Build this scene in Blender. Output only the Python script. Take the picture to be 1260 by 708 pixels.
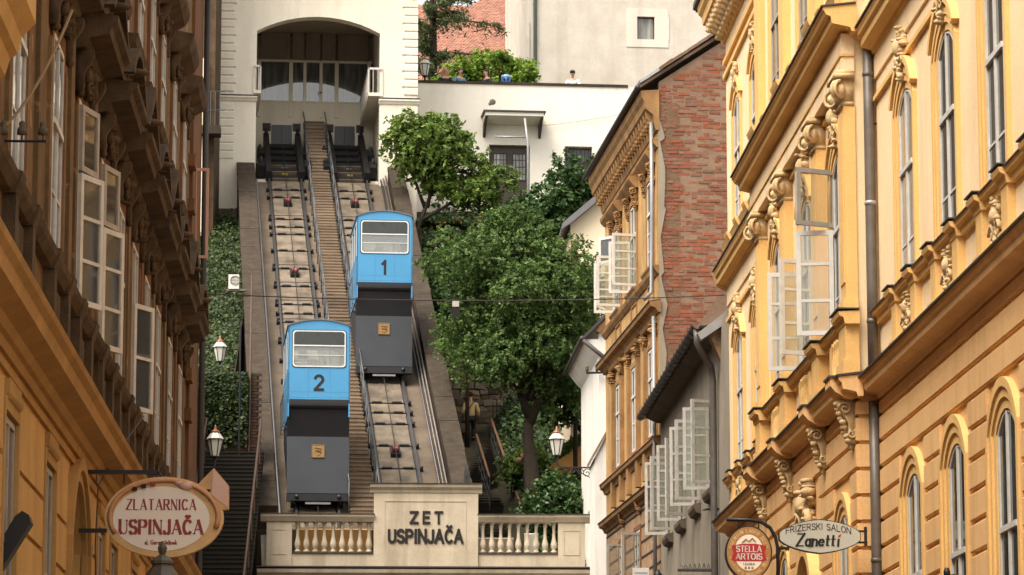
import bpy, math, random
import numpy as np
from mathutils import Vector
R = math.radians
for o in list(bpy.data.objects):
    bpy.data.objects.remove(o)
SC = bpy.context.scene
COL = SC.collection
# ------------------------------------------------------------------ camera
cam = bpy.data.cameras.new('camera')
cam.sensor_width = 36.0
cam.lens = 120.0
cam.clip_start = 0.5
cam.clip_end = 6000
camo = bpy.data.objects.new('camera', cam)
COL.objects.link(camo)
camo.location = (0, 0, 1.6)
camo.rotation_euler = (R(90 + 9.6), 0, R(-2.42))
SC.camera = camo
# ------------------------------------------------------------------ sky and sun
SUN_EL, SUN_AZ = 57.0, 226.0          # azimuth clockwise from +Y, where the sun stands
w = bpy.data.worlds.new('World')
SC.world = w
w.use_nodes = True
wn = w.node_tree
sky = wn.nodes.new('ShaderNodeTexSky')
sky.sky_type = 'NISHITA'
sky.sun_disc = False
sky.sun_elevation = R(SUN_EL)
sky.sun_rotation = R(SUN_AZ)
sky.air_density = 1.0
sky.dust_density = 4.0
sky.ozone_density = 0.6
hs = wn.nodes.new('ShaderNodeHueSaturation')
hs.inputs['Saturation'].default_value = 0.22
tint = wn.nodes.new('ShaderNodeMixRGB')
tint.blend_type = 'MULTIPLY'
tint.inputs[0].default_value = 1.0
tint.inputs[2].default_value = (1.0, 0.955, 0.88, 1)
bg = wn.nodes['Background']
wn.links.new(sky.outputs[0], hs.inputs['Color'])
wn.links.new(hs.outputs[0], tint.inputs[1])
wn.links.new(tint.outputs[0], bg.inputs[0])
bg.inputs[1].default_value = 0.15
sl = bpy.data.lights.new('sun', 'SUN')
sl.energy = 1.5
sl.angle = R(45)
sl.color = (1.0, 0.93, 0.82)
so = bpy.data.objects.new('sun', sl)
COL.objects.link(so)
az, el = R(SUN_AZ), R(SUN_EL)
to_sun = Vector((math.sin(az) * math.cos(el), math.cos(az) * math.cos(el), math.sin(el)))
so.rotation_euler = (-to_sun).to_track_quat('-Z', 'Y').to_euler()
so.location = (-20, -30, 60)
SC.view_settings.view_transform = 'Standard'
SC.view_settings.look = 'None'
SC.view_settings.gamma = 1
SC.view_settings.exposure = 1.38
SC.view_settings.use_curve_mapping = False
SC.render.engine = 'CYCLES'
SC.cycles.max_bounces = 8

# ------------------------------------------------------------------ helpers
class Fr:
    """frame: P(u,d,z); u along a face, d out of it, z up"""
    def __init__(self, o, u, d, z=(0, 0, 1)):
        self.o, self.u, self.d, self.z = Vector(o), Vector(u), Vector(d), Vector(z)
        self.flip = self.u.cross(self.d).dot(self.z) < 0
    def P(self, u, d, z):
        return self.o + self.u * u + self.d * d + self.z * z

WORLD = Fr((0, 0, 0), (1, 0, 0), (0, 1, 0))

def org(o):
    p = Vector((0, 0, 0))
    while o is not None:
        p = p + o.location
        o = o.parent
    return p

class MB:
    def __init__(self):
        self.v, self.f = [], []
    def add(self, pts, faces, flip=False):
        n = len(self.v)
        self.v += [tuple(p) for p in pts]
        for f in faces:
            f = [i + n for i in f]
            self.f.append(f[::-1] if flip else f)
        return self
    def box(self, fr, u0, u1, d0, d1, z0, z1):
        if u0 > u1: u0, u1 = u1, u0
        if d0 > d1: d0, d1 = d1, d0
        if z0 > z1: z0, z1 = z1, z0
        p = [fr.P(u, d, z) for z in (z0, z1) for d in (d0, d1) for u in (u0, u1)]
        return self.add(p, [(0, 2, 3, 1), (4, 5, 7, 6), (0, 1, 5, 4), (2, 6, 7, 3), (0, 4, 6, 2), (1, 3, 7, 5)], fr.flip)
    def ext(self, fr, prof, u0, u1):
        """profile of (d,z) points swept along u"""
        n = len(prof)
        p = [fr.P(u0, a, b) for a, b in prof] + [fr.P(u1, a, b) for a, b in prof]
        fs = [tuple(range(n))[::-1], tuple(range(n, 2 * n))]
        fs += [(i, (i + 1) % n, n + (i + 1) % n, n + i) for i in range(n)]
        ar = sum(prof[i][0] * prof[(i + 1) % n][1] - prof[(i + 1) % n][0] * prof[i][1] for i in range(n))
        return self.add(p, fs, fr.flip ^ (ar < 0) ^ (u1 < u0))
    def extd(self, fr, prof, d0, d1):
        """outline of (u,z) points extruded along d"""
        n = len(prof)
        if d0 > d1: d0, d1 = d1, d0
        p = [fr.P(a, d0, b) for a, b in prof] + [fr.P(a, d1, b) for a, b in prof]
        fs = [tuple(range(n))[::-1], tuple(range(n, 2 * n))]
        fs += [(i, (i + 1) % n, n + (i + 1) % n, n + i) for i in range(n)]
        ar = sum(prof[i][0] * prof[(i + 1) % n][1] - prof[(i + 1) % n][0] * prof[i][1] for i in range(n))
        return self.add(p, fs, fr.flip ^ (ar > 0))
    def extz(self, fr, prof, z0, z1):
        n = len(prof)
        p = [fr.P(a, b, z0) for a, b in prof] + [fr.P(a, b, z1) for a, b in prof]
        fs = [tuple(range(n))[::-1], tuple(range(n, 2 * n))]
        fs += [(i, (i + 1) % n, n + (i + 1) % n, n + i) for i in range(n)]
        ar = sum(prof[i][0] * prof[(i + 1) % n][1] - prof[(i + 1) % n][0] * prof[i][1] for i in range(n))
        return self.add(p, fs, fr.flip ^ (ar < 0))
    def quad(self, a, b, c, d):
        return self.add([a, b, c, d], [(0, 1, 2, 3)])
    def path(self, pts, r, n=6, caps=True):
        pts = [Vector(p) for p in pts]
        m = len(pts)
        rr = r if isinstance(r, (list, tuple)) else [r] * m
        vs = []
        a = None
        for i, p in enumerate(pts):
            t = (pts[min(i + 1, m - 1)] - pts[max(i - 1, 0)])
            t = t.normalized() if t.length > 1e-9 else Vector((0, 0, 1))
            if a is None:
                a = Vector((0, 0, 1)) if abs(t.z) < .9 else Vector((1, 0, 0))
            a = (a - t * a.dot(t)).normalized()
            b = t.cross(a)
            for k in range(n):
                th = 2 * math.pi * k / n
                vs.append(p + (a * math.cos(th) + b * math.sin(th)) * rr[i])
        fs = []
        for i in range(m - 1):
            for k in range(n):
                fs.append((i * n + k, i * n + (k + 1) % n, (i + 1) * n + (k + 1) % n, (i + 1) * n + k))
        if caps:
            fs.append(tuple(range(n))[::-1])
            fs.append(tuple(range((m - 1) * n, m * n)))
        return self.add(vs, fs)
    def blob(self, c, r, seg=8, rings=5, fr=None):
        c = Vector(c)
        rx, ry, rz = r if isinstance(r, (list, tuple)) else (r, r, r)
        ux, uy, uz = (fr.u, fr.d, fr.z) if fr else (Vector((1, 0, 0)), Vector((0, 1, 0)), Vector((0, 0, 1)))
        vs = [c - uz * rz]
        for i in range(1, rings):
            ph = -math.pi / 2 + math.pi * i / rings
            for k in range(seg):
                th = 2 * math.pi * k / seg
                vs.append(c + ux * rx * math.cos(ph) * math.cos(th) + uy * ry * math.cos(ph) * math.sin(th) + uz * rz * math.sin(ph))
        vs.append(c + uz * rz)
        fs = []
        for k in range(seg):
            fs.append((0, 1 + (k + 1) % seg, 1 + k))
            fs.append((len(vs) - 1, 1 + (rings - 2) * seg + k, 1 + (rings - 2) * seg + (k + 1) % seg))
        for i in range(rings - 2):
            for k in range(seg):
                fs.append((1 + i * seg + k, 1 + i * seg + (k + 1) % seg, 1 + (i + 1) * seg + (k + 1) % seg, 1 + (i + 1) * seg + k))
        return self.add(vs, fs, fr.flip if fr else False)
    def lathe(self, c, prof, n=10):
        c = Vector(c)
        vs, fs = [], []
        for r, z in prof:
            for k in range(n):
                th = 2 * math.pi * k / n
                vs.append(c + Vector((r * math.cos(th), r * math.sin(th), z)))
        for i in range(len(prof) - 1):
            for k in range(n):
                fs.append((i * n + k, i * n + (k + 1) % n, (i + 1) * n + (k + 1) % n, (i + 1) * n + k))
        fs.append(tuple(range(n))[::-1])
        fs.append(tuple(range((len(prof) - 1) * n, len(prof) * n)))
        return self.add(vs, fs)
    def build(self, name, mat, parent=None, smooth=False, **kw):
        o0 = org(parent)
        me = bpy.data.meshes.new(name)
        me.from_pydata([(a - o0.x, b - o0.y, c - o0.z) for a, b, c in self.v], [], self.f)
        me.materials.append(mat)
        if smooth:
            me.polygons.foreach_set('use_smooth', [True] * len(me.polygons))
        me.update()
        o = bpy.data.objects.new(name, me)
        COL.objects.link(o)
        o.parent = parent
        for k, val in kw.items():
            o[k] = val
        return o

def B(fr, *a):
    return MB().box(fr, *a)

def thing(name, label, cat, loc, group=None):
    o = bpy.data.objects.new(name, None)
    o.empty_display_size = .3
    COL.objects.link(o)
    o.location = loc
    o['label'] = label
    o['category'] = cat
    if group: o['group'] = group
    return o

def solo(mb, name, mat, label, cat, loc=None, group=None, smooth=False, kind=None):
    """a thing that is one mesh: its origin is put at loc"""
    o = mb.build(name, mat, None, smooth)
    if loc is not None:
        l = Vector(loc)
        o.data.transform(__import__('mathutils').Matrix.Translation(-l))
        o.location = l
    if label: o['label'] = label
    if cat: o['category'] = cat
    if group: o['group'] = group
    if kind: o['kind'] = kind
    return o

def arc(c0, c1, rise, z, n=10):
    """points of a segmental arch from u=c0 to c1 springing at z"""
    half = (c1 - c0) / 2
    m = (c0 + c1) / 2
    r = (half * half + rise * rise) / (2 * rise)
    a = math.asin(min(1, half / r))
    if rise > half: a = math.pi - a
    return [(m + r * math.sin(-a + 2 * a * i / n), z + rise - r + r * math.cos(-a + 2 * a * i / n)) for i in range(n + 1)]

def wall(fr, u0, u1, z0, z1, thick, ops, name, mat, parent, dfront=0.0):
    """a wall with openings (u0,u1,z0,z1[,rise])"""
    us = sorted(set([u0, u1] + [x for o in ops for x in o[:2]]))
    zs = sorted(set([z0, z1] + [x for o in ops for x in o[2:4]]))
    us = [x for x in us if u0 <= x <= u1]
    zs = [x for x in zs if z0 <= x <= z1]
    mb = MB()
    def hole(a, b):
        return any(o[0] - 1e-6 < a < o[1] + 1e-6 and o[2] - 1e-6 < b < o[3] + 1e-6 for o in ops)
    nu, nz = len(us) - 1, len(zs) - 1
    solid = [[not hole((us[i] + us[i + 1]) / 2, (zs[j] + zs[j + 1]) / 2) for j in range(nz)] for i in range(nu)]
    A, Bk = dfront, dfront - thick
    def S(i, j):
        return 0 <= i < nu and 0 <= j < nz and solid[i][j]
    for i in range(nu):
        for j in range(nz):
            if not solid[i][j]: continue
            a, b, c, d = us[i], us[i + 1], zs[j], zs[j + 1]
            mb.add([fr.P(a, A, c), fr.P(b, A, c), fr.P(b, A, d), fr.P(a, A, d)], [(0, 1, 2, 3)], not fr.flip)
            mb.add([fr.P(a, Bk, c), fr.P(b, Bk, c), fr.P(b, Bk, d), fr.P(a, Bk, d)], [(3, 2, 1, 0)], not fr.flip)
            if not S(i - 1, j): mb.quad(fr.P(a, A, c), fr.P(a, A, d), fr.P(a, Bk, d), fr.P(a, Bk, c))
            if not S(i + 1, j): mb.quad(fr.P(b, A, c), fr.P(b, Bk, c), fr.P(b, Bk, d), fr.P(b, A, d))
            if not S(i, j - 1): mb.quad(fr.P(a, A, c), fr.P(a, Bk, c), fr.P(b, Bk, c), fr.P(b, A, c))
            if not S(i, j + 1): mb.quad(fr.P(a, A, d), fr.P(b, A, d), fr.P(b, Bk, d), fr.P(a, Bk, d))
    for o in ops:
        if len(o) > 4 and o[4]:
            pts = arc(o[0], o[1], o[4], o[3] - o[4], 12)
            h = len(pts) // 2
            mb.extd(fr, pts[:h + 1] + [(o[0], o[3] + .001)], Bk + .004, A - .001)
            mb.extd(fr, pts[h:] + [(o[1], o[3] + .001)], Bk + .004, A - .001)
    return mb.build(name, mat, parent)

# ------------------------------------------------------------------ materials
def mat(name):
    m = bpy.data.materials.new(name)
    m.use_nodes = True
    nt = m.node_tree
    return m, nt, nt.nodes['Principled BSDF']

def N(nt, t, **kw):
    n = nt.nodes.new(t)
    for k, v in kw.items():
        if k in n.inputs: n.inputs[k].default_value = v
        else: setattr(n, k, v)
    return n

def ramp(nt, fac, stops):
    r = nt.nodes.new('ShaderNodeValToRGB')
    e = r.color_ramp.elements
    while len(e) < len(stops): e.new(.5)
    for el, (p, c) in zip(e, stops):
        el.position = p
        el.color = (c[0], c[1], c[2], 1) if not isinstance(c, (int, float)) else (c, c, c, 1)
    nt.links.new(fac, r.inputs[0])
    return r.outputs[0]

def mixc(nt, fac, a, b, mode='MIX'):
    m = nt.nodes.new('ShaderNodeMixRGB')
    m.blend_type = mode
    for s, val in ((0, fac), (1, a), (2, b)):
        if hasattr(val, 'is_linked') or hasattr(val, 'links'):
            nt.links.new(val, m.inputs[s])
        elif isinstance(val, (int, float)):
            m.inputs[s].default_value = val
        else:
            m.inputs[s].default_value = (val[0], val[1], val[2], 1)
    return m.outputs[0]

def stucco(name, base, dirt, amt=.5, scale=.9, streak=.5, bump=.25, rough=.9, patch=None, patch_amt=.0, fine=35., zdirt=True):
    """plaster, stone or concrete: broad tone changes, rain streaks, fine grain"""
    m, nt, p = mat(name)
    g = N(nt, 'ShaderNodeNewGeometry')
    L = nt.links
    n1 = N(nt, 'ShaderNodeTexNoise', Scale=scale, Detail=8.0, Roughness=.65)
    L.new(g.outputs['Position'], n1.inputs['Vector'])
    mp = N(nt, 'ShaderNodeMapping')
    mp.inputs['Scale'].default_value = (1.5, 1.5, .16)
    L.new(g.outputs['Position'], mp.inputs[0])
    n2 = N(nt, 'ShaderNodeTexNoise', Scale=1.3, Detail=5.0, Roughness=.6)
    L.new(mp.outputs[0], n2.inputs['Vector'])
    n3 = N(nt, 'ShaderNodeTexNoise', Scale=fine, Detail=4.0, Roughness=.7)
    L.new(g.outputs['Position'], n3.inputs['Vector'])
    f1 = ramp(nt, n1.outputs['Fac'], [(.38, 0.0), (.72, 1.0)])
    f2 = ramp(nt, n2.outputs['Fac'], [(.48, 0.0), (.75, 1.0)])
    sc1 = N(nt, 'ShaderNodeMath', operation='MULTIPLY'); sc1.inputs[1].default_value = amt
    L.new(f1, sc1.inputs[0])
    sc2 = N(nt, 'ShaderNodeMath', operation='MULTIPLY'); sc2.inputs[1].default_value = streak
    L.new(f2, sc2.inputs[0])
    c = mixc(nt, sc1.outputs[0], base, dirt)
    c = mixc(nt, sc2.outputs[0], c, [x * .72 for x in dirt])
    gr = ramp(nt, n3.outputs['Fac'], [(.25, .86), (.75, 1.1)])
    c = mixc(nt, 1.0, c, gr, 'MULTIPLY')
    if patch:
        n4 = N(nt, 'ShaderNodeTexNoise', Scale=scale * 1.7, Detail=9.0, Roughness=.7)
        va = N(nt, 'ShaderNodeVectorMath', operation='ADD'); va.inputs[1].default_value = (31, 17, 5)
        L.new(g.outputs['Position'], va.inputs[0]); L.new(va.outputs[0], n4.inputs['Vector'])
        pf = ramp(nt, n4.outputs['Fac'], [(.62 - patch_amt, 0.0), (.66 - patch_amt, 1.0)])
        c = mixc(nt, pf, c, patch)
    L.new(c, p.inputs['Base Color'])
    p.inputs['Roughness'].default_value = rough
    p.inputs['Specular IOR Level'].default_value = .25
    b = N(nt, 'ShaderNodeBump', Strength=bump, Distance=.02)
    ad = N(nt, 'ShaderNodeMath', operation='ADD')
    L.new(n3.outputs['Fac'], ad.inputs[0]); L.new(n1.outputs['Fac'], ad.inputs[1])
    L.new(ad.outputs[0], b.inputs['Height'])
    L.new(b.outputs[0], p.inputs['Normal'])
    return m

def paint(name, col, rough=.45, metal=0.0, var=.25, scale=3.0, bump=.05, dirt=None):
    m, nt, p = mat(name)
    g = N(nt, 'ShaderNodeNewGeometry')
    n1 = N(nt, 'ShaderNodeTexNoise', Scale=scale, Detail=7.0, Roughness=.65)
    nt.links.new(g.outputs['Position'], n1.inputs['Vector'])
    f = ramp(nt, n1.outputs['Fac'], [(.35, 0.0), (.75, 1.0)])
    s = N(nt, 'ShaderNodeMath', operation='MULTIPLY'); s.inputs[1].default_value = var
    nt.links.new(f, s.inputs[0])
    c = mixc(nt, s.outputs[0], col, dirt or [x * .45 for x in col])
    nt.links.new(c, p.inputs['Base Color'])
    p.inputs['Roughness'].default_value = rough
    p.inputs['Metallic'].default_value = metal
    if bump:
        b = N(nt, 'ShaderNodeBump', Strength=bump, Distance=.02)
        nt.links.new(n1.outputs['Fac'], b.inputs['Height'])
        nt.links.new(b.outputs[0], p.inputs['Normal'])
    return m

def glass_dark(name, col=(.03, .035, .035), rough=.06, wob=.05):
    m, nt, p = mat(name)
    g = N(nt, 'ShaderNodeNewGeometry')
    n1 = N(nt, 'ShaderNodeTexNoise', Scale=2.2, Detail=3.0)
    nt.links.new(g.outputs['Position'], n1.inputs['Vector'])
    mp = N(nt, 'ShaderNodeMapping'); mp.inputs['Scale'].default_value = (7, 7, .6)
    nt.links.new(g.outputs['Position'], mp.inputs[0])
    n2 = N(nt, 'ShaderNodeTexNoise', Scale=1.0, Detail=3.0)
    nt.links.new(mp.outputs[0], n2.inputs['Vector'])
    f = ramp(nt, n2.outputs['Fac'], [(.42, 0.0), (.62, 1.0)])
    c = mixc(nt, f, col, [min(1, x * 2.2 + .01) for x in col])
    nt.links.new(c, p.inputs['Base Color'])
    p.inputs['Roughness'].default_value = rough
    p.inputs['Specular IOR Level'].default_value = .5
    b = N(nt, 'ShaderNodeBump', Strength=wob, Distance=.05)
    nt.links.new(n1.outputs['Fac'], b.inputs['Height'])
    nt.links.new(b.outputs[0], p.inputs['Normal'])
    return m

def glass_clear(name, tintc=(.85, .9, .88), milk=0.0):
    m, nt, p = mat(name)
    nt.nodes.remove(p)
    out = nt.nodes['Material Output']
    tr = N(nt, 'ShaderNodeBsdfTransparent'); tr.inputs[0].default_value = (*tintc, 1)
    gl = N(nt, 'ShaderNodeBsdfGlossy'); gl.inputs['Roughness'].default_value = .03
    gl.inputs[0].default_value = (.9, .9, .9, 1)
    fr = N(nt, 'ShaderNodeFresnel'); fr.inputs[0].default_value = 1.5
    mx = N(nt, 'ShaderNodeMixShader')
    nt.links.new(fr.outputs[0], mx.inputs[0])
    if milk:
        df = N(nt, 'ShaderNodeBsdfDiffuse'); df.inputs[0].default_value = (.62, .64, .62, 1)
        m2 = N(nt, 'ShaderNodeMixShader'); m2.inputs[0].default_value = milk
        nt.links.new(tr.outputs[0], m2.inputs[1]); nt.links.new(df.outputs[0], m2.inputs[2])
        nt.links.new(m2.outputs[0], mx.inputs[1])
    else:
        nt.links.new(tr.outputs[0], mx.inputs[1])
    nt.links.new(gl.outputs[0], mx.inputs[2])
    nt.links.new(mx.outputs[0], out.inputs[0])
    return m

def leafmat(name, c0, c1, c2, trans=.3, rough=.55):
    """leaves: each leaf its own tone, big light and dark swatches, some light through"""
    m, nt, p = mat(name)
    g = N(nt, 'ShaderNodeNewGeometry')
    col = ramp(nt, g.outputs['Random Per Island'], [(0.0, c0), (.55, c1), (1.0, c2)])
    n1 = N(nt, 'ShaderNodeTexNoise', Scale=.9, Detail=3.0)
    nt.links.new(g.outputs['Position'], n1.inputs['Vector'])
    v = ramp(nt, n1.outputs['Fac'], [(.3, .65), (.7, 1.2)])
    c = mixc(nt, 1.0, col, v, 'MULTIPLY')
    nt.links.new(c, p.inputs['Base Color'])
    p.inputs['Roughness'].default_value = rough
    p.inputs['Specular IOR Level'].default_value = .3
    t = N(nt, 'ShaderNodeBsdfTranslucent')
    nt.links.new(c, t.inputs[0])
    mx = N(nt, 'ShaderNodeMixShader'); mx.inputs[0].default_value = trans
    nt.links.new(p.outputs[0], mx.inputs[1]); nt.links.new(t.outputs[0], mx.inputs[2])
    nt.links.new(mx.outputs[0], nt.nodes['Material Output'].inputs[0])
    return m

def randcol(name, cols, rough=.9, bump=.3, fine=25., dirt=(.1, .08, .06), damt=.35):
    """pieces of one kind, each object its own tone"""
    m, nt, p = mat(name)
    oi = N(nt, 'ShaderNodeObjectInfo')
    g = N(nt, 'ShaderNodeNewGeometry')
    sm = N(nt, 'ShaderNodeMath', operation='ADD')
    nt.links.new(oi.outputs['Random'], sm.inputs[0])
    nt.links.new(g.outputs['Random Per Island'], sm.inputs[1])
    fr = N(nt, 'ShaderNodeMath', operation='FRACT')
    nt.links.new(sm.outputs[0], fr.inputs[0])
    c = ramp(nt, fr.outputs[0], [(i / max(1, len(cols) - 1), k) for i, k in enumerate(cols)])
    n1 = N(nt, 'ShaderNodeTexNoise', Scale=fine, Detail=5.0, Roughness=.7)
    nt.links.new(g.outputs['Position'], n1.inputs['Vector'])
    n2 = N(nt, 'ShaderNodeTexNoise', Scale=1.1, Detail=6.0, Roughness=.7)
    nt.links.new(g.outputs['Position'], n2.inputs['Vector'])
    f = ramp(nt, n2.outputs['Fac'], [(.45, 0.0), (.7, 1.0)])
    s = N(nt, 'ShaderNodeMath', operation='MULTIPLY'); s.inputs[1].default_value = damt
    nt.links.new(f, s.inputs[0])
    c = mixc(nt, s.outputs[0], c, dirt)
    c = mixc(nt, 1.0, c, ramp(nt, n1.outputs['Fac'], [(.25, .75), (.75, 1.15)]), 'MULTIPLY')
    nt.links.new(c, p.inputs['Base Color'])
    p.inputs['Roughness'].default_value = rough
    p.inputs['Specular IOR Level'].default_value = .2
    b = N(nt, 'ShaderNodeBump', Strength=bump, Distance=.02)
    nt.links.new(n1.outputs['Fac'], b.inputs['Height'])
    nt.links.new(b.outputs[0], p.inputs['Normal'])
    return m

M = {}
M['ywall'] = stucco('yellow_plaster', (.92, .70, .43), (.78, .54, .30), .5, .8, .38, .15)
M['ytrim'] = stucco('ochre_moulding_plaster', (.80, .50, .19), (.62, .36, .125), .45, 1.2, .3, .12)
M['yground'] = stucco('tan_rusticated_plaster', (.84, .52, .235), (.64, .36, .145), .55, .9, .45, .18)
M['yorn'] = stucco('pale_stucco_ornament', (.66, .48, .26), (.36, .23, .1), .6, 4., .2, .3)
M['white_paint'] = paint('old_white_paint', (.66, .63, .58), .5, var=.45, scale=6, dirt=(.34, .29, .23))
M['grey_paint'] = paint('weathered_grey_paint', (.42, .38, .33), .6, var=.5, scale=6, dirt=(.2, .15, .1))
M['pane'] = glass_dark('window_glass')
M['pane_curtain'] = glass_dark('window_glass_over_curtain', (.16, .155, .14), .12)
M['pane_left'] = glass_dark('window_glass_old', (.05, .045, .04), .05, .12)
M['dark'] = paint('dark_interior', (.02, .018, .016), .9)
M['zinc'] = paint('zinc_pipe', (.16, .14, .125), .5, .35, .6, 5, .1, (.07, .055, .04))
M['zinc_light'] = paint('light_zinc', (.38, .38, .38), .45, .4, .4, 4, .05)
M['sheet'] = paint('dark_sheet_metal', (.055, .045, .04), .6, .1, .4, 3)
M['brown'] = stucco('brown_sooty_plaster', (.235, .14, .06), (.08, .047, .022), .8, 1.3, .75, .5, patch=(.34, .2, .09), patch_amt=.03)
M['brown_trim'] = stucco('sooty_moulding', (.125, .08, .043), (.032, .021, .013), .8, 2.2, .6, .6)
M['rust_red'] = stucco('rust_red_plaster', (.23, .105, .045), (.085, .045, .024), .7, 2.0, .6, .4, patch=(.12, .07, .04), patch_amt=.04)
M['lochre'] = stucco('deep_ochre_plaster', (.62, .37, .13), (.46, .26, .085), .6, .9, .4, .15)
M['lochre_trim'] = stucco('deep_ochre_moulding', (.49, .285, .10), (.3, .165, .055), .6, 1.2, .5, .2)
M['cream'] = stucco('cream_station_render', (.82, .755, .63), (.68, .60, .47), .45, .6, .35, .1)
M['beige'] = stucco('beige_balustrade_render', (.56, .475, .355), (.36, .29, .2), .6, 1.2, .7, .2)
M['terrace'] = stucco('white_terrace_render', (.82, .77, .68), (.68, .62, .52), .4, .6, .25, .15, patch=(.68, .63, .54), patch_amt=.0)
M['oldwhite'] = stucco('stained_white_render', (.58, .53, .46), (.42, .355, .28), .6, 1.1, .35, .6, patch=(.52, .46, .385), patch_amt=.05)
M['concrete'] = stucco('stained_concrete', (.15, .115, .083), (.065, .046, .033), .7, .9, .35, .4)
M['bed'] = stucco('track_bed_concrete', (.205, .163, .12), (.065, .05, .037), .85, 1.6, .7, .4, patch=(.12, .092, .066), patch_amt=.01)
M['parapet'] = stucco('mossy_parapet_stone', (.058, .042, .029), (.022, .016, .011), .8, 3.2, .4, .8, patch=(.10, .075, .055), patch_amt=.0)
M['steel'] = paint('rail_steel', (.10, .10, .105), .4, .6, .6, 8, .1, (.05, .035, .025))
M['black'] = paint('black_iron', (.014, .014, .015), .5, .2, .3, 6)
M['railing'] = paint('grey_railing_steel', (.09, .095, .10), .5, .4, .5, 9)
M['rustrail'] = paint('rusty_handrail', (.22, .105, .055), .65, .2, .6, 8, .1)
M['blue'] = paint('sky_blue_car_paint', (.055, .27, .50), .25, 0., .45, 1.3, .07, (.04, .18, .35))
M['cargrey'] = paint('slate_grey_car_steel', (.013, .016, .022), .42, .05, .6, 1.4, .14, (.028, .03, .034))
M['carblack'] = paint('black_car_skirt', (.016, .016, .02), .35, .1, .3, 3)
M['chrome'] = paint('bright_aluminium', (.75, .75, .74), .3, .6, .15, 6, 0)
M['bronze'] = paint('bronze_emblem', (.23, .13, .045), .5, .5, .5, 14, .4)
M['carint'] = paint('car_interior', (.30, .24, .17), .7)
M['carint_l'] = paint('car_interior_pale', (.60, .59, .54), .7)
M['carglass'] = glass_clear('car_glass')
M['carglass_m'] = glass_clear('car_glass_sliding', (.9, .93, .92), .24)  # milky share paints a whitish reflection into the lower pane
M['clear'] = glass_clear('casement_glass', (.9, .91, .86), .11)
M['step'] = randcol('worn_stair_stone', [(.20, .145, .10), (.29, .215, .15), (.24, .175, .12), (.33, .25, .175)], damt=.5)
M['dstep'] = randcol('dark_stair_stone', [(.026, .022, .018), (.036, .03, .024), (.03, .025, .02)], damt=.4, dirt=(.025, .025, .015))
M['brick'] = randcol('old_brick', [(.26, .082, .044), (.2, .082, .052), (.32, .088, .04), (.19, .095, .063), (.23, .12, .08), (.28, .085, .042), (.17, .08, .055)], damt=.6, dirt=(.2, .12, .078), fine=9., bump=.6)
M['mortar'] = stucco('lime_mortar', (.26, .17, .112), (.16, .095, .06), .6, 3., .2, .6)
M['darkbrick'] = randcol('damp_brick', [(.09, .045, .03), (.065, .038, .028), (.11, .055, .033)], damt=.6, dirt=(.03, .03, .015))
M['bplaster'] = stucco('faded_ochre_plaster', (.54, .325, .125), (.27, .15, .065), .75, 1.6, .65, .4)
M['bplaster_low'] = stucco('peeling_tan_plaster', (.40, .25, .14), (.2, .12, .07), .7, 1.5, .6, .4, patch=(.48, .38, .26), patch_amt=.03)
M['btrim'] = stucco('brown_weathered_moulding', (.36, .2, .08), (.13, .07, .032), .75, 2.2, .6, .4)
M['greyhouse'] = stucco('grey_tan_plaster', (.30, .255, .195), (.19, .155, .115), .6, .9, .5, .3)
M['whitehouse'] = stucco('whitewash', (.78, .74, .68), (.55, .49, .41), .4, 1.1, .35, .3, patch=(.5, .42, .32), patch_amt=-.06)
M['creamhouse'] = stucco('cream_gable_render', (.78, .64, .46), (.7, .56, .39), .3, .6, .1, .1)
M['orangewall'] = stucco('orange_garden_wall', (.50, .26, .075), (.36, .18, .06), .5, 1., .4, .2)
M['rooftile'] = randcol('clay_roof_tile', [(.33, .15, .10), (.26, .115, .08), (.39, .19, .135), (.30, .155, .115)], damt=.45, dirt=(.2, .13, .10))
M['slate'] = paint('grey_sheet_roof', (.16, .15, .16), .5, .3, .4, 2)
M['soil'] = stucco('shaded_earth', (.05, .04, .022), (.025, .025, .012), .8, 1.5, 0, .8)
M['asphalt'] = stucco('street_paving', (.11, .10, .09), (.06, .055, .05), .6, 1.2, 0, .3)
M['grass'] = stucco('rough_grass', (.045, .075, .02), (.03, .05, .014), .8, 2., 0, .8)
M['bark'] = stucco('dark_bark', (.06, .042, .03), (.025, .018, .013), .7, 4., .4, 1.)
M['leaf_big'] = leafmat('lime_tree_leaf', (.058, .108, .025), (.108, .182, .046), (.215, .30, .095), .42)
M['leaf_mag'] = leafmat('broad_bright_leaf', (.075, .13, .022), (.14, .22, .04), (.27, .35, .085), .42)
M['leaf_dark'] = leafmat('dark_green_leaf', (.022, .055, .015), (.042, .09, .022), (.085, .145, .04), .3)
M['leaf_ivy'] = leafmat('ivy_leaf', (.022, .042, .012), (.04, .068, .018), (.085, .115, .03), .15)
M['leaf_lite'] = leafmat('spring_green_leaf', (.10, .20, .02), (.17, .29, .035), (.30, .36, .06), .35)
M['needle'] = leafmat('larch_needle', (.05, .085, .03), (.09, .125, .045), (.17, .17, .06), .25)
M['flower_red'] = leafmat('red_petal', (.45, .05, .02), (.6, .1, .03), (.7, .2, .08), .2)
M['flower_pink'] = leafmat('pink_petal', (.75, .35, .38), (.8, .5, .45), (.85, .7, .4), .2)
M['lampglass'] = paint('milky_lamp_glass', (.62, .60, .54), .25, var=.2, scale=10, dirt=(.4, .36, .26))
M['copper'] = paint('copper_cap', (.30, .13, .07), .5, .4, .4, 20)
M['letter'] = paint('dark_bronze_letter', (.016, .011, .009), .5, .2, .3, 10)
M['skin'] = paint('skin', (.52, .30, .2), .6, var=.1)
M['screenpane'] = glass_dark('station_screen_glass', (.05, .055, .06), .02, .0)
M['screenpane'].node_tree.nodes['Principled BSDF'].inputs['Specular IOR Level'].default_value = 1.0
M['screenpane'].node_tree.nodes['Principled BSDF'].inputs['Coat Weight'].default_value = 1.0
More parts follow.
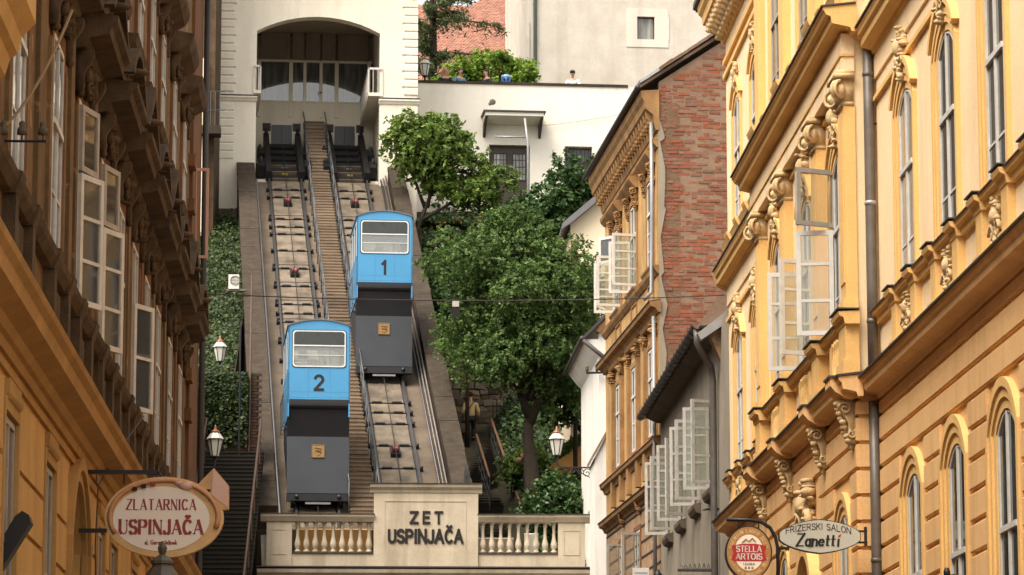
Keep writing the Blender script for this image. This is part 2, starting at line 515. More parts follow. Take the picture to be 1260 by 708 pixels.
M['dbrown'] = paint('dark_brown_timber', (.05, .034, .026), .6)
M['pipegreen'] = paint('dark_green_pipe', (.04, .06, .045), .5)
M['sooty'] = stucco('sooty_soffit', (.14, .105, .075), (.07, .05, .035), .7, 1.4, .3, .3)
M['vtile'] = randcol('old_brown_tile', [(.15, .085, .055), (.2, .12, .08), (.24, .16, .11), (.13, .08, .06)], damt=.5, dirt=(.09, .08, .06))
M['mortar_d'] = stucco('dark_mortar', (.07, .055, .04), (.035, .03, .02), .7, 2., .3, .6)
M['rubble'] = randcol('rubble_stone', [(.12, .095, .07), (.17, .135, .10), (.09, .07, .055), (.2, .15, .1)], damt=.5, dirt=(.04, .04, .025))
M['leaf_ivy2'] = leafmat('garden_leaf', (.02, .045, .012), (.035, .075, .018), (.08, .13, .035), .2)
M['leaf_dark2'] = leafmat('glossy_shrub_leaf', (.025, .06, .015), (.045, .095, .025), (.10, .16, .05), .2, .3)
M['lampcover'] = paint('lamp_cover_grey', (.10, .09, .075), .5, .3)
M['signrim'] = paint('ochre_sign_rim', (.72, .46, .2), .5, var=.4, scale=5)
M['signface'] = paint('cream_sign_face', (.86, .77, .66), .4, var=.1)
M['ringtan'] = paint('painted_gold', (.62, .38, .16), .5, var=.5, scale=9, dirt=(.3, .15, .05))
M['ringpink'] = paint('painted_pink', (.66, .40, .32), .5, var=.5, scale=14, dirt=(.7, .6, .5))
M['ringband'] = paint('painted_orange_band', (.60, .32, .15), .5, var=.6, scale=8, dirt=(.35, .1, .05))
M['signred'] = paint('sign_red', (.28, .028, .02), .5, var=.1)
M['beergold'] = paint('beer_gold', (.46, .24, .08), .4, .3, .4, 9)
M['beerred'] = paint('beer_red', (.42, .018, .018), .4, var=.15)
M['beerdark'] = paint('beer_brown', (.72, .5, .25), .5)
M['signgrey'] = paint('pale_grey_sign', (.50, .49, .41), .4, var=.12)
M['cable'] = paint('tan_cable', (.35, .24, .13), .7)
M['tblue'] = paint('telescope_blue', (.02, .10, .35), .4)
M['tlight'] = paint('telescope_cap', (.25, .45, .65), .4)
M['rustdark'] = paint('dark_rusty_iron', (.09, .05, .033), .7, .2, .5, 8)
M['dirty_white'] = paint('grimy_white_paint', (.50, .47, .42), .6, var=.6, scale=8, dirt=(.24, .2, .16))
M['zinc_mid'] = paint('mid_zinc', (.27, .265, .26), .5, .3, .4, 4)
# ------------------------------------------------------------------ reusable pieces
rng = random.Random(7)

def frame_box(mb, fr, u0, u1, z0, z1, d0, d1, w):
    mb.box(fr, u0, u0 + w, d0, d1, z0, z1)
    mb.box(fr, u1 - w, u1, d0, d1, z0, z1)
    mb.box(fr, u0 + w, u1 - w, d0 + .002, d1 - .002, z0, z0 + w)
    mb.box(fr, u0 + w, u1 - w, d0 + .002, d1 - .002, z1 - w, z1)

def window(parent, fr, uc, z0, z1, w, d=-.16, rise=0., fm=None, pm=None, fw=.055, transom=.62, munt=(.3,), cols=2, name='window', back=True):
    """timber casement window: frame mesh, its panes as children"""
    fm = fm or M['white_paint']; pm = pm or M['pane']
    u0, u1 = uc - w / 2, uc + w / 2
    mb = MB()
    d0, d1 = d - .05, d
    zs = z1 - rise
    mb.box(fr, u0, u0 + fw, d0, d1, z0, zs)
    mb.box(fr, u1 - fw, u1, d0, d1, z0, zs)
    mb.box(fr, u0 + fw, u1 - fw, d0, d1 + .012, z0, z0 + fw * 1.2)
    if rise:
        a, b = arc(u0, u1, rise, zs, 12), arc(u0 + fw, u1 - fw, rise * .93, zs - .004, 12)
        for i in range(12):
            mb.extd(fr, [a[i], a[i + 1], b[i + 1], b[i]], d0, d1)
    else:
        mb.box(fr, u0 + fw, u1 - fw, d0, d1 + .004, z1 - fw, z1)
    zt = z0 + (z1 - z0) * transom
    mb.box(fr, u0 + fw, u1 - fw, d0 + .003, d1 + .02, zt - fw * .55, zt + fw * .55)
    cw = (u1 - u0) / cols
    for i in range(1, cols):
        uu = u0 + cw * i
        mb.box(fr, uu - fw * .55, uu + fw * .55, d0 + .004, d1 + .006, z0 + fw, (z1 if rise else z1 - fw))
    lights = []
    for i in range(cols):
        a, b = u0 + cw * i + fw * .6, u0 + cw * (i + 1) - fw * .6
        cuts = [z0 + fw] + [z0 + fw + (zt - z0 - fw) * k for k in munt] + [zt]
        for k in munt:
            zz = z0 + fw + (zt - z0 - fw) * k
            mb.box(fr, a, b, d0 + .006, d1 - .004, zz - .014, zz + .014)
        # inner sash stiles
        mb.box(fr, a, a + .02, d0 + .008, d1 + .002, z0 + fw, zt)
        mb.box(fr, b - .02, b, d0 + .008, d1 + .002, z0 + fw, zt)
        for j in range(len(cuts) - 1):
            lights.append((a, b, cuts[j], cuts[j + 1], 0))
        lights.append((a, b, zt, z1, 1))
    o = mb.build(name, fm, parent)
    for a, b, c, e, top in lights:
        pmb = MB()
        dz = d1 - .016 + rng.uniform(-.003, .003)
        if top and rise:
            pts = [q for q in arc(u0, u1, rise, zs, 16) if a <= q[0] <= b]
            poly = [(a, c), (b, c)] + [(b, max(zs, pts[-1][1]))] + pts[::-1] + [(a, max(zs, pts[0][1]))]
            pmb.add([fr.P(x, dz, y) for x, y in poly], [tuple(range(len(poly)))], fr.flip)
        else:
            pmb.add([fr.P(a, dz, c), fr.P(b, dz, c), fr.P(b, dz, e), fr.P(a, dz, e)], [(0, 1, 2, 3)], fr.flip)
        pmb.build('pane', pm, o)
    return o

def casement(win, fr, uh, dh, wd, z0, z1, ang, munt=(.5,), fm=None, fw=.062, th=.045):
    """an opened sash hinged at (uh,dh), swung out ang degrees from the wall plane"""
    ca, sa = math.cos(R(ang)), math.sin(R(ang))
    u = fr.u * ca + fr.d * sa
    dd = fr.d * ca - fr.u * sa
    f2 = Fr(fr.P(uh, dh, 0), u, dd)
    mb = MB()
    frame_box(mb, f2, 0, wd, z0, z1, 0, th, fw)
    zz = [z0 + fw]
    for k in munt:
        q = z0 + (z1 - z0) * k
        mb.box(f2, fw, wd - fw, .004, th - .004, q - .02, q + .02)
        zz.append(q)
    zz.append(z1 - fw)
    c = mb.build('casement', fm or M['white_paint'], win)
    for i in range(len(zz) - 1):
        B(f2, fw - .005, wd - fw + .005, th * .45, th * .45 + .004, zz[i], zz[i + 1]).build('casement_pane', M['clear'], win)
    return c

def surround(parent, fr, uc, z0, z1, w, rise, steps, m, name='window_surround'):
    """stepped moulded frame round an arched opening; steps = [(outer_extra, d)], widest first"""
    mb = MB()
    inner = 0.0
    st = sorted(steps, key=lambda s: s[0])
    for ex, d in st:
        a0, a1 = uc - w / 2 - ex, uc + w / 2 + ex
        i0, i1 = uc - w / 2 - inner, uc + w / 2 + inner
        zs = z1 - rise
        mb.box(fr, a0, i0, -.02, d, z0, zs)
        mb.box(fr, i1, a1, -.02, d, z0, zs)
        if rise:
            A, Bq = arc(a0, a1, rise + ex * .9, zs, 16), arc(i0, i1, rise + inner * .9, zs, 16)
            for i in range(16):
                mb.extd(fr, [A[i], A[i + 1], Bq[i + 1], Bq[i]], -.02, d)
        else:
            mb.box(fr, a0, a1, -.02, d, z1 + inner, z1 + ex)
        inner = ex
    return mb.build(name, m, parent)

def ornament(parent, fr, uc, zc, w, h, d, seed, m, name='stucco_ornament', n=26):
    """modelled stucco: leaves, scrolls and a shell heaped on the wall"""
    r = random.Random(seed)
    mb = MB()
    for i in range(n):
        t = i / (n - 1)
        z = zc + h * (t - .5)
        wd = w * (.5 - .38 * abs(t - .6) / .6)
        side = 1 if i % 2 else -1
        u = uc + side * wd * r.uniform(.25, 1)
        mb.blob(fr.P(u, d * r.uniform(.15, .6), z), (r.uniform(.06, .13) * w, d * r.uniform(.3, .7), h * r.uniform(.035, .085)), 7, 5, fr)
    for s in (-1, 1):
        pts = []
        for k in range(14):
            a = k * .55
            q = (w * .2) * (1 - k / 16)
            pts.append(fr.P(uc + s * (w * .26 + q * math.cos(a)), d * .65, zc - h * .22 + q * math.sin(a) * .9))
        mb.path(pts, [w * .05 * (1 - k / 20) for k in range(14)], 5)
    mb.blob(fr.P(uc, d * .5, zc + h * .12), (w * .2, d * .8, h * .2), 8, 6, fr)
    return mb.build(name, m, parent, True)

def console(parent, fr, uc, ztop, h, w, dp, m, name='console'):
    """S-scroll bracket under a cornice"""
    mb = MB()
    prof = []
    for k in range(13):
        t = k / 12
        prof.append((dp * (.30 + .62 * (1 - t) ** 1.2 + .10 * math.sin(t * 9)), ztop - h * t))
    poly = [(0.0, ztop)] + prof + [(0.0, ztop - h)]
    mb.ext(fr, poly, uc - w / 2 + .03, uc + w / 2 - .03)
    for s in ((-1, 1) if m is not M['brown_trim'] else ()):
        uu = uc + s * (w / 2 - .01)
        for cz, cd, rr in ((ztop - h * .2, dp * .62, h * .16), (ztop - h * .78, dp * .32, h * .11)):
            pts = []
            for k in range(16):
                a = k * .62 + (0 if rr > h * .12 else 2)
                q = rr * (1 - k / 18)
                pts.append(fr.P(uu, cd + q * math.cos(a), cz + q * math.sin(a)))
            mb.path(pts, [.022 * (1 - k / 30) for k in range(16)], 5)
    r = random.Random(int(uc * 100))
    for k in range(9 if m is not M['brown_trim'] else 0):
        t = k / 8
        mb.blob(fr.P(uc + r.uniform(-.05, .05), dp * (.45 + .5 * (1 - t)), ztop - h * (.08 + .85 * t)), (w * .28, .05, h * .07), 7, 5, fr)
    mb.blob(fr.P(uc, dp * .3, ztop - h * 1.04), (w * .2, .05, h * .1), 7, 5, fr)
    return mb.build(name, m, parent, True)

def ionic(parent, fr, uc, z, w, d, m):
    mb = MB()
    mb.box(fr, uc - w / 2 - .06, uc + w / 2 + .06, 0, d + .13, z + .36, z + .42)
    mb.box(fr, uc - w / 2 - .03, uc + w / 2 + .03, 0, d + .09, z + .42, z + .46)
    mb.box(fr, uc - w / 2 - .01, uc + w / 2 + .01, 0, d + .03, z, z + .05)
    mb.box(fr, uc - w / 2, uc + w / 2, 0, d + .045, z + .05, z + .36)
    for s in (-1, 1):
        c = fr.P(uc + s * (w / 2 - .02), d + .045, z + .19)
        du = (fr.u * s * .7071 + fr.d * .7071)
        dn = (fr.u * -s * .7071 + fr.d * .7071)
        for off in (0.0, -.05):
            pts = []
            for k in range(22):
                a = math.pi / 2 - k * .55
                q = .125 * (1 - k / 24)
                pts.append(c + du * (q * math.cos(a) + .05) + Vector((0, 0, q * math.sin(a))) + dn * off)
            mb.path(pts, [.026 * (1 - k / 34) for k in range(22)], 6)
        mb.blob(c + du * .05, .055, 7, 5)
        mb.blob(c + du * .03 - dn * .03, (.075, .075, .10), 8, 6)
    for k in range(5):
        mb.blob(fr.P(uc + (k - 2) * w * .2, d + .06, z + .27), (.04, .04, .05), 7, 5, fr)
    return mb.build('capital', m, parent, True)

# ---- stroke lettering --------------------------------------------------------
def _arc(cx, cy, rx, ry, a0, a1, n=10):
    return [(cx + rx * math.cos(R(a0 + (a1 - a0) * i / n)), cy + ry * math.sin(R(a0 + (a1 - a0) * i / n))) for i in range(n + 1)]

def glyph(ch):
    w = .6
    G = {
        'Z': (w, [[(0, 1), (w, 1)], [(w, 1), (0, 0)], [(0, 0), (w, 0)]]),
        'E': (.5, [[(0, 0), (0, 1)], [(0, 1), (.5, 1)], [(0, .52), (.42, .52)], [(0, 0), (.5, 0)]]),
        'F': (.5, [[(0, 0), (0, 1)], [(0, 1), (.5, 1)], [(0, .52), (.42, .52)]]),
        'T': (.6, [[(0, 1), (.6, 1)], [(.3, 1), (.3, 0)]]),
        'L': (.5, [[(0, 1), (0, 0)], [(0, 0), (.5, 0)]]),
        'I': (.12, [[(.06, 0), (.06, 1)]]),
        'N': (.6, [[(0, 0), (0, 1)], [(0, 1), (.6, 0)], [(.6, 0), (.6, 1)]]),
        'A': (.66, [[(0, 0), (.33, 1)], [(.33, 1), (.66, 0)], [(.13, .33), (.53, .33)]]),
        'K': (.58, [[(0, 0), (0, 1)], [(.55, 1), (0, .45)], [(.2, .58), (.58, 0)]]),
        'U': (.56, [[(0, 1), (0, .28)] + _arc(.28, .28, .28, .28, 180, 360) + [(.56, 1)]]),
        'J': (.42, [[(.42, 1), (.42, .24)] + _arc(.2, .24, .22, .24, 0, -170)]),
        'P': (.54, [[(0, 0), (0, 1)], [(0, 1), (.3, 1)] + _arc(.3, .74, .24, .26, 90, -90) + [(0, .48)]]),
        'R': (.58, [[(0, 0), (0, 1)], [(0, 1), (.3, 1)] + _arc(.3, .75, .24, .25, 90, -90) + [(0, .5)], [(.28, .5), (.58, 0)]]),
        'S': (.52, [_arc(.26, .75, .25, .25, 20, 270, 12) + _arc(.26, .25, .26, .25, 90, -160, 12)]),
        'C': (.6, [_arc(.32, .5, .32, .5, 45, 315, 16)]),
        'O': (.66, [_arc(.33, .5, .33, .5, 0, 360, 22)]),
        '1': (.34, [[(.2, 0), (.2, 1)], [(.2, 1), (0, .78)]]),
        '2': (.54, [_arc(.27, .73, .27, .27, 165, -30, 12) + [(0, 0)], [(0, 0), (.54, 0)]]),
        'a': (.42, [_arc(.2, .27, .2, .27, 0, 360, 14), [(.4, .54), (.4, 0)]]),
        'n': (.4, [[(0, .54), (0, 0)], [(0, .34)] + _arc(.19, .34, .19, .2, 180, 0, 8) + [(.38, 0)]]),
        'e': (.42, [[(.02, .3), (.4, .3)] + _arc(.2, .28, .2, .26, 5, 320, 14)]),
        't': (.3, [[(.12, .85), (.12, .06), (.28, .04)], [(0, .56), (.3, .56)]]),
        'i': (.1, [[(.05, .54), (.05, 0)], [(.05, .72), (.05, .8)]]),
        'l': (.1, [[(.05, 1), (.05, 0)]]),
        's': (.3, [_arc(.15, .4, .14, .14, 20, 270, 8) + _arc(.15, .13, .15, .13, 90, -160, 8)]),
        'r': (.28, [[(0, .54), (0, 0)], [(0, .34)] + _arc(.15, .36, .15, .18, 180, 50, 6)]),
        'o': (.42, [_arc(.2, .27, .2, .27, 0, 360, 14)]),
        'G': (.62, [_arc(.32, .5, .32, .5, 45, 330, 16), [(.34, .45), (.62, .45)]]),
        'k': (.4, [[(0, 1), (0, 0)], [(.36, .54), (0, .24)], [(.12, .34), (.4, 0)]]),
        'd': (.42, [_arc(.2, .27, .2, .27, 0, 360, 14), [(.4, 1), (.4, 0)]]),
        '.': (.1, [[(.05, 0), (.05, .06)]]),
        'V': (.62, [[(0, 1), (.31, 0)], [(.31, 0), (.62, 1)]]),
        'M': (.74, [[(0, 0), (0, 1)], [(0, 1), (.37, .2)], [(.37, .2), (.74, 1)], [(.74, 1), (.74, 0)]]),
        'B': (.54, [[(0, 0), (0, 1)], [(0, 1), (.28, 1)] + _arc(.28, .76, .2, .24, 90, -90) + [(0, .52)], [(.28, .52)] + _arc(.28, .26, .26, .26, 90, -90) + [(0, 0)]]),
        "'": (.1, [[(.05, 1), (.05, .78)]]),
        ' ': (.3, []),
    }
    if ch == 'Č':
        a, s = G['C']
        return a, s + [[(.17, 1.32), (.33, 1.14)], [(.33, 1.14), (.49, 1.32)]]
    return G[ch]

def lettering(mb, fr, text, uc, zb, width, height, d0, depth, sw, thin=None, serif=0., track=.2, place=None, slant=0.):
    """stroke letters on frame fr; sw = heavy stroke, thin = light stroke width (fractions of height)"""
    thin = thin or sw
    total = sum(glyph(c)[0] for c in text) + track * (len(text) - 1)
    sx = width / (total + sw)
    x = -total / 2
    k = 0
    for ch in text:
        gw, strokes = glyph(ch)
        def map_(p):
            px, py = (x + p[0]) * sx + slant * (p[1] - .5) * height, p[1] * height
            if place: return place(px, py)
            return (uc + px, zb + py)
        ends = []
        for st in strokes:
            for i in range(len(st) - 1):
                a, b = st[i], st[i + 1]
                A, Bq = map_(a), map_(b)
                vx, vy = Bq[0] - A[0], Bq[1] - A[1]
                l = math.hypot(vx, vy) or 1e-6
                vx, vy = vx / l, vy / l
                dx, dy = b[0] - a[0], b[1] - a[1]
                steep = abs(dy) / (math.hypot(dx, dy) or 1)
                heavy = sw if (steep > .5 and not (dx * dy > 0 and thin < sw and ch in 'ANZKU' and ch != 'Z')) else thin
                if ch == 'N' and abs(dx) < 1e-6: heavy = thin
                if ch == 'U' and a[0] > .4: heavy = thin
                if ch == 'Z' and steep > .5: heavy = sw
                hw = heavy * height / 2
                e = hw * .6 if len(st) > 2 else (hw if serif == 0 else hw * .4)
                P = [(A[0] - vx * e - vy * hw, A[1] - vy * e + vx * hw), (Bq[0] + vx * e - vy * hw, Bq[1] + vy * e + vx * hw),
                     (Bq[0] + vx * e + vy * hw, Bq[1] + vy * e - vx * hw), (A[0] - vx * e + vy * hw, A[1] - vy * e - vx * hw)]
                k += 1
                mb.extd(fr, P, d0, d0 + depth + (k % 23) * .00012)
            if serif and len(st) >= 2 and ch not in 'OS2oea':
                for p, q in ((st[0], st[1]), (st[-1], st[-2])):
                    if abs(p[1] - round(p[1])) < .03 and abs(q[1] - p[1]) > .05:
                        ends.append(p)
        if serif:
            for p in ends:
                A = map_(p)
                sgn = 1 if p[1] < .5 else -1
                hw, hh = serif * height, thin * height * .8
                k += 1
                mb.extd(fr, [(A[0] - hw, A[1]), (A[0] + hw, A[1]), (A[0] + hw, A[1] + sgn * hh), (A[0] - hw, A[1] + sgn * hh)], d0, d0 + depth + (k % 23) * .00012 + .0001)
        x += gw + track
    return mb

# ---- foliage -----------------------------------------------------------------
def leaf_mesh(name, pts, nrm, size, mat_, parent, rs, aspect=1.5, up=.35):
    """one mesh of many separate folded leaves"""
    n = len(pts)
    rnd = rs.normal(size=(n, 3))
    nn = nrm + rnd * .75 + np.array([0, 0, up])
    nn /= np.linalg.norm(nn, axis=1)[:, None]
    t = np.cross(nn, rs.normal(size=(n, 3)))
    t /= np.linalg.norm(t, axis=1)[:, None] + 1e-9
    b = np.cross(nn, t)
    s = size * rs.uniform(.6, 1.35, n)[:, None]
    v = np.empty((n, 4, 3))
    v[:, 0] = pts - t * s * aspect * .5
    v[:, 1] = pts + b * s * .5 + nn * s * .12
    v[:, 2] = pts + t * s * aspect * .5 - nn * s * .1
    v[:, 3] = pts - b * s * .5 + nn * s * .12
    o0 = org(parent)
    v = v.reshape(-1, 3) - np.array(o0)
    me = bpy.data.meshes.new(name)
    me.vertices.add(4 * n); me.loops.add(6 * n); me.polygons.add(2 * n)
    me.vertices.foreach_set('co', v.ravel())
    base = (np.arange(n) * 4)[:, None]
    idx = np.hstack([base, base + 1, base + 2, base, base + 2, base + 3]).ravel()
    me.loops.foreach_set('vertex_index', idx.astype(np.int32))
    me.polygons.foreach_set('loop_start', np.arange(0, 6 * n, 3, dtype=np.int32))
    me.polygons.foreach_set('loop_total', np.full(2 * n, 3, dtype=np.int32))
    me.update(calc_edges=True)
    me.validate()
    me.materials.append(mat_)
    o = bpy.data.objects.new(name, me)
    COL.objects.link(o)
    o.parent = parent
    return o

def clump_points(rs, clumps, n, shell=.55):
    """points through the outer part of many ellipsoid clumps"""
    cs = np.array([c[:3] for c in clumps]); rr = np.array([c[3:6] for c in clumps])
    wts = (rr[:, 0] * rr[:, 2]); wts = wts / wts.sum()
    k = rs.choice(len(clumps), n, p=wts)
    dr = rs.normal(size=(n, 3)); dr /= np.linalg.norm(dr, axis=1)[:, None]
    rad = (shell ** 3 + (1 - shell ** 3) * rs.uniform(0, 1, n)) ** (1 / 3) * rs.uniform(.82, 1.12, n)
    return cs[k] + dr * rr[k] * rad[:, None], dr

def spray_points(rs, clumps, n, per=16, L=.42, w=.055):
    """leaves strung along short drooping twigs that stick out of the clumps"""
    m = n // per
    p, dr = clump_points(rs, clumps, m, .35)
    d = dr + rs.normal(size=(m, 3)) * .6 + np.array([0, 0, .15]); d /= np.linalg.norm(d, axis=1)[:, None]
    ll = L * rs.uniform(.45, 1.3, m)
    t = rs.uniform(0, 1, (m, per))
    q = p[:, None, :] + d[:, None, :] * (t * ll[:, None])[:, :, None] + rs.normal(size=(m, per, 3)) * w
    q[:, :, 2] -= .35 * (t ** 2) * ll[:, None]
    nn = np.repeat(dr[:, None, :] * .5 + np.array([0, 0, .5]), per, 1)
    return q.reshape(-1, 3), nn.reshape(-1, 3)

def sub_clumps(rs, centre, radii, n, r0, r1, flat=.8):
    """small clumps filling a big crown so its outline is uneven"""
    out = []
    for i in range(n):
        d = rs.normal(size=3); d /= np.linalg.norm(d)
        q = rs.uniform(.25, 1) ** .5
        c = np.array(centre) + d * np.array(radii) * q
        r = rs.uniform(r0, r1)
        out.append((c[0], c[1], c[2], r, r, r * flat))
    return out

def tree(name, label, base, limbs, clumps, nleaf, size, lm, seed, cat='tree', bark=None, r0=.2, group=None, aspect=1.5):
    t = thing(name, label, cat, base, group)
    rs = np.random.RandomState(seed)
    mb = MB()
    b0 = Vector(base)
    for pts, ra in limbs:
        pts = [Vector(p) for p in pts]
        n = len(pts)
        mb.path(pts, [ra * (1 - .75 * i / (n - 1)) for i in range(n)], 8)
    fork = Vector(limbs[0][0][-1])
    for c in clumps[::2]:
        e = Vector(c[:3])
        m_ = fork.lerp(e, .5) + Vector((rs.uniform(-.2, .2), rs.uniform(-.2, .2), rs.uniform(-.1, .3)))
        mb.path([fork.lerp(e, .05), m_, e], [r0 * .32, r0 * .2, r0 * .07], 5)
    mb.build('trunk', bark or M['bark'], t, True)
    p, nn = spray_points(rs, clumps, nleaf, 16, size * 4.2, size * .55)
    leaf_mesh('crown', p, nn, size, lm, t, rs, aspect)
    return t

# ---- people ------------------------------------------------------------------
def skin_fig(name, joints, edges, parent, m, sub=2):
    me = bpy.data.meshes.new(name)
    o0 = org(parent)
    me.from_pydata([tuple(Vector(j[:3]) - o0) for j in joints], edges, [])
    o = bpy.data.objects.new(name, me)
    COL.objects.link(o)
    o.parent = parent
    md = o.modifiers.new('skin', 'SKIN')
    sv = me.skin_vertices[0].data if me.skin_vertices else None
    if sv is None:
        me.attributes.new('s', 'FLOAT', 'POINT')
    for i, j in enumerate(joints):
        sv[i].radius = (j[3], j[4] if len(j) > 4 else j[3])
    sv[0].use_root = True
    md.use_smooth_shade = True
    s = o.modifiers.new('sub', 'SUBSURF'); s.levels = sub; s.render_levels = sub
    me.materials.append(m)
    return o

def person(label, loc, face, shirt, trousers, hair, pose='lean', longhair=False, group=None, bag=None, cap=None):
    """face = heading in degrees clockwise from +Y; stands with the feet on loc"""
    t = thing('person', label, 'person', loc, group)
    fwd = Vector((math.sin(R(face)), math.cos(R(face)), 0)); rt = Vector((fwd.y, -fwd.x, 0))
    fr = Fr(loc, rt, fwd)
    P = lambda u, d, z: tuple(fr.P(u, d, z))
    climb = pose == 'climb'
    ln = .16 if pose == 'lean' else .05
    lean = lambda z: ln * max(0, z - .95)
    def J(u, d, z, a, b=None): return (*P(u, d + lean(z), z), a, b or a)
    hz = .17 if climb else 0
    joints = [J(0, 0, .95, .15, .11), J(0, 0, 1.12, .135, .10), J(0, .01, 1.30, .155, .115), J(0, .0, 1.43, .13, .09), J(0, .01, 1.50, .055), J(0, .02, 1.56, .055),
              J(.1, 0, .9, .09), J(.11, .05 + .12 * bool(climb), .5 + hz * .6, .062), J(.11, -.02 + .16 * bool(climb), .09 + hz, .045), J(.12, .12 + .16 * bool(climb), .04 + hz, .04),
              J(-.1, 0, .9, .09), J(-.11, .03, .5, .062), J(-.11, -.03, .09, .045), J(-.12, .1, .04, .04)]
    edges = [(0, 1), (1, 2), (2, 3), (3, 4), (4, 5), (0, 6), (6, 7), (7, 8), (8, 9), (0, 10), (10, 11), (11, 12), (12, 13)]
    arms = []
    for s in (1, -1):
        if pose == 'lean':
            a = [(s * .2, .0, 1.40, .055), (s * .30, .12, 1.16, .045), (s * .16, .36, 1.06, .035), (s * .12, .42, 1.06, .035)]
        elif pose == 'climb':
            a = [(s * .2, .0, 1.40, .055), (s * .27, -.02, 1.14, .045), (s * .27, .16, .98, .035), (s * .27, .22, .96, .035)]
        else:
            a = [(s * .2, .0, 1.40, .055), (s * .25, -.02, 1.12, .045), (s * .25, .05, .88, .035), (s * .25, .07, .80, .035)]
        arms.append([J(*q) for q in a])
    n = len(joints)
    for a in arms:
        k = len(joints)
        joints += a
        edges += [(3, k), (k, k + 1), (k + 1, k + 2), (k + 2, k + 3)]
    k = len(joints)
    joints += [J(0, .035, 1.61, .07, .078), J(0, .04, 1.69, .078, .092), J(0, .03, 1.76, .06, .075)]
    edges += [(5, k), (k, k + 1), (k + 1, k + 2)]
    skin_fig('body', joints, edges, t, M['skin'])
    # clothing, a little outside the body
    e = .022
    tj = [joints[i] for i in (0, 1, 2, 3)]
    tj = [(*q[:3], q[3] + e, q[4] + e) for q in tj]
    te = [(0, 1), (1, 2), (2, 3)]
    for a in arms:
        k = len(tj)
        tj += [(*q[:3], q[3] + e, q[4] + e) for q in a[:3]]
        te += [(3, k), (k, k + 1), (k + 1, k + 2)]
    skin_fig('shirt', tj, te, t, shirt)
    lj = [(*joints[i][:3], joints[i][3] + .02, joints[i][4] + .02) for i in (0, 6, 7, 8, 10, 11, 12)]
    skin_fig('trousers', lj, [(0, 1), (1, 2), (2, 3), (0, 4), (4, 5), (5, 6)], t, trousers)
    hd = fr.P(0, .03 + lean(1.7), 1.70)
    mb = MB()
    mb.blob(hd + fr.d * -.03 + Vector((0, 0, .045)), (.098, .112, .10), 12, 8, fr)
    if longhair:
        mb.blob(hd + fr.d * -.075 + Vector((0, 0, -.1)), (.155, .075, .2), 10, 7, fr)
    mb.build('hair', hair, t, True)
    # eyes, nose, ears
    mb = MB()
    mb.blob(hd + fr.d * .098 + Vector((0, 0, -.03)), (.016, .022, .028), 6, 5, fr)
    for s in (-1, 1):
        mb.blob(hd + fr.u * s * .086 + Vector((0, 0, -.02)), (.014, .024, .034), 6, 5, fr)
    mb.build('nose_and_ears', M['skin'], t, True)
    mb = MB()
    for s in (-1, 1):
        mb.blob(hd + fr.d * .085 + fr.u * s * .033 + Vector((0, 0, .0)), (.014, .012, .009), 6, 5, fr)
    mb.blob(hd + fr.d * .086 + Vector((0, 0, -.07)), (.026, .012, .008), 6, 5, fr)
    mb.build('eyes_and_mouth', M['dark'], t, True)
    if cap:
        mb = MB()
        mb.blob(hd + Vector((0, 0, .06)), (.112, .118, .085), 12, 6, fr)
        mb.box(fr, -.07, .07, .06 + lean(1.7), .2 + lean(1.7), 1.745, 1.762)
        mb.build('cap', cap, t, True)
    # hands with fingers
    for s, a in zip((1, -1), arms):
        h = Vector(a[3][:3]); d = (Vector(a[3][:3]) - Vector(a[2][:3])).normalized()
        mb = MB()
        mb.blob(h + d * .02, (.035, .04, .025), 8, 6, fr)
        side = fr.u
        for f_ in range(4):
            b0 = h + d * .04 + side * (f_ - 1.5) * .018
            L = (.05, .06, .056, .045)[f_]
            mb.path([b0, b0 + d * L * .6 - Vector((0, 0, .008)), b0 + d * L - Vector((0, 0, .028))], [.009, .008, .006], 5)
        b0 = h - side * s * .03
        mb.path([b0, b0 + d * .03 - side * s * .02, b0 + d * .055 - side * s * .02 - Vector((0, 0, .01))], [.011, .010, .008], 5)
        mb.build('hand', M['skin'], t, True)
    mb = MB()
    for q in (joints[9], joints[13]):
        p = Vector(q[:3])
        mb.blob(p - fr.d * .05, (.05, .14, .05), 8, 6, fr)
    mb.build('shoes', M['dark'], t, True)
    if bag:
        mb = MB()
        mb.path([fr.P(.17, .13, 1.36), fr.P(.14, .0, 1.52), fr.P(-.05, -.16, 1.25), fr.P(-.2, -.12, 1.0)], .02, 5)
        mb.box(fr, -.3, -.17, -.2, .05, .78, 1.02)
        mb.build('shoulder_bag', bag, t)
    return t
# ------------------------------------------------------------------ the setting
gm = MB()
gm.quad((-900, -200, 0), (900, -200, 0), (900, 1800, 0), (-900, 1800, 0))
solo(gm, 'ground', M['asphalt'], None, None, kind='structure')

# ================================================================== the yellow house, right side of the street
YR = thing('yellow_house', 'long yellow stuccoed house with risalit, pilasters and arched windows', 'house', (6.5, 42, 0))
FR = Fr((6.5, 0, 0), (0, 1, 0), (-1, 0, 0))
RD = .28                                            # the risalit stands this far out
FRR = Fr((6.5 - RD, 0, 0), (0, 1, 0), (-1, 0, 0))
NW = (22.0, 42.8); RS = (42.8, 53.35); FW = (53.35, 60.85)
near_g = [40.2, 37.25, 34.3, 31.35, 28.4]
near_1 = [40.3, 37.37, 34.42, 31.47, 28.5]
ris_1 = [44.25, 47.55, 50.9]
far_1 = [56.1, 58.95]
WW = 1.06
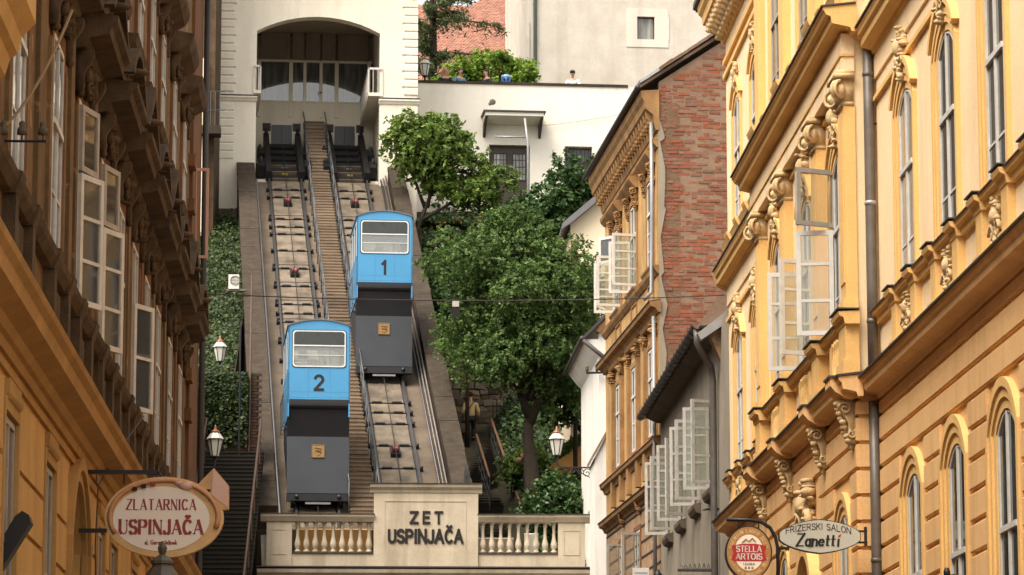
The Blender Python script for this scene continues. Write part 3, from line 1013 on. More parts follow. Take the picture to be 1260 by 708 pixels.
# --- walls: ground storey and the two above, each wing its own piece
def ops(cs, z0, z1, rise, w_=WW): return [(c - w_ / 2, c + w_ / 2, z0, z1, rise) for c in cs]
wall(FR, *NW, 0, 7.5, .5, ops(near_g, 3.2, 6.19, .2), 'ground_storey_wall', M['yground'], YR)
wall(FR, *NW, 7.5, 17.2, .5, ops(near_1, 8.5, 10.9, .2) + ops(near_1, 13.0, 15.05, .2), 'upper_wall', M['ywall'], YR)
wall(FRR, *RS, 0, 7.5, .78, ops([44.2, 50.6], 3.2, 6.1, .2, .95) + [(46.85, 48.15, 0, 5.75, .5)], 'ground_storey_wall', M['yground'], YR)
wall(FRR, *RS, 7.5, 17.6, .78, ops(ris_1, 8.5, 10.9, .2) + ops(ris_1, 13.1, 15.3, .2), 'upper_wall', M['ywall'], YR)
wall(FR, *FW, 0, 7.5, .5, ops([56.1, 58.9], 3.2, 6.15, .2), 'ground_storey_wall', M['yground'], YR)
wall(FR, *FW, 7.5, 17.2, .5, ops(far_1, 8.4, 10.75, .2) + ops(far_1, 12.75, 15.02, .2), 'upper_wall', M['ywall'], YR)
# the body of the house behind its street front
mb = MB(); mb.box(WORLD, 7.05, 16, 22.1, 60.8, 0, 17.1); mb.build('house_body', M['yground'], YR)
mb = MB(); mb.ext(Fr((6.5, 0, 0), (0, 1, 0), (-1, 0, 0)), [(.50, 17.32), (-4.7, 20.6), (-9.6, 17.3), (-9.6, 17.15), (.50, 17.18)], 22, 61.35)
mb.build('roof', M['sheet'], YR)

# --- rusticated courses of the ground storey
grooves = [7.215 - .335 * i for i in range(12)]
def courses(fr, u0, u1, gaps, ztop=7.42):
    z_hi = ztop
    for gz in grooves:
        z_lo = gz
        segs, x = [], u0
        for a, b, zg in sorted(gaps):
            if z_lo < zg:
                segs.append((x, a)); x = b
        segs.append((x, u1))
        for a, b in segs:
            if b - a < .03: continue
            z0_, z1_ = z_lo + .022, z_hi - .022
            mb = MB()
            mb.ext(fr, [(-.01, z0_), (.03, z0_), (.045, z0_ + .015), (.045, z1_ - .015), (.03, z1_), (-.01, z1_)], a, b)
            mb.build('rusticated_course', M['yground'], YR)
        z_hi = z_lo
courses(FR, NW[0], NW[1], [(c - .92, c + .92, 6.42) for c in near_g])
courses(FRR, RS[0] - .055, RS[1] + .02, [(c - .8, c + .8, 6.32) for c in (44.2, 50.6)] + [(46.5, 48.5, 6.75)])
courses(FR, FW[0], FW[1], [(c - .9, c + .9, 6.4) for c in (56.1, 58.9)])
# the risalit's short return face, facing down the street
FRET = Fr((6.5, RS[0] - .001, 0), (1, 0, 0), (0, -1, 0))
zh = 7.42
for gz in grooves:
    B(FRET, -RD - .05, -.005, 0, .05, gz + .026, zh - .026).build('rusticated_course', M['yground'], YR)
    zh = gz
# --- ground floor windows
for c in near_g:
    surround(YR, FR, c, 3.1, 6.19, WW, .2, [(.13, .02), (.25, .045), (.36, .07)], M['ytrim'])
    window(YR, FR, c, 3.2, 6.17, WW - .02, .005, .2, transom=.60, munt=(.22, .62))
for c in (44.2, 50.6):
    surround(YR, FRR, c, 3.1, 6.1, .95, .2, [(.12, .02), (.22, .045), (.33, .07)], M['ytrim'])
    window(YR, FRR, c, 3.2, 6.08, .93, .005, .2, transom=.6, munt=(.4,))
for c in (56.1, 58.9):
    surround(YR, FR, c, 3.1, 6.15, WW, .2, [(.13, .02), (.25, .045), (.36, .07)], M['ytrim'])
    window(YR, FR, c, 3.2, 6.13, WW - .02, .005, .2)
# --- portal with its garland
surround(YR, FRR, 47.5, 0, 5.75, 1.3, .5, [(.12, .08), (.3, .16)], M['ytrim'], 'portal_surround')
B(FRR, 46.87, 48.13, -.5, -.42, .05, 5.7).build('portal_door', M['sheet'], YR)
ornament(YR, FRR, 47.5, 6.45, 1.3, .9, .2, 11, M['yorn'], 'portal_garland', 44)
# --- cornice over the ground storey
def cornice(fr, u0, u1, prof, name, m, ends=True, trim=None):
    mb = MB(); mb.ext(fr, prof, u0, u1)
    o = mb.build(name, m, YR)
    if trim:
        mb = MB(); mb.ext(fr, trim, u0 - .02, u1 + .02)
        mb.build('sheet_cover', M['sheet'], o)
    return o
gprof = [(-.02, 7.42), (.05, 7.42), (.07, 7.47), (.11, 7.485), (.24, 7.51), (.255, 7.59), (.29, 7.62), (.30, 7.665), (-.02, 7.70)]
gtrim = [(-.01, 7.705), (.315, 7.668), (.33, 7.672), (.33, 7.69), (-.01, 7.735)]
cornice(FR, NW[0], RS[0] + .02, gprof, 'storey_cornice', M['yground'], trim=gtrim)
cornice(FRR, RS[0] - .30, RS[1] + .30, [(a, b + .02) for a, b in gprof], 'storey_cornice', M['yground'], trim=[(a, b + .02) for a, b in gtrim])
cornice(FR, RS[1], FW[1] + .25, gprof, 'storey_cornice', M['yground'], trim=gtrim)
for c in (42.98, 45.72, 49.38, 52.62):
    console(YR, FRR, c, 7.44, .56, .24, .27, M['yorn'], 'scroll_console')
    mb = MB(); mb.ext(FRR, [(-.02, 7.44), (.16, 7.44), (.30, 7.52), (.37, 7.60), (.37, 7.70), (-.02, 7.72)], c - .24, c + .24)
    o = mb.build('cornice_break', M['yground'], YR)
    B(FRR, c - .26, c + .26, -.01, .39, 7.702, 7.73).build('sheet_cover', M['sheet'], o)
# --- parapet zone under the first floor windows: pedestals, relief panels, sill
def sillzone(fr, u0, u1, cs, zs, name='sill_moulding'):
    zb = 7.72
    mb = MB()
    mb.ext(fr, [(-.02, zs - .16), (.05, zs - .16), (.07, zs - .08), (.11, zs - .06), (.125, zs - .01), (-.02, zs)], u0, u1)
    o = mb.build(name, M['ytrim'], YR)
    mb = MB(); mb.ext(fr, [(-.01, zs + .004), (.14, zs - .008), (.14, zs + .006), (-.01, zs + .02)], u0, u1)
    mb.build('sheet_cover', M['sheet'], o)
    B(fr, u0, u1, -.01, .045, zb, zb + .17).build('plinth_band', M['ytrim'], YR)
    for c in cs:
        for s in (-1, 1):
            uu = c + s * (WW / 2 + .2)
            mb = MB()
            mb.box(fr, uu - .17, uu + .17, -.01, .09, zb + .002, zs - .16)
            mb.box(fr, uu - .20, uu + .20, -.01, .13, zb + .001, zb + .19)
            mb.ext(fr, [(-.01, zs - .163), (.10, zs - .163), (.12, zs - .08), (.17, zs - .055), (.185, zs - .005), (-.01, zs + .01)], uu - .22, uu + .22)
            pd = mb.build('pedestal', M['ytrim'], YR)
            B(fr, uu - .235, uu + .235, -.005, .2, zs + .0215, zs + .037).build('sheet_cover', M['sheet'], pd)
        ornament(YR, fr, c, (zb + zs) / 2 + .02, .62, .5, .09, int(c * 7), M['yorn'], 'relief_panel', 24)
sillzone(FR, NW[0], NW[1] - .1, near_1, 8.54)
sillzone(FR, FW[0] + .05, FW[1] + .1, far_1, 8.42)
# risalit: pedestals of the pilasters with little balusters between
zs = 8.55
mb = MB(); mb.ext(FRR, [(-.02, zs - .16), (.06, zs - .16), (.08, zs - .08), (.13, zs - .06), (.15, zs - .01), (-.02, zs)], RS[0] - .05, RS[1] + .1)
o = mb.build('sill_moulding', M['ytrim'], YR)
mb = MB(); mb.ext(FRR, [(-.01, zs + .004), (.165, zs - .006), (.165, zs + .008), (-.01, zs + .02)], RS[0] - .06, RS[1] + .12); mb.build('sheet_cover', M['sheet'], o)
B(FRR, RS[0] - .04, RS[1] + .05, -.01, .06, 7.745, 7.9).build('plinth_band', M['ytrim'], YR)
PIL = [43.02, 45.75, 49.4, 52.6]
for c in PIL:
    mb = MB()
    mb.box(FRR, c - .3, c + .3, -.01, .17, 7.74, zs - .16)
    mb.box(FRR, c - .33, c + .33, -.01, .205, 7.742, 7.93)
    mb.ext(FRR, [(-.01, zs - .162), (.18, zs - .162), (.2, zs - .08), (.25, zs - .06), (.265, zs - .008), (-.01, zs + .008)], c - .38, c + .38)
    pd = mb.build('pedestal', M['ytrim'], YR)
    B(FRR, c - .4, c + .4, -.005, .28, zs + .022, zs + .04).build('sheet_cover', M['sheet'], pd)
for c in ris_1:
    for k in (-1, 0, 1):
        mb = MB()
        mb.lathe(FRR.P(c + k * .2, .06, 7.92), [(.05, 0), (.05, .04), (.03, .06), (.055, .16), (.03, .33), (.03, .38), (.05, .42), (.05, .47)], 8)
        mb.build('baluster', M['ytrim'], YR, True)
    for s in (-1, 1):
        mb = MB(); mb.box(FRR, c + s * .5 - .1, c + s * .5 + .1, -.01, .085, 7.93, zs - .16); mb.build('pier', M['ytrim'], YR)
# --- pilasters of the risalit
for c in PIL:
    mb = MB()
    mb.box(FRR, c - .25, c + .25, -.01, .14, 8.57, 11.28)
    mb.box(FRR, c - .19, c + .19, .139, .155, 8.95, 11.15)
    mb.box(FRR, c - .3, c + .3, -.01, .19, 8.571, 8.68)
    mb.box(FRR, c - .28, c + .28, -.01, .17, 8.68, 8.74)
    pl = mb.build('pilaster', M['ytrim'], YR)
    ionic(pl, FRR, c, 11.25, .5, .14, M['yorn'])
# --- first floor windows
for fr, cs, z0, z1, zo in ((FR, near_1, 8.5, 10.9, 0), (FRR, ris_1, 8.5, 10.9, 0), (FR, far_1, 8.4, 10.75, -.12)):
    for i, c in enumerate(cs):
        surround(YR, fr, c, z0, z1, WW, .2, [(.10, .02), (.2, .04), (.28, .055)], M['ytrim'])
        op = fr is FRR and i < 2
        wn_ = window(YR, fr, c, z0, z1 - .02, WW - .02, .012, .2, transom=.60, munt=(.34,) , pm=M['pane_curtain'] if c in (40.3, 56.1, 58.95) else M['pane'])
        # hood moulding with a leafy keystone
        mb = MB()
        A, Bq = arc(c - .86, c + .86, .46, z1 - .06, 16), arc(c - .76, c + .76, .42, z1 - .10, 16)
        for k in range(16): mb.extd(fr, [A[k], A[k + 1], Bq[k + 1], Bq[k]], -.01, .09)
        mb.build('hood_moulding', M['ytrim'], YR)
        ornament(YR, fr, c, z1 + .44 + zo * .3, .56, .66, .13, int(c * 13), M['yorn'], 'keystone_ornament', 34)
        if fr is FRR and i == 0:
            casement(wn_, fr, c + WW / 2 - .03, .02, .5, 8.56, 9.98, 80, (.33, .68))
            casement(wn_, fr, c + WW / 2 - .03, .02, -.5, 10.02, 10.80, -66, (), M['grey_paint'])
        if fr is FRR and i == 1:
            casement(wn_, fr, c + WW / 2 - .03, .02, .5, 8.56, 9.98, 82, (.33, .68))
            casement(wn_, fr, c - WW / 2 + .03, .02, .5, 8.62, 9.98, 108, (.33, .68))
# --- second floor windows
for fr, cs, z0, z1 in ((FR, near_1, 13.0, 15.05), (FRR, ris_1, 13.1, 15.3), (FR, far_1, 12.75, 15.02)):
    for c in cs:
        surround(YR, fr, c, z0, z1, WW, .2, [(.10, .02), (.2, .045)], M['ytrim'])
        window(YR, fr, c, z0, z1 - .02, WW - .02, .012, .2, transom=.6, munt=(.34,), pm=M['pane'], fm=M['grey_paint'] if fr is FRR else None)
        mb = MB()
        A, Bq = arc(c - .80, c + .80, .40, z1 - .04, 16), arc(c - .72, c + .72, .36, z1 - .07, 16)
        for k in range(16): mb.extd(fr, [A[k], A[k + 1], Bq[k + 1], Bq[k]], -.01, .08)
        mb.build('hood_moulding', M['ytrim'], YR)
        ornament(YR, fr, c, z1 + .40, .46, .5, .10, int(c * 17), M['yorn'], 'keystone_ornament', 28)
for c in (45.75, 49.4, 52.6, 43.1):
    mb = MB(); mb.box(FRR, c - .25, c + .25, -.01, .12, 12.9, 16.2); mb.build('pilaster', M['ytrim'], YR)
# second floor sills and pedestals
def sill2(fr, u0, u1, cs, zs, zb, extra=()):
    mb = MB(); mb.ext(fr, [(-.02, zs - .14), (.06, zs - .14), (.1, zs - .05), (.12, zs - .01), (-.02, zs)], u0, u1)
    mb.build('sill_moulding', M['ytrim'], YR)
    for c in cs:
        for s in (-1, 1):
            uu = c + s * (WW / 2 + .18)
            mb = MB(); mb.box(fr, uu - .15, uu + .15, -.01, .1, zb, zs - .14)
            mb.ext(fr, [(-.01, zs - .143), (.11, zs - .143), (.16, zs - .05), (.18, zs + .004), (-.01, zs + .012)], uu - .2, uu + .2)
            mb.build('pedestal', M['ytrim'], YR)
    for uu in extra:
        mb = MB(); mb.box(fr, uu - .3, uu + .3, -.01, .16, zb, zs - .14)
        mb.ext(fr, [(-.01, zs - .143), (.18, zs - .143), (.23, zs - .05), (.25, zs + .004), (-.01, zs + .012)], uu - .36, uu + .36)
        mb.build('pedestal', M['ytrim'], YR)
sill2(FRR, RS[0] - .05, RS[1] + .1, ris_1, 13.05, 12.45, PIL)
sill2(FR, FW[0] + .05, FW[1] + .1, far_1, 12.7, 12.2)
sill2(FR, NW[0], NW[1] - .1, near_1, 12.9, 12.2)
# --- frieze and cornice between first and second floor
def entab(fr, u0, u1, z, dp, e):
    B(fr, u0, u1, -.01, .05, z - .62, z - .56).build('architrave_moulding', M['ytrim'], YR)
    B(fr, u0, u1, -.01, .03, z - .32, z).build('frieze', M['ywall'], YR)
    pr = [(-.02, z), (.05, z), (.07, z + .05), (.11, z + .06), (dp * .72, z + .1), (dp * .76, z + .19), (dp * .9, z + .215), (dp * .95, z + .26), (dp, z + .28), (dp, z + .31), (-.02, z + .36)]
    mb = MB(); mb.ext(fr, pr, u0 - e, u1 + e)
    o = mb.build('storey_cornice', M['ytrim'], YR)
    mb = MB(); mb.ext(fr, [(-.01, z + .365), (dp + .025, z + .312), (dp + .025, z + .332), (-.01, z + .385)], u0 - e - .02, u1 + e + .02)
    mb.build('sheet_cover', M['sheet'], o)
entab(FR, FW[0] + .02, FW[1], 11.9, .27, .0)
entab(FR, NW[0], NW[1] - .1, 11.9, .27, .0)
mb = MB(); mb.ext(FR, [(-.02, 11.9), (.05, 11.9), (.2, 12.0), (.26, 12.18), (.27, 12.21), (-.02, 12.26)], FW[1] - .01, FW[1] + .26); mb.build('cornice_end', M['ytrim'], YR)
B(FRR, RS[0] - .04, RS[1] + .03, -.01, .16, 11.70, 12.2).build('architrave', M['ywall'], YR)
B(FRR, RS[0] - .06, RS[1] + .05, -.005, .18, 11.90, 11.93).build('architrave_moulding', M['ytrim'], YR)
entab(FRR, RS[0], RS[1], 12.18, .42, .28)
# --- top: string, frieze, roof cornice on modillions
for z in (15.78, 16.05):
    B(FR, FW[0], FW[1] + .03, -.01, .06, z, z + .09).build('string_course', M['ytrim'], YR)
    B(FRR, RS[0], RS[1], -.01, .06, z + .3, z + .39).build('string_course', M['ytrim'], YR)
for fr, u0, u1, z in ((FR, FW[0], FW[1] + .18, 16.5), (FRR, RS[0], RS[1], 16.9), (FR, NW[0], NW[1], 16.5)):
    mb = MB(); mb.ext(fr, [(-.02, z), (.04, z), (.08, z + .08), (.1, z + .3), (.40, z + .36), (.42, z + .5), (.48, z + .56), (.5, z + .68), (-.02, z + .72)], u0, u1 + .02)
    o = mb.build('roof_cornice', M['ytrim'], YR)
    if fr is FR and u0 < 50: continue
    k = u0 + .2
    while k < u1 - .1:
        mb = MB()
        mb.ext(fr, [(.06, z + .04), (.16, z + .02), (.2, z + .12), (.34, z + .2), (.37, z + .29), (.37, z + .345), (.06, z + .345)], k - .075, k + .075)
        mb.blob(fr.P(k, .3, z + .2), (.085, .09, .06), 8, 5, fr)
        mb.blob(fr.P(k, .14, z + .06), (.085, .07, .06), 8, 5, fr)
        mb.build('modillion', M['yorn'], o, True)
        k += .36
mb = MB(); mb.ext(FR, [(.50, 17.18), (.56, 17.2), (.56, 17.3), (.5, 17.33), (.44, 17.25)], FW[0], FW[1] + .4); mb.build('gutter', M['sheet'], YR)
# --- rainwater pipe in the inner corner
mb = MB()
px_ = FR.P(42.70, .10, 0)
mb.path([px_ + Vector((0, 0, z)) for z in (.2, 3, 6, 7.40)], .068, 12)
mb.path([px_ + Vector((0, 0, z)) for z in (7.74, 9, 11, 12.3)], .068, 12)
pp = mb.build('rainwater_pipe', M['zinc'], YR, True)
for z in (5.35, 9.93, 11.62, 8.4):
    mb = MB(); mb.lathe(px_ + Vector((0, 0, z)), [(.068, 0), (.078, .005), (.078, .05), (.068, .055)], 12)
    mb.build('pipe_collar', M['zinc_light'] if z == 9.93 else M['zinc'], pp, True)
mb = MB(); mb.path([FR.P(42.7, -.05, 11.0), FR.P(42.7, .16, 11.0)], .012, 5); mb.build('pipe_bracket', M['black'], pp)

# ================================================================== the dark brown house, left side
LB = thing('brown_house', 'sooty brown stuccoed house over an ochre ground storey', 'house', (-3.2, 42, 0))
FL = Fr((-3.2, 0, 0), (0, 1, 0), (1, 0, 0))
LU = (16.0, 62.3)
L1 = [26.6, 30.2, 34.0, 37.0, 40.2, 43.0, 45.7, 48.3, 50.9, 54.0, 57.0]
LG = [27.2, 30.2, 34.0, 40.6, 42.6, 46.4, 49.4, 52.4, 55.4, 58.4]
def opl(cs, z0, z1, w_=1.12): return [(c - w_ / 2, c + w_ / 2, z0, z1) for c in cs]
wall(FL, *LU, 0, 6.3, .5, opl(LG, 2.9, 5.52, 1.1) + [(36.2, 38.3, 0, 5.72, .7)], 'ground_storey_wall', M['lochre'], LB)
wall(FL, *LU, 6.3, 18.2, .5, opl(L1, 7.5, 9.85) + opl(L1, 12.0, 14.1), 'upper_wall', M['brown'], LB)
B(WORLD, -10, -3.75, 16.1, 62.2, 0, 18.1).build('house_body', M['brown'], LB)
mb = MB(); mb.ext(FL, [(.4, 18.5), (-3, 19.8), (-6.6, 18.5), (-6.6, 18.4), (.4, 18.4)], 16, 62.7); mb.build('roof', M['sheet'], LB)
# ochre cornice
mb = MB()
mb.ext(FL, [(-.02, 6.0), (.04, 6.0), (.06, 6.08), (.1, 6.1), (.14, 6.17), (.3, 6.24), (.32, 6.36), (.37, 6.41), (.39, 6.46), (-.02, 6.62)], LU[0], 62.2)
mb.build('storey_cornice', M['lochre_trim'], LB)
B(FL, LU[0], 62.2, -.01, .035, 5.86, 5.93).build('string_course', M['lochre_trim'], LB)
z = 5.86
zg = [5.80, 5.11, 4.61, 4.11, 3.61, 3.1]
gl = [(c - .72, c + .72, 5.62) for c in LG] + [(35.95, 38.55, 5.9)]
for zz in zg[1:]:
    x = LU[0]; mb = MB(); segs = []
    for a, b, t_ in sorted(gl):
        if zz < t_: segs.append((x, a)); x = b
    segs.append((x, LU[1]))
    top = zg[zg.index(zz) - 1]
    for a, b in segs:
        if b - a > .05: B(FL, a, b, -.01, .04, zz + .025, top - .025).build('rusticated_course', M['lochre'], LB)
for c in LG:
    surround(LB, FL, c, 2.8, 5.52, 1.1, 0, [(.12, .05)], M['lochre_trim'])
    window(LB, FL, c, 2.9, 5.50, 1.08, .01, 0, fm=M['grey_paint'], pm=M['pane_left'], transom=.58, munt=(.5,))
    mb = MB(); mb.box(FL, c - .5, c + .5, .0, .07, 5.66, 5.8)
    for k in range(9): mb.blob(FL.P(c - .44 + k * .11, .05, 5.67), (.05, .05, .06), 6, 5, FL)
    mb.build('window_apron', M['lochre_trim'], LB)
mb = MB()
for ex, d_, in_ in ((.12, .06, 0), (.25, .1, .12)):
    A, Bq = arc(36.2 - ex, 38.3 + ex, .7 + ex, 5.02, 16), arc(36.2 - in_, 38.3 + in_, .7 + in_, 5.02, 16)
    for k in range(16): mb.extd(FL, [A[k], A[k + 1], Bq[k + 1], Bq[k]], -.01, d_)
    mb.box(FL, 36.2 - ex, 36.2 - in_, -.01, d_, 0, 5.02); mb.box(FL, 38.3 + in_, 38.3 + ex, -.01, d_, 0, 5.02)
mb.build('archway_surround', M['lochre_trim'], LB)
B(FL, 36.25, 38.25, -.48, -.42, 0, 5.0).build('archway_door', M['sheet'], LB)
# first floor: base panels, windows, hoods on consoles, consoles, red reveals
mb = MB(); mb.ext(FL, [(-.02, 7.36), (.08, 7.38), (.14, 7.46), (.16, 7.52), (-.02, 7.54)], LU[0], 62.2); mb.build('sill_moulding', M['brown_trim'], LB)
B(FL, LU[0], 62.2, -.01, .07, 6.6, 6.85).build('plinth_band', M['brown_trim'], LB)
for i, c in enumerate(L1):
    surround(LB, FL, c, 7.5, 9.85, 1.12, 0, [(.17, .03)], M['rust_red'])
    wn_ = window(LB, FL, c, 7.5, 9.83, 1.10, .03, 0, fm=M['white_paint'], pm=M['pane_left'], transom=.62, munt=(.5,))
    mb = MB()
    for s in (-1, 1):
        mb.box(FL, c + s * .78 - .13, c + s * .78 + .13, -.01, .12, 6.62, 7.36)
        mb.ext(FL, [(-.01, 7.36), (.12, 7.36), (.16, 7.46), (.18, 7.55), (-.01, 7.58)], c + s * .78 - .18, c + s * .78 + .18)
    mb.box(FL, c - .5, c + .5, -.01, .05, 6.86, 7.3)
    mb.build('window_pedestals', M['brown_trim'], LB)
    for s in (-1, 1):
        console(LB, FL, c + s * .80, 10.30, .46, .24, .22, M['brown_trim'])
        mb = MB(); mb.box(FL, c + s * .80 - .11, c + s * .80 + .11, -.01, .04, 7.6, 9.7)
        mb.build('pilaster_strip', M['brown'], LB)
    mb = MB()
    mb.ext(FL, [(-.02, 10.28), (.12, 10.30), (.16, 10.4), (.38, 10.44), (.40, 10.54), (.46, 10.58), (.47, 10.64), (-.02, 10.72)], c - 1.0, c + 1.0)
    if i % 2:
        mb.extd(FL, [(c - 1.1, 10.73), (c + 1.1, 10.73), (c, 11.32)], -.02, .3)
        mb.extd(FL, [(c - 1.2, 10.72), (c - 1.1, 10.70), (c, 11.30), (c + 1.1, 10.70), (c + 1.2, 10.72), (c, 11.46)], -.02, .44)
    else:
        A, Bq = arc(c - 1.18, c + 1.18, .52, 10.73, 14), arc(c - 1.05, c + 1.05, .42, 10.73, 14)
        for k in range(14): mb.extd(FL, [A[k], A[k + 1], Bq[k + 1], Bq[k]], -.02, .44)
        mb.extd(FL, [(c + 1.05, 10.73)] + Bq[::-1] + [], -.02, .28)
    mb.build('window_pediment', M['brown_trim'], LB)
    ornament(LB, FL, c, 10.12, 1.0, .36, .16, i * 5 + 3, M['brown_trim'], 'stucco_garland', 20)
    ornament(LB, FL, c, 10.95, .7, .34, .42, i * 9 + 1, M['brown_trim'], 'stucco_cartouche', 14)
    # second floor
    surround(LB, FL, c, 12.0, 14.1, 1.12, 0, [(.15, .045)], M['rust_red'])
    w2 = window(LB, FL, c, 12.0, 14.08, 1.1, .04, 0, fm=M['white_paint'], pm=M['pane_left'], transom=.62, munt=(.5,))
    mb = MB(); mb.ext(FL, [(-.02, 14.35), (.12, 14.36), (.3, 14.46), (.36, 14.56), (.38, 14.64), (-.02, 14.72)], c - .95, c + .95)
    mb.build('window_hood', M['brown_trim'], LB)
    mb = MB(); mb.ext(FL, [(-.02, 11.78), (.1, 11.78), (.22, 11.86), (.26, 11.96), (-.02, 11.99)], c - .85, c + .85)
    mb.build('window_sill', M['brown_trim'], LB)
    for s in (-1, 1):
        console(LB, FL, c + s * .74, 14.36, .4, .2, .18, M['brown_trim'])
        console(LB, FL, c + s * .70, 11.79, .4, .2, .2, M['brown_trim'])
    ornament(LB, FL, c, 14.25, .9, .26, .14, i * 5 + 8, M['brown_trim'], 'stucco_garland', 16)
    if i in (3, 4):
        casement(wn_, FL, c - .53, .03, .52, 7.56, 9.0, 24, (.34, .67))
        casement(wn_, FL, c - .53, .03, .52, 9.03, 9.76, 16, (), M['grey_paint'])
    if i == 6:
        casement(wn_, FL, c - .53, .03, .52, 7.56, 9.0, 27, (.5,))
for i in range(len(L1) - 1):
    c = (L1[i] + L1[i + 1]) / 2
    mb = MB(); mb.box(FL, c - .2, c + .2, -.01, .045, 7.55, 11.4); mb.box(FL, c - .24, c + .24, -.01, .07, 7.551, 7.7); mb.box(FL, c - .24, c + .24, -.01, .08, 11.0, 11.2)
    mb.build('pilaster_strip', M['brown'] if i % 3 else M['rust_red'], LB)
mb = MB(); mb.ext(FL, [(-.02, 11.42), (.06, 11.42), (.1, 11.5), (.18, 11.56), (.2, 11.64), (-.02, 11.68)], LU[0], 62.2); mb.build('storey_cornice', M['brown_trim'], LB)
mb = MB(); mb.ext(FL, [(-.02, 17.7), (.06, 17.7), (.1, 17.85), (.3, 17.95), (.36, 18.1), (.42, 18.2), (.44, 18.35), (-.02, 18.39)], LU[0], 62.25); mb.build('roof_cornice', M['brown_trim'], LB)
# the red plastered end bay with its pink-framed sash
B(FL, 59.4, 62.28, .0, .06, 6.65, 17.7).build('end_bay', M['rust_red'], LB)
mb = MB(); f2 = Fr(FL.P(60.6, .02, 0), (1, 0, 0), (0, -1, 0)); frame_box(mb, f2, 0, .27, 12.35, 14.0, 0, .04, .05)
mb.build('pink_casement', paint('pink_primer', (.62, .33, .24), .6), LB)
for k, z in enumerate((9.2, 9.9, 10.6, 11.3, 12.0, 12.9, 13.7)):
    B(FL, 58.9, 59.4, .0, .12, z, z + .22).build('quoin', M['rust_red'], LB)
# rainwater pipe at the far corner
mb = MB(); mb.path([FL.P(62.1, .14, z) for z in (.2, 5, 9, 13, 17.7)], .055, 10); mb.build('rainwater_pipe', M['sheet'], LB, True)
# ochre oriel hanging out nearer down the street
mb = MB()
mb.ext(FL, [(-.02, 7.75), (.1, 7.78), (.16, 7.95), (.2, 7.98), (.24, 8.12), (.30, 8.16), (.33, 8.3), (.44, 8.42), (.44, 10.4), (.52, 10.6), (-.02, 10.7)], 20, 27.45)
mb.build('oriel', M['lochre'], LB)
B(FL, 20, 27.6, -.01, .62, 10.705, 10.85).build('oriel_cap', M['sheet'], LB)
B(FL, 27.6, 29.6, -.01, .3, 9.95, 10.3).build('shop_blind_box', M['sheet'], LB)
# ================================================================== the funicular
EL, YW = R(27.348), R(-3.384)
HV = Vector((math.sin(YW), math.cos(YW), 0)); SV = Vector((HV.y, -HV.x, 0))
DV = HV * math.cos(EL) + Vector((0, 0, math.sin(EL))); NV = SV.cross(DV)
FO = Vector((.9161, 98.8997, 12.6597))
FF = Fr(FO, SV, DV, NV)                    # a across, t up the slope, n off the rail plane
TB, TT = -3.6, 40.0
A_L, A_R = -2.48, 0.0
def W_(a, t, n=0.): return FF.P(a, t, n)
# ramp: concrete body under the tracks
mb = MB(); mb.box(FF, -4.2, 1.85, TB, 31.6, -2.2, -.16)
mb.box(FF, -4.2, 1.85, 31.6, 37.4, -3.2, -1.0)
solo(mb, 'funicular_ramp', M['concrete'], 'stained concrete ramp climbing between the two parapets', 'ramp', (.9, 95, 9.5))
# track beds and tracks
rows = [30.3, 29.3, 26.5, 25.5, 24.6, 22.6, 20.5, 18.5, 16.5, 15.5, 14.6, 12.6, 10.7, 8.7, 6.8, 5.9, 4.9, 3.0, 1.1, -.9, -1.9]
rollers = [28.45, 19.85, 11.2, 2.35]
def track(ac, label):
    t = thing('funicular_track', label, 'track', W_(ac, -4), 'the two funicular tracks')
    B(FF, ac - .52, ac + .52, TB, 31.55, -.158, -.10).build('track_bed', M['bed'], t)
    for s in (-1, 1):
        mb = MB()
        mb.ext(Fr(FO, DV, SV, NV), [(ac + s * .6 - .06, -.16), (ac + s * .6 + .06, -.16), (ac + s * .6 + .05, -.13), (ac + s * .6 + .014, -.11), (ac + s * .6 + .014, -.04), (ac + s * .6 + .034, -.03), (ac + s * .6 + .034, 0), (ac + s * .6 - .034, 0), (ac + s * .6 - .034, -.03), (ac + s * .6 - .014, -.04), (ac + s * .6 - .014, -.11), (ac + s * .6 - .05, -.13)], TB, 33.5)
        mb.build('rail', M['steel'], t)
    for r in rows:
        mb = MB()
        mb.box(FF, ac - .56, ac + .56, r - .022, r + .022, -.098, -.07)
        for s in (-1, 1):
            mb.box(FF, ac + s * .31 - .15, ac + s * .31 + .15, r - .045, r + .045, -.097, -.035)
            mb.box(FF, ac + s * .68 - .07, ac + s * .68 + .07, r - .08, r + .06, -.155, -.04)
            mb.blob(W_(ac + s * .72, r, -.03), .035, 6, 5)
        mb.build('sleeper_tie', M['black'], t)
    for r in [k for k in np.arange(-1, 31, 2.0) if min(abs(k - q) for q in rows) > .4]:
        mb = MB(); mb.box(FF, ac - .57, ac + .57, r - .012, r + .012, -.099, -.082)
        for s in (-1, 1): mb.box(FF, ac + s * .68 - .05, ac + s * .68 + .05, r - .05, r + .05, -.155, -.06)
        mb.build('tie_rod', M['steel'], t)
    for r in rollers:
        mb = MB()
        for s in (-1, 1): mb.box(FF, ac + s * .12 - .025, ac + s * .12 + .025, r - .25, r + .25, -.1, .05)
        mb.box(FF, ac - .15, ac + .15, r - .3, r - .25, -.1, .03)
        mb.box(FF, ac - .15, ac + .15, r + .25, r + .3, -.1, .03)
        h_ = mb.build('roller_housing', M['black'], t)
        mb = MB()
        mb.path([W_(ac - .08, r, .04), W_(ac - .04, r, .04), W_(ac, r, .04), W_(ac + .04, r, .04), W_(ac + .08, r, .04)], [.17, .14, .11, .14, .17], 14)
        mb.build('cable_roller', M['rollred'], h_, True)
    mb = MB(); mb.path([W_(ac, TB, .1), W_(ac, 36, .1)], .016, 6); mb.build('haul_cable', M['black'], t)
    return t
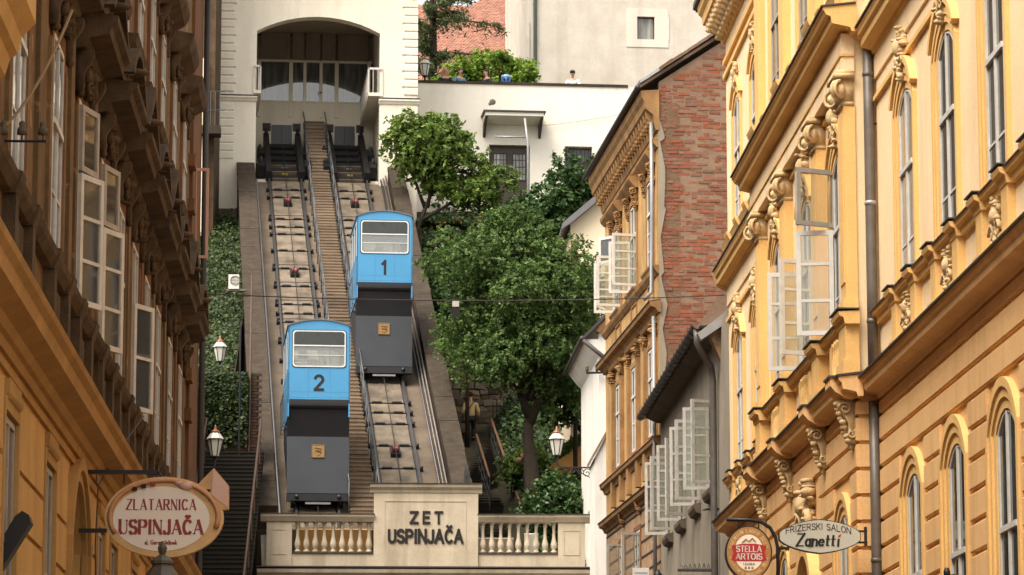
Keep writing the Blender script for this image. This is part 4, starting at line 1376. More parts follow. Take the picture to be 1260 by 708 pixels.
M['carceil'] = paint('car_ceiling_brown', (.22, .14, .085), .7)
M['paleframe'] = stucco('pale_window_frame_render', (.63, .58, .50), (.54, .48, .4), .3)
M['rollred'] = paint('dark_red_roller', (.16, .02, .02), .45)
track(A_L, 'funicular track with dark rails carrying the lower blue car')
track(A_R, 'funicular track with dark rails carrying the upper blue car')
# parapets
def parapet(a0, a1, h, t1, label, seed):
    t = thing('parapet_wall', label, 'wall', W_((a0 + a1) / 2, TB))
    B(FF, a0 + .03, a1 - .03, TB, t1, -3.5, h - .12).build('wall', M['parapet'], t)
    r = random.Random(seed); k = TB
    while k < t1 - .1:
        l = min(r.uniform(1.7, 2.6), t1 - k)
        B(FF, a0 + r.uniform(-.012, .012), a1 + r.uniform(-.012, .012), k + .006, k + l - .006, h - .119, h + r.uniform(-.012, .012)).build('coping_stone', M['parapet'], t)
        k += l
parapet(-4.32, -3.66, .55, 32.2, 'weathered brown stone parapet beside the lower car', 3)
parapet(1.36, 1.95, .55, 31.6, 'weathered brown stone parapet beside the upper car', 5)
# pipes along the parapets
mb = MB(); mb.path([W_(-3.58, TB, .12), W_(-3.58, 14, .12), W_(-3.58, 31, .1)], .035, 8)
solo(mb, 'steel_pipe', M['zinc_light'], 'thin grey steel pipe along the parapet beside the lower car', 'pipe', W_(-3.58, TB, .12), smooth=True)
t = thing('cable_duct', 'pair of grey steel pipes along the parapet beside the upper car', 'pipe', W_(1.2, TB, 0))
for a, n_ in ((1.12, .05), (1.22, .10), (1.30, .2)):
    mb = MB(); mb.path([W_(a, TB, n_), W_(a, 31.5, n_)], .032, 8); mb.build('pipe', M['steel'] if a < 1.2 else M['zinc'], t, True)
# middle staircase
ST = thing('middle_staircase', 'narrow worn staircase between the two funicular tracks', 'staircase', W_(-1.19, TB))
run = .31 * math.cos(0); rise_ = .31 * math.tan(EL)
sm = MB(); sm.box(WORLD, -.37, .37, -.02, .36, -.16, -.055); sm.box(WORLD, -.39, .39, -.05, .37, -.055, 0)
f_ = Fr((0, 0, 0), SV, HV)
sm = MB(); sm.box(f_, -.37, .37, 0, .34, -.30, -.045); sm.box(f_, -.39, .39, -.03, .335, -.045, 0)
base_o = None
nst = int(41.2 * math.cos(EL) / .31)
rr = random.Random(2)
for i in range(nst):
    pos = W_(-1.19, -3.4) + HV * (.31 * i) + Vector((0, 0, rise_ * i + .12 + max(0, i - (nst - 18)) * .034))
    if base_o is None:
        base_o = sm.build('step', M['step'], None)
        o = base_o
    else:
        o = base_o.copy(); COL.objects.link(o)
    o.parent = ST
    o.location = pos - ST.location + Vector((rr.uniform(-.008, .008), 0, rr.uniform(-.006, .006)))
B(FF, -1.56, -.82, TB, 37.3, -.6, -.16).build('stair_string', M['concrete'], ST)
for s, a in ((-1, -1.62), (1, -.77)):
    for k in range(9):
        t0 = -3 + k * 4.6
        if s > 0 and 7 < t0 < 14: continue
        mb = MB()
        mb.path([W_(a, t0, .0) + Vector((0, 0, 1.0)), W_(a, t0 + 4.0, .0) + Vector((0, 0, 1.0))], .022, 6)
        mb.path([W_(a, t0, .0) + Vector((0, 0, .55)), W_(a, t0 + 4.0, .0) + Vector((0, 0, .55))], .012, 6)
        for q in (0, 1.33, 2.66, 4.0):
            mb.path([W_(a, t0 + q, -.15), W_(a, t0 + q, .0) + Vector((0, 0, 1.0))], .018, 6)
        mb.build('handrail', M['railing'], ST, True)
# ------------------------------------------------------------------ cars
def car(ac, t0, num, label):
    base = W_(ac, t0)
    t = thing('funicular_car', label, 'funicular car', base, 'the two funicular cars')
    f = Fr(Vector((base.x, base.y, base.z)) , SV, -HV)       # u right, d towards the street, z up from the rail
    hw = .885
    # undercarriage wedge: grey front shield, side plates
    LN = 3.8
    sl = math.tan(EL)
    zb = .25
    mb = MB()
    fs = Fr(f.o, SV, -HV)
    prof = [(0.02, zb + .28), (-.28, zb + 1.86), (-.36, zb + 1.90), (-LN, zb + 2.0 + .6), (-LN, sl * LN + .35), (-.4, .35 + sl * .4)]
    mb.ext(fs, prof, -hw + .03, hw - .03)
    wedge = mb.build('undercarriage', M['cargrey'], t)
    # front shield
    mb = MB()
    mb.ext(fs, [(.06, zb + .22), (-.24, zb + 1.87), (-.27, zb + 1.86), (.03, zb + .2)], -hw, hw)
    sh = mb.build('front_shield', M['cargrey'], t)
    mb = MB()
    for s in (-1, 1):
        for k in range(7): mb.blob(f.P(s * (hw - .05), .05 - .3 * (k + .3) / 7 + .012, zb + .3 + 1.5 * k / 7), .012, 6, 5)
    mb.build('rivets', M['carblack'], sh, True)
    # emblem plate
    q = .74
    fe = Fr(f.P(0, .06 - .3 * q + .012, zb + .22 + 1.65 * q), SV, (-HV * .98 + Vector((0, 0, .18))).normalized(), (HV * .18 + Vector((0, 0, .98))).normalized())
    mb = MB(); mb.box(fe, -.18, .18, 0, .02, -.19, .19); em = mb.build('emblem_plate', M['bronze'], t)
    mb = MB()
    frame_box(mb, fe, -.18, .18, -.19, .19, .02, .03, .018)
    mb.extd(fe, [(-.1, .13), (.1, .13), (.1, 0), (.06, -.09), (0, -.14), (-.06, -.09), (-.1, 0)], .02, .032)
    mb.path([fe.P(-.09, .04, .09), fe.P(.09, .04, .06)], .012, 5); mb.path([fe.P(-.07, .04, -.0), fe.P(.08, .04, -.04)], .014, 5)
    for k in range(5): mb.blob(fe.P(-.06 + .03 * k, .036, .02 - .02 * (k % 2)), .018, 6, 5)
    mb.build('emblem_relief', M['bronze'], em)
    # black skirt under the cab: rounded lip and recessed apron
    mb = MB()
    lip = [(0.0, zb + 2.91)] + [(.02 * math.sin(a) - .14 + .14 * math.cos(a), zb + 2.80 - .16 * math.sin(a)) for a in (0, .4, .8, 1.2, 1.5)]
    mb.ext(fs, lip + [(-.26, zb + 1.86), (-.34, zb + 1.86), (-.3, zb + 2.91)], -hw, hw)
    mb.build('front_apron', M['carblack'], t)
    # bumper beam with buffers
    mb = MB(); mb.box(f, -hw, hw, -.3, .09, zb, zb + .2); bm_ = mb.build('bumper_beam', M['carblack'], t)
    for s in (-1, 1):
        mb = MB(); c0 = f.P(s * .60, .09, zb + .11)
        mb.path([c0, c0 - HV * .06, c0 - HV * .065, c0 - HV * .1], [.04, .04, .065, .06], 12); mb.build('buffer', M['black'], bm_, True)
    B(f, -.36, .36, .0, .05, zb - .09, zb - .03).build('rail_guard', M['zinc_light'], bm_)
    # wheels
    for bck in (.55, 3.2):
        for s in (-1, 1):
            mb = MB(); c = base + SV * (s * .6) + HV * bck + Vector((0, 0, sl * bck + .24))
            mb.path([c - SV * .05, c + SV * .05], .24, 16); mb.build('wheel', M['steel'], t, True)
    # cab: level floor, arched roof
    z0c, zc, za = zb + 2.91, zb + 5.05, zb + 5.22
    def side(s, mname='blue'):
        mb = MB(); u0, u1 = (hw - .04, hw) if s > 0 else (-hw, -hw + .04)
        mb.box(f, u0, u1, -LN, 0, z0c - .5, zb + 3.78)
        mb.box(f, u0, u1, -LN, 0, zb + 4.85, zc - .02)
        for x0, x1 in ((-.14, 0), (-1.34, -1.22), (-2.54, -2.42), (-LN, -LN + .14)):
            mb.box(f, u0 + .001, u1 - .001, x0, x1, zb + 3.78, zb + 4.85)
        o = mb.build('side_panel', M[mname], t)
        for x0, x1 in ((-1.22, -.14), (-2.42, -1.34), (-LN + .14, -2.54)):
            mb = MB(); uu = (u0 + u1) / 2
            mb.box(f, uu - .008, uu + .008, x0, x1, zb + 3.78, zb + 4.85); mb.build('side_window', M['carglass'], o)
            mb = MB(); fz = Fr(f.P(u1 if s > 0 else u0, 0, 0), f.d, f.u * s)
            frame_box(mb, fz, x0, x1, zb + 3.78, zb + 4.85, 0, .012, .03); mb.build('window_trim', M['chrome'], o)
    side(1); side(-1)
    def end(d0, d1, front):
        mb = MB()
        wz0, wz1, wu = zb + 3.84, zb + 4.89, .755
        mb.box(f, -hw, hw, d0, d1, z0c, wz0)
        mb.box(f, -hw, -wu, d0, d1, wz0, wz1); mb.box(f, wu, hw, d0, d1, wz0, wz1)
        ap = arc(-hw, hw, za - zc, zc, 14)
        ap[0] = (-hw, zc - .03); ap[-1] = (hw, zc - .03)
        mb.extd(f, [(-hw, wz1), (hw, wz1)] + ap[::-1], d0, d1)
        # rounded inner corners
        for su in (-1, 1):
            for zz, sz in ((wz0, 1), (wz1, -1)):
                r_ = .08
                pts = [(su * wu, zz)] + [(su * (wu - r_ + r_ * math.cos(a)), zz + sz * (r_ - r_ * math.sin(a))) for a in (0, .4, .8, 1.2, 1.5708)]
                mb.extd(f, pts, d0 + .001, d1 - .001)
        o = mb.build('front_panel' if front else 'rear_panel', M['blue'], t)
        if front:
            mb = MB()
            r_ = .09; loop = []
            for cu, cz, a0 in ((wu - r_, wz1 - r_, 0), (-wu + r_, wz1 - r_, 90), (-wu + r_, wz0 + r_, 180), (wu - r_, wz0 + r_, 270)):
                loop += [(cu + r_ * math.cos(R(a0 + q)), cz + r_ * math.sin(R(a0 + q))) for q in (0, 22, 45, 68, 90)]
            n = len(loop); inn = [(x * .958, (z - (wz0 + wz1) / 2) * .94 + (wz0 + wz1) / 2) for x, z in loop]
            for i in range(n):
                mb.extd(f, [loop[i], loop[(i + 1) % n], inn[(i + 1) % n], inn[i]], d1 - .01, d1 + .022)
            mb.box(f, -wu + .03, wu - .03, d1 - .005, d1 + .018, wz0 + .60, wz0 + .635)
            wf = mb.build('window_frame', M['chrome'], o)
            mb = MB()
            for i in range(n):
                k2 = [(x * 1.03, (z - (wz0 + wz1) / 2) * 1.04 + (wz0 + wz1) / 2) for x, z in loop]
                mb.extd(f, [k2[i], k2[(i + 1) % n], loop[(i + 1) % n], loop[i]], d1 - .005, d1 + .01)
            mb.build('rubber_seal', M['black'], o)
            B(f, -wu + .01, wu - .01, d1 - .022, d1 - .016, wz0 + .62, wz1 - .01).build('upper_pane', M['carglass'], o)
            B(f, -wu + .01, wu - .01, d1 - .012, d1 - .006, wz0 + .01, wz0 + .615).build('lower_pane', M['carglass_m'], o)
            mb = MB(); mb.box(f, -wu + .04, wu - .04, d1 - .004, d1 + .008, wz0 + .33, wz0 + .345); mb.build('window_bar', M['chrome'], o)
            mb = MB(); lettering(mb, f, num, 0, zb + 3.19, .30 if num == '2' else .21, .40, d1, .006, .2, track=.1)
            mb.build('number', M['letter'], o)
            for q_ in (z0c + .05, zb + 3.12):
                B(f, -hw + .02, hw - .02, d1 - .004, d1 + .0015, q_, q_ + .006).build('panel_seam', M['seam'], o)
            for x in (-.3, .32):
                B(f, x - .003, x + .003, d1 - .004, d1 + .002, z0c + .02, wz0 - .06).build('panel_seam', M['seam'], o)
        else:
            B(f, -wu, wu, d0 + .01, d0 + .016, wz0, wz1).build('rear_pane', M['carglass'], o)
        return o
    end(-.04, 0, True); end(-LN, -LN + .04, False)
    # roof
    mb = MB()
    a1 = arc(-hw - .03, hw + .03, za - zc + .01, zc, 14); a0 = [(x, z - .035) for x, z in a1]
    for i in range(14):
        mb.extd(f, [a1[i], a1[i + 1], a0[i + 1], a0[i]], -LN - .05, .035)
    mb.build('roof', M['roofgrey'], t)
    # floor and insides
    B(f, -hw + .05, hw - .05, -LN + .05, -.05, z0c - .02, z0c + .04).build('floor', M['carint'], t)
    B(f, -hw + .05, hw - .05, -LN + .05, -.05, zc - .08, zc - .05).build('ceiling', M['carceil'], t)
    for b0 in (-1.0, -2.3, -3.3):
        mb = MB(); mb.box(f, -.75, .75, b0 - .4, b0, z0c + .04, z0c + .5 ); mb.box(f, -.75, .75, b0 - .46, b0 - .4, z0c + .04, z0c + 1.18)
        mb.build('seat', M['carint_l'], t)
    mb = MB(); mb.box(f, -.7, .1, -.3, -.1, z0c + .9, z0c + 1.05); mb.box(f, -.3, -.05, -.3, -.15, z0c + 1.05, z0c + 1.16); mb.build('control_desk', M['carint'], t)
    mb = MB()
    for x in (-.42, .48): mb.path([f.P(x, -.25, zc - .08), f.P(x * .9, -.3, zb + 4.35)], .014, 5)
    mb.build('hanging_straps', M['black'], t)
    mb = MB(); mb.blob(f.P(-.02, -.5, zc - .17), (.06, .04, .06), 8, 6, f); mb.build('ceiling_lamp', M['black'], t, True)
    # platform rail outside the left flank
    mb = MB()
    for k in range(4): mb.path([f.P(-hw - .10, -.6 - k * .9, z0c - .7), f.P(-hw - .10, -.6 - k * .9, z0c + .25)], .012, 5)
    mb.path([f.P(-hw - .10, -.6, z0c + .25), f.P(-hw - .10, -3.3, z0c + .25)], .014, 5)
    for k in range(4): mb.path([f.P(-hw - .10, -.6 - k * .9, z0c - .6), f.P(-hw + .0, -.6 - k * .9, z0c - .6)], .014, 5)
    mb.build('side_rail', M['railing'], t)
    return t
M['seam'] = paint('seam_shadow_blue', (.03, .13, .28), .5)
M['roofgrey'] = paint('car_roof_grey', (.12, .14, .17), .5, .1)
car(A_L, -2.5, '2', 'blue funicular car numbered 2 standing lower on the slope')
car(A_R, 8.6, '1', 'blue funicular car numbered 1 standing higher on the slope')

# ================================================================== upper station
S0 = W_(0, 31.5)
FS = Fr((S0.x, S0.y, 0), SV, -HV)
US = thing('upper_station', 'cream upper station with segmental arch over the tracks', 'building', (S0.x, S0.y, 25))
wall(FS, -4.98, 2.49, 25.2, 36.5, .55, [(-3.62, 1.06, 25.1, 33.47, .6)], 'front_wall', M['cream'], US)
B(FS, -4.98, -4.55, -9.5, -.56, 25.2, 36.4).build('side_wall', M['cream'], US)
B(FS, 2.06, 2.49, -9.5, -.56, 25.2, 36.4).build('side_wall', M['cream'], US)
B(FS, -4.5, 2.0, -9.6, -6.2, 25.2, 36.4).build('rear_block', M['cream'], US)
M['ceil'] = stucco('station_ceiling', (.42, .36, .27), (.3, .25, .18), .4)
B(FS, -4.5, 2.0, -6.15, -.56, 34.2, 34.4).build('ceiling', M['ceil'], US)
M['inwall'] = stucco('station_inner_wall', (.26, .215, .175), (.19, .155, .125), .4)
B(FS, -4.54, -3.72, -6.15, -.57, 25.2, 34.15).build('inner_wall', M['cream'], US)
B(FS, 1.16, 2.05, -6.15, -.57, 25.2, 34.15).build('inner_wall', M['cream'], US)
mb = MB(); mb.ext(FS, [(.8, 36.45), (-4.6, 39), (-10, 36.45), (-10, 36.3), (.8, 36.3)], -5.6, 3.1); mb.build('roof', M['rooftile'], US)
# ledge
for u0, u1 in ((-5.08, -3.58), (1.02, 2.59)):
    mb = MB(); mb.ext(FS, [(-.02, 30.10), (.04, 30.12), (.08, 30.2), (.12, 30.24), (.12, 30.30), (-.02, 30.33)], u0, u1)
    o = mb.build('ledge', M['cream'], US)
    B(FS, u0 - .02, u1 + .02, -.02, .14, 30.332, 30.352).build('sheet_cover', M['zinc'], o)
# quoins
z = 30.48; k = 0
while z < 36.3:
    for s in (0, 1):
        wd = .60 if k % 2 else .52
        u0, u1 = (-5.0, -5.0 + wd) if s == 0 else (2.51 - wd, 2.51)
        mb = MB(); mb.ext(FS, [(-.01, z), (.02, z), (.045, z + .03), (.045, z + .25), (.02, z + .28), (-.01, z + .28)], u0, u1); mb.build('quoin', M['cream'], US)
    z += .312; k += 1
z = 29.75; k = 0
while z > 27.6:
    for s in (0, 1):
        wd = .54
        u0, u1 = (-5.0, -5.0 + wd) if s == 0 else (2.51 - wd, 2.51)
        mb = MB(); mb.ext(FS, [(-.01, z), (.012, z), (.03, z + .03), (.03, z + .25), (.012, z + .28), (-.01, z + .28)], u0, u1); mb.build('quoin', M['cream'], US)
    z -= .312; k += 1
B(FS, -5.0, -4.26, -.4, .03, 25.9, 27.5).build('buttress', M['cream'], US)
B(FS, -5.03, -4.2, -.4, .08, 25.0, 25.95).build('plinth', M['concrete'], US)
# glazed screen at the back
db = -5.6
SCN = MB()
zb_, zm, zt_, zc_ = 30.74, 31.38, 33.0, 34.18
for u, w_ in ((-3.37, .14), (-2.12, .15), (-1.57, .12), (-.93, .12), (-.31, .15), (.97, .14)):
    SCN.box(FS, u - w_ / 2, u + w_ / 2, db, db + .14, zb_, zt_ + .06)
SCN.box(FS, -3.6, 1.1, db + .005, db + .12, zt_ - .02, zt_ + .07)
SCN.box(FS, -3.6, 1.1, db + .006, db + .11, zm - .03, zm + .03)
scr = SCN.build('glazed_screen', M['cream'], US)
for a, b in ((-3.30, -2.195), (-2.045, -1.63), (-1.51, -.99), (-.87, -.385), (-.235, .90)):
    B(FS, a, b, db + .03, db + .04, zm + .03, zt_ - .02).build('pane', M['screenpane'], scr) if 'screenpane' in M else None
    B(FS, a, b, db + .02, db + .07, zb_, zm - .03).build('lower_panel', M['cream'], scr)
    B(FS, a - .02, b + .02, db + .01, db + .05, zt_ + .07, zc_).build('upper_panel', M['inwall'], scr)
mb = MB(); mb.path([FS.P(-.9, db + .1, 31.75), FS.P(-.9, db + .2, 31.75), FS.P(-1.05, db + .2, 31.75)], .02, 6); mb.build('door_handle', M['black'], scr)
B(FS, -3.7, 1.15, db - .05, db + .08, 28.0, zb_).build('pit_wall', M['cream'], US)
for a, b, z0, z1 in ((-3.22, -2.9, 30.17, 30.49), (-2.03, -1.72, 30.17, 30.49), (-.74, -.42, 30.17, 30.49), (.48, .78, 30.17, 30.49)):
    B(FS, a, b, db + .06, db + .1, z0, z1).build('vent_hatch', M['black'], US)
for a, b in ((-2.87, -2.06), (-.38, .42)):
    o = B(FS, a, b, db + .07, db + .12, 29.2, 30.42).build('pit_door', M['carblack'], US)
    B(FS, (a + b) / 2 - .01, (a + b) / 2 + .01, db + .12, db + .125, 29.2, 30.42).build('door_seam', M['black'], o)
# landing with balcony rails either side
for u0, u1, sgn in ((-3.74, -3.45, 1), (.62, 1.18, -1)):
    o = B(FS, u0, u1, -5.4 if sgn < 0 else -3.2, .06, 30.42, 30.55).build('balcony_slab', M['cream'], US)
    edge = u1 - .03 if sgn > 0 else u0 + .03
    mb = MB()
    d_end = -5.4 if sgn < 0 else -3.2
    n = 18 if sgn < 0 else 9
    mb.box(FS, edge - .03, edge + .03, d_end, .05, 31.45, 31.53)
    mb.box(FS, edge - .025, edge + .025, d_end, .05, 30.62, 30.68)
    for i in range(n + 1):
        d_ = d_end + (.05 - d_end) * i / n
        mb.box(FS, edge - .015, edge + .015, d_ - .03, d_, 30.55, 31.5)
    mb.box(FS, u0, u1, 0.0, .05, 31.45, 31.53)
    for i in range(4): mb.box(FS, u0 + (u1 - u0) * i / 3 - .012, u0 + (u1 - u0) * i / 3 + .012, .005, .045, 30.55, 31.46)
    mb.build('balcony_railing', M['white_paint'], o)
# the dark steel berth for each car
for ac in (A_L, A_R):
    t = thing('car_berth', 'black steel car berth inside the arch, %s' % ('next to the short white balcony' if ac < -1 else 'under the long white balcony'), 'berth', W_(ac, 31.6, -.3))
    for s in (-1, 1):
        B(FF, ac + s * .62 - .11, ac + s * .62 + .11, 31.62, 37.1, -.12, .28).build('side_beam', M['black'], t)
        mb = MB(); mb.lathe(W_(ac + s * .62, 36.95, .28), [(.07, 0), (.07, .16), (.02, .26)], 8); mb.build('beam_post', M['black'], t)
        for q, h_ in ((32.3, .3), (34.2, .25)):
            mb = MB(); mb.box(FF, ac + s * .88 - .13, ac + s * .88 + .13, q, q + .9, -.1, h_)
            mb.blob(W_(ac + s * .9, q + .6, h_ + .04), (.09, .09, .16), 8, 6)
            mb.build('winch_gear', M['black'], t)
    for i, q in enumerate((31.75, 32.7, 33.6, 34.4, 35.3, 36.2)):
        B(FF, ac - .5, ac + .5, q, q + .5, -.35, -.05).build('cross_beam', M['black'], t)
        if i in (0, 1, 2): B(FF, ac - .48, ac + .48, q - .10, q - .02, -.3, -.02).build('beam_plate', M['concrete'], t)
    for q, m_ in ((32.65, paint('warning_yellow', (.5, .38, .03), .6)), (33.5, M['zinc_light'])):
        B(FF, ac - .1, ac + .12, q - .12, q - .10, -.18, -.06).build('warning_plate', m_, t)
B(FS, -3.75, 1.15, -.9, -.5, 25.5, 27.22).build('pit_sill', M['cream'], US)

# ================================================================== terrace wall and the upper town
TW = thing('terrace_wall', 'long plain white retaining wall with a dark coping', 'wall', FS.P(7, -3, 22))
wall(FS, 2.5, 11.6, 20, 31.68, .5, [(5.53, 7.13, 25.5, 29.28), (8.5, 9.58, 28.35, 29.28)], 'wall', M['terrace'], TW, -3.0)
B(FS, 2.5, 11.0, -3.55, -2.95, 31.68, 31.78).build('coping', M['parapet'], TW)
B(FS, 11.0, 11.62, -3.5, -2.998, 31.68, 31.70).build('coping_end', M['terrace'], TW)
# door in the wall with its canopy
dr = B(FS, 5.55, 7.11, -3.3, -3.22, 25.6, 29.26).build('door', M['dbrown'] if 'dbrown' in M else M['sheet'], TW)
for a in (5.7, 6.45):
    mb = MB(); frame_box(mb, FS, a, a + .55, 27.9, 29.0, -3.22, -3.19, .04)
    for k in range(1, 4): mb.box(FS, a + .55 * k / 4 - .008, a + .55 * k / 4 + .008, -3.215, -3.195, 27.9, 29.0)
    for k in range(1, 4): mb.box(FS, a, a + .55, -3.216, -3.196, 27.9 + 1.1 * k / 4 - .008, 27.9 + 1.1 * k / 4 + .008)
    mb.build('door_grille', M['black'], dr)
    B(FS, a, a + .55, -3.221, -3.218, 27.9, 29.0).build('door_pane', M['pane_curtain'], dr)
mb = MB(); mb.ext(FS, [(-3.0, 30.05), (-1.85, 30.20), (-1.85, 30.34), (-3.0, 30.34)], 5.28, 7.55); cn = mb.build('canopy', M['terrace'], TW)
B(FS, 5.2, 7.63, -3.0, -1.78, 30.345, 30.40).build('canopy_cover', M['sheet'], cn)
for u in (5.33, 7.5):
    mb = MB(); mb.ext(FS, [(-2.98, 29.55), (-2.9, 29.6), (-2.2, 30.10), (-1.9, 30.16), (-2.98, 30.16)], u - .05, u + .05); mb.build('canopy_bracket', M['sheet'], cn)
mb = MB()
for k in range(7): mb.path([FS.P(8.5 + 1.08 * (k + .5) / 7, -3.1, 28.35), FS.P(8.5 + 1.08 * (k + .5) / 7, -3.1, 29.28)], .014, 5)
mb.build('window_bars', M['black'], TW)
B(FS, 8.5, 9.58, -3.4, -3.35, 28.35, 29.28).build('window_pane', M['pane'], TW)
# crane-like pole and arm in front of the door
t = thing('steel_pole', 'slim grey steel pole with a horizontal arm before the dark door', 'pole', FS.P(6.9, -1.6, 24))
mb = MB(); mb.path([FS.P(6.9, -1.6, 23), FS.P(6.9, -1.6, 29.0), FS.P(6.78, -1.6, 30.05)], .045, 8); mb.build('pole', M['zinc_light'], t, True)
mb = MB(); mb.path([FS.P(6.9, -1.6, 29.3), FS.P(5.6, -1.6, 29.3)], .035, 8); mb.build('arm', M['zinc_light'], t, True)
# the big white house above
mb = MB(); mb.blob(FS.P(5.66, -3.0, 30.98), (.13, .03, .12), 9, 6, FS); mb.blob(FS.P(5.56, -3.0, 30.90), (.07, .025, .06), 9, 6, FS); mb.build('render_damage', M['zinc'], TW, True)
BH = thing('white_town_house', 'tall stained white house wall with one small window', 'house', FS.P(14, -16, 28))
wall(FS, 8.38, 24, 24, 46, .5, [(13.2, 13.96, 36.85, 37.86)], 'wall', M['oldwhite'], BH, -16.0)
B(FS, 8.45, 24, -26, -16.55, 24, 46).build('house_body', M['oldwhite'], BH)
mb = MB(); mb.extd(FS, [(12.72, 36.5), (14.56, 36.5), (14.56, 36.85), (13.96, 36.85), (13.2, 36.85), (12.72, 36.85)], -16.0, -15.97)
mb.extd(FS, [(12.72, 37.86), (14.56, 37.86), (14.56, 38.0), (14.5, 38.22), (12.74, 38.22)], -16.0, -15.97)
mb.box(FS, 12.72, 13.2, -16.0, -15.972, 36.85, 37.86); mb.box(FS, 13.96, 14.6, -16.0, -15.972, 36.85, 37.86)
mb.build('window_surround', M['paleframe'], BH)
wn_ = window(BH, FS, 13.58, 36.85, 37.86, .76, -16.15, 0, fm=M['sheet'], pm=M['pane_curtain'], fw=.04, transom=.97, munt=(), cols=1)
mb = MB(); mb.path([FS.P(8.74, -15.9, z) for z in (24, 33, 40, 46)], .075, 10); mb.build('rainwater_pipe', M['pipegreen'], BH, True)
B(FS, 8.33, 8.5, -16.02, -15.93, 34, 37.5).build('corner_patch', M['oldwhite'], BH)
# the tiled roof beyond the trees
RH = thing('red_roofed_house', 'house with a steep red clay tile roof behind the larch', 'house', FS.P(7, -30, 28))
B(FS, 0, 14, -40, -30, 22, 37.0).build('wall', M['oldwhite'], RH)
def P_roof(u, v): return FS.P(u, -29.6 - v * .766, 36.9 + v * .643)
RV = 10.6
def rtop(u): return RV if u < 7.9 else RV + (u - 7.9) * 1.5
mb = MB(); mb.add([P_roof(-.5, 0), P_roof(14.5, 0), P_roof(14.5, rtop(14.5)), P_roof(7.9, RV), P_roof(-.5, RV)], [(0, 1, 2, 3, 4)]); mb.build('roof', M['rooftile'], RH)
uu = FS.u; vv = HV * .766 + Vector((0, 0, .643)); nn_ = uu.cross(vv)
mb = MB(); rr = random.Random(4)
for j in range(14, 104):
    v = j * .155
    for i in range(0, 46):
        u = 3.6 + i * .17 + (.085 if j % 2 else 0)
        if u > 11.4 or v > rtop(u) - .1: continue
        p = P_roof(u, v) + nn_ * rr.uniform(.012, .03)
        mb.add([p, p + uu * .155, p + uu * .155 + vv * .19 - nn_ * .012, p + uu * .0775 + vv * .02 + nn_ * .02, p + vv * .19 - nn_ * .012],
               [(0, 1, 3), (1, 2, 3), (2, 4, 3), (4, 0, 3)])
mb.build('roof_tiles', M['rooftile'], RH, kind='stuff')
# ================================================================== lower station front with balustrade
KL = .982
FLS = Fr((0, 94.27, 1.6 * (1 - KL)), (KL, 0, 0), (0, -1, 0), (0, 0, KL))
LS = thing('lower_station', 'beige lower station front with balustrade and raised name panel', 'building', (1.6, 94.27, 0))
B(FLS, -2.95, 6.2, -4.0, -.02, 0, 9.70).build('station_block', M['beige'], LS)
mb = MB(); mb.ext(FLS, [(-.3, 9.55), (.05, 9.55), (.1, 9.62), (.22, 9.68), (.24, 9.78), (-.3, 9.82)], -3.1, 6.35); o = mb.build('main_cornice', M['beige'], LS)
B(FLS, -3.12, 6.37, -.3, .27, 9.822, 9.86).build('sheet_cover', M['sheet'], o)
def capm(u0, u1, z, d0=.05):
    mb = MB(); mb.ext(FLS, [(-.28, z - .24), (d0, z - .24), (d0 + .03, z - .19), (d0 + .09, z - .10), (d0 + .10, z - .04), (-.28, z - .02)], u0, u1)
    o = mb.build('coping', M['beige'], LS)
    mb = MB(); mb.ext(FLS, [(-.30, z - .018), (d0 + .12, z - .036), (d0 + .12, z - .012), (-.30, z + .012)], u0 - .02, u1 + .02); mb.build('mossy_cover', M['mossy'], o)
M['mossy'] = stucco('mossy_sheet', (.06, .06, .045), (.03, .04, .018), .8, 5., 0, .6)
B(FLS, -2.84, .16, -.2, 0, 9.86, 10.27).build('base_wall', M['beige'], LS)
B(FLS, 3.10, 6.1, -.2, 0, 9.86, 10.27).build('base_wall', M['beige'], LS)
for u0, u1 in ((-2.85, -2.14), (5.36, 6.12)):
    o = B(FLS, u0, u1, -.24, .04, 9.865, 11.14).build('pedestal', M['beige'], LS)
    mb = MB(); frame_box(mb, FLS, u0 + .15, u1 - .15, 10.2, 10.90, .04, .055, .012); mb.build('panel_frame', M['beige'], o)
capm(-3.02, -1.98, 11.37, .08); capm(5.25, 6.30, 11.37, .08)
capm(-2.0, .16, 11.365); capm(3.10, 5.27, 11.365)
# name panel
sg = B(FLS, .16, 3.10, -.26, .06, 9.868, 11.96).build('name_panel', M['beige'], LS)
mb = MB(); mb.ext(FLS, [(-.34, 11.95), (.08, 11.95), (.1, 12.02), (.17, 12.1), (.19, 12.18), (-.34, 12.2)], .05, 3.21); mb.build('panel_cornice', M['beige'], LS)
mb = MB(); mb.ext(FLS, [(-.36, 12.204), (.21, 12.19), (.21, 12.215), (-.36, 12.235)], .03, 3.23); mb.build('panel_cover', M['mossy'], LS)
mb = MB(); mb.box(FLS, .16 + .30, 3.10 - .34, .06, .075, 11.70, 11.735); mb.box(FLS, .46, .475, .06, .072, 10.35, 11.70); mb.box(FLS, 2.75, 2.765, .06, .072, 10.35, 11.70)
mb.build('panel_frame', M['beige'], sg)
B(FLS, .165, 3.095, .06, .085, 9.87, 10.32).build('panel_foot', M['beige'], sg)
for word, z, w_, hh, tr in (('ZET', 11.10, .98, .30, .55), ('USPINJAČA', 10.555, 2.16, .34, .25)):
    # every letter its own part
    total = sum(glyph(c)[0] for c in word) + tr * (len(word) - 1)
    sx = (w_ - .1) / total; x = 1.62 - (w_ - .1) / 2
    if word == 'ZET': x += .02
    for ch in word:
        gw = glyph(ch)[0]
        mb = MB()
        lettering(mb, FLS, ch, x + gw * sx / 2, z, (gw + .21) * sx, hh, .06, .028, .21)
        mb.build('letter', M['letter'], sg)
        x += (gw + tr) * sx
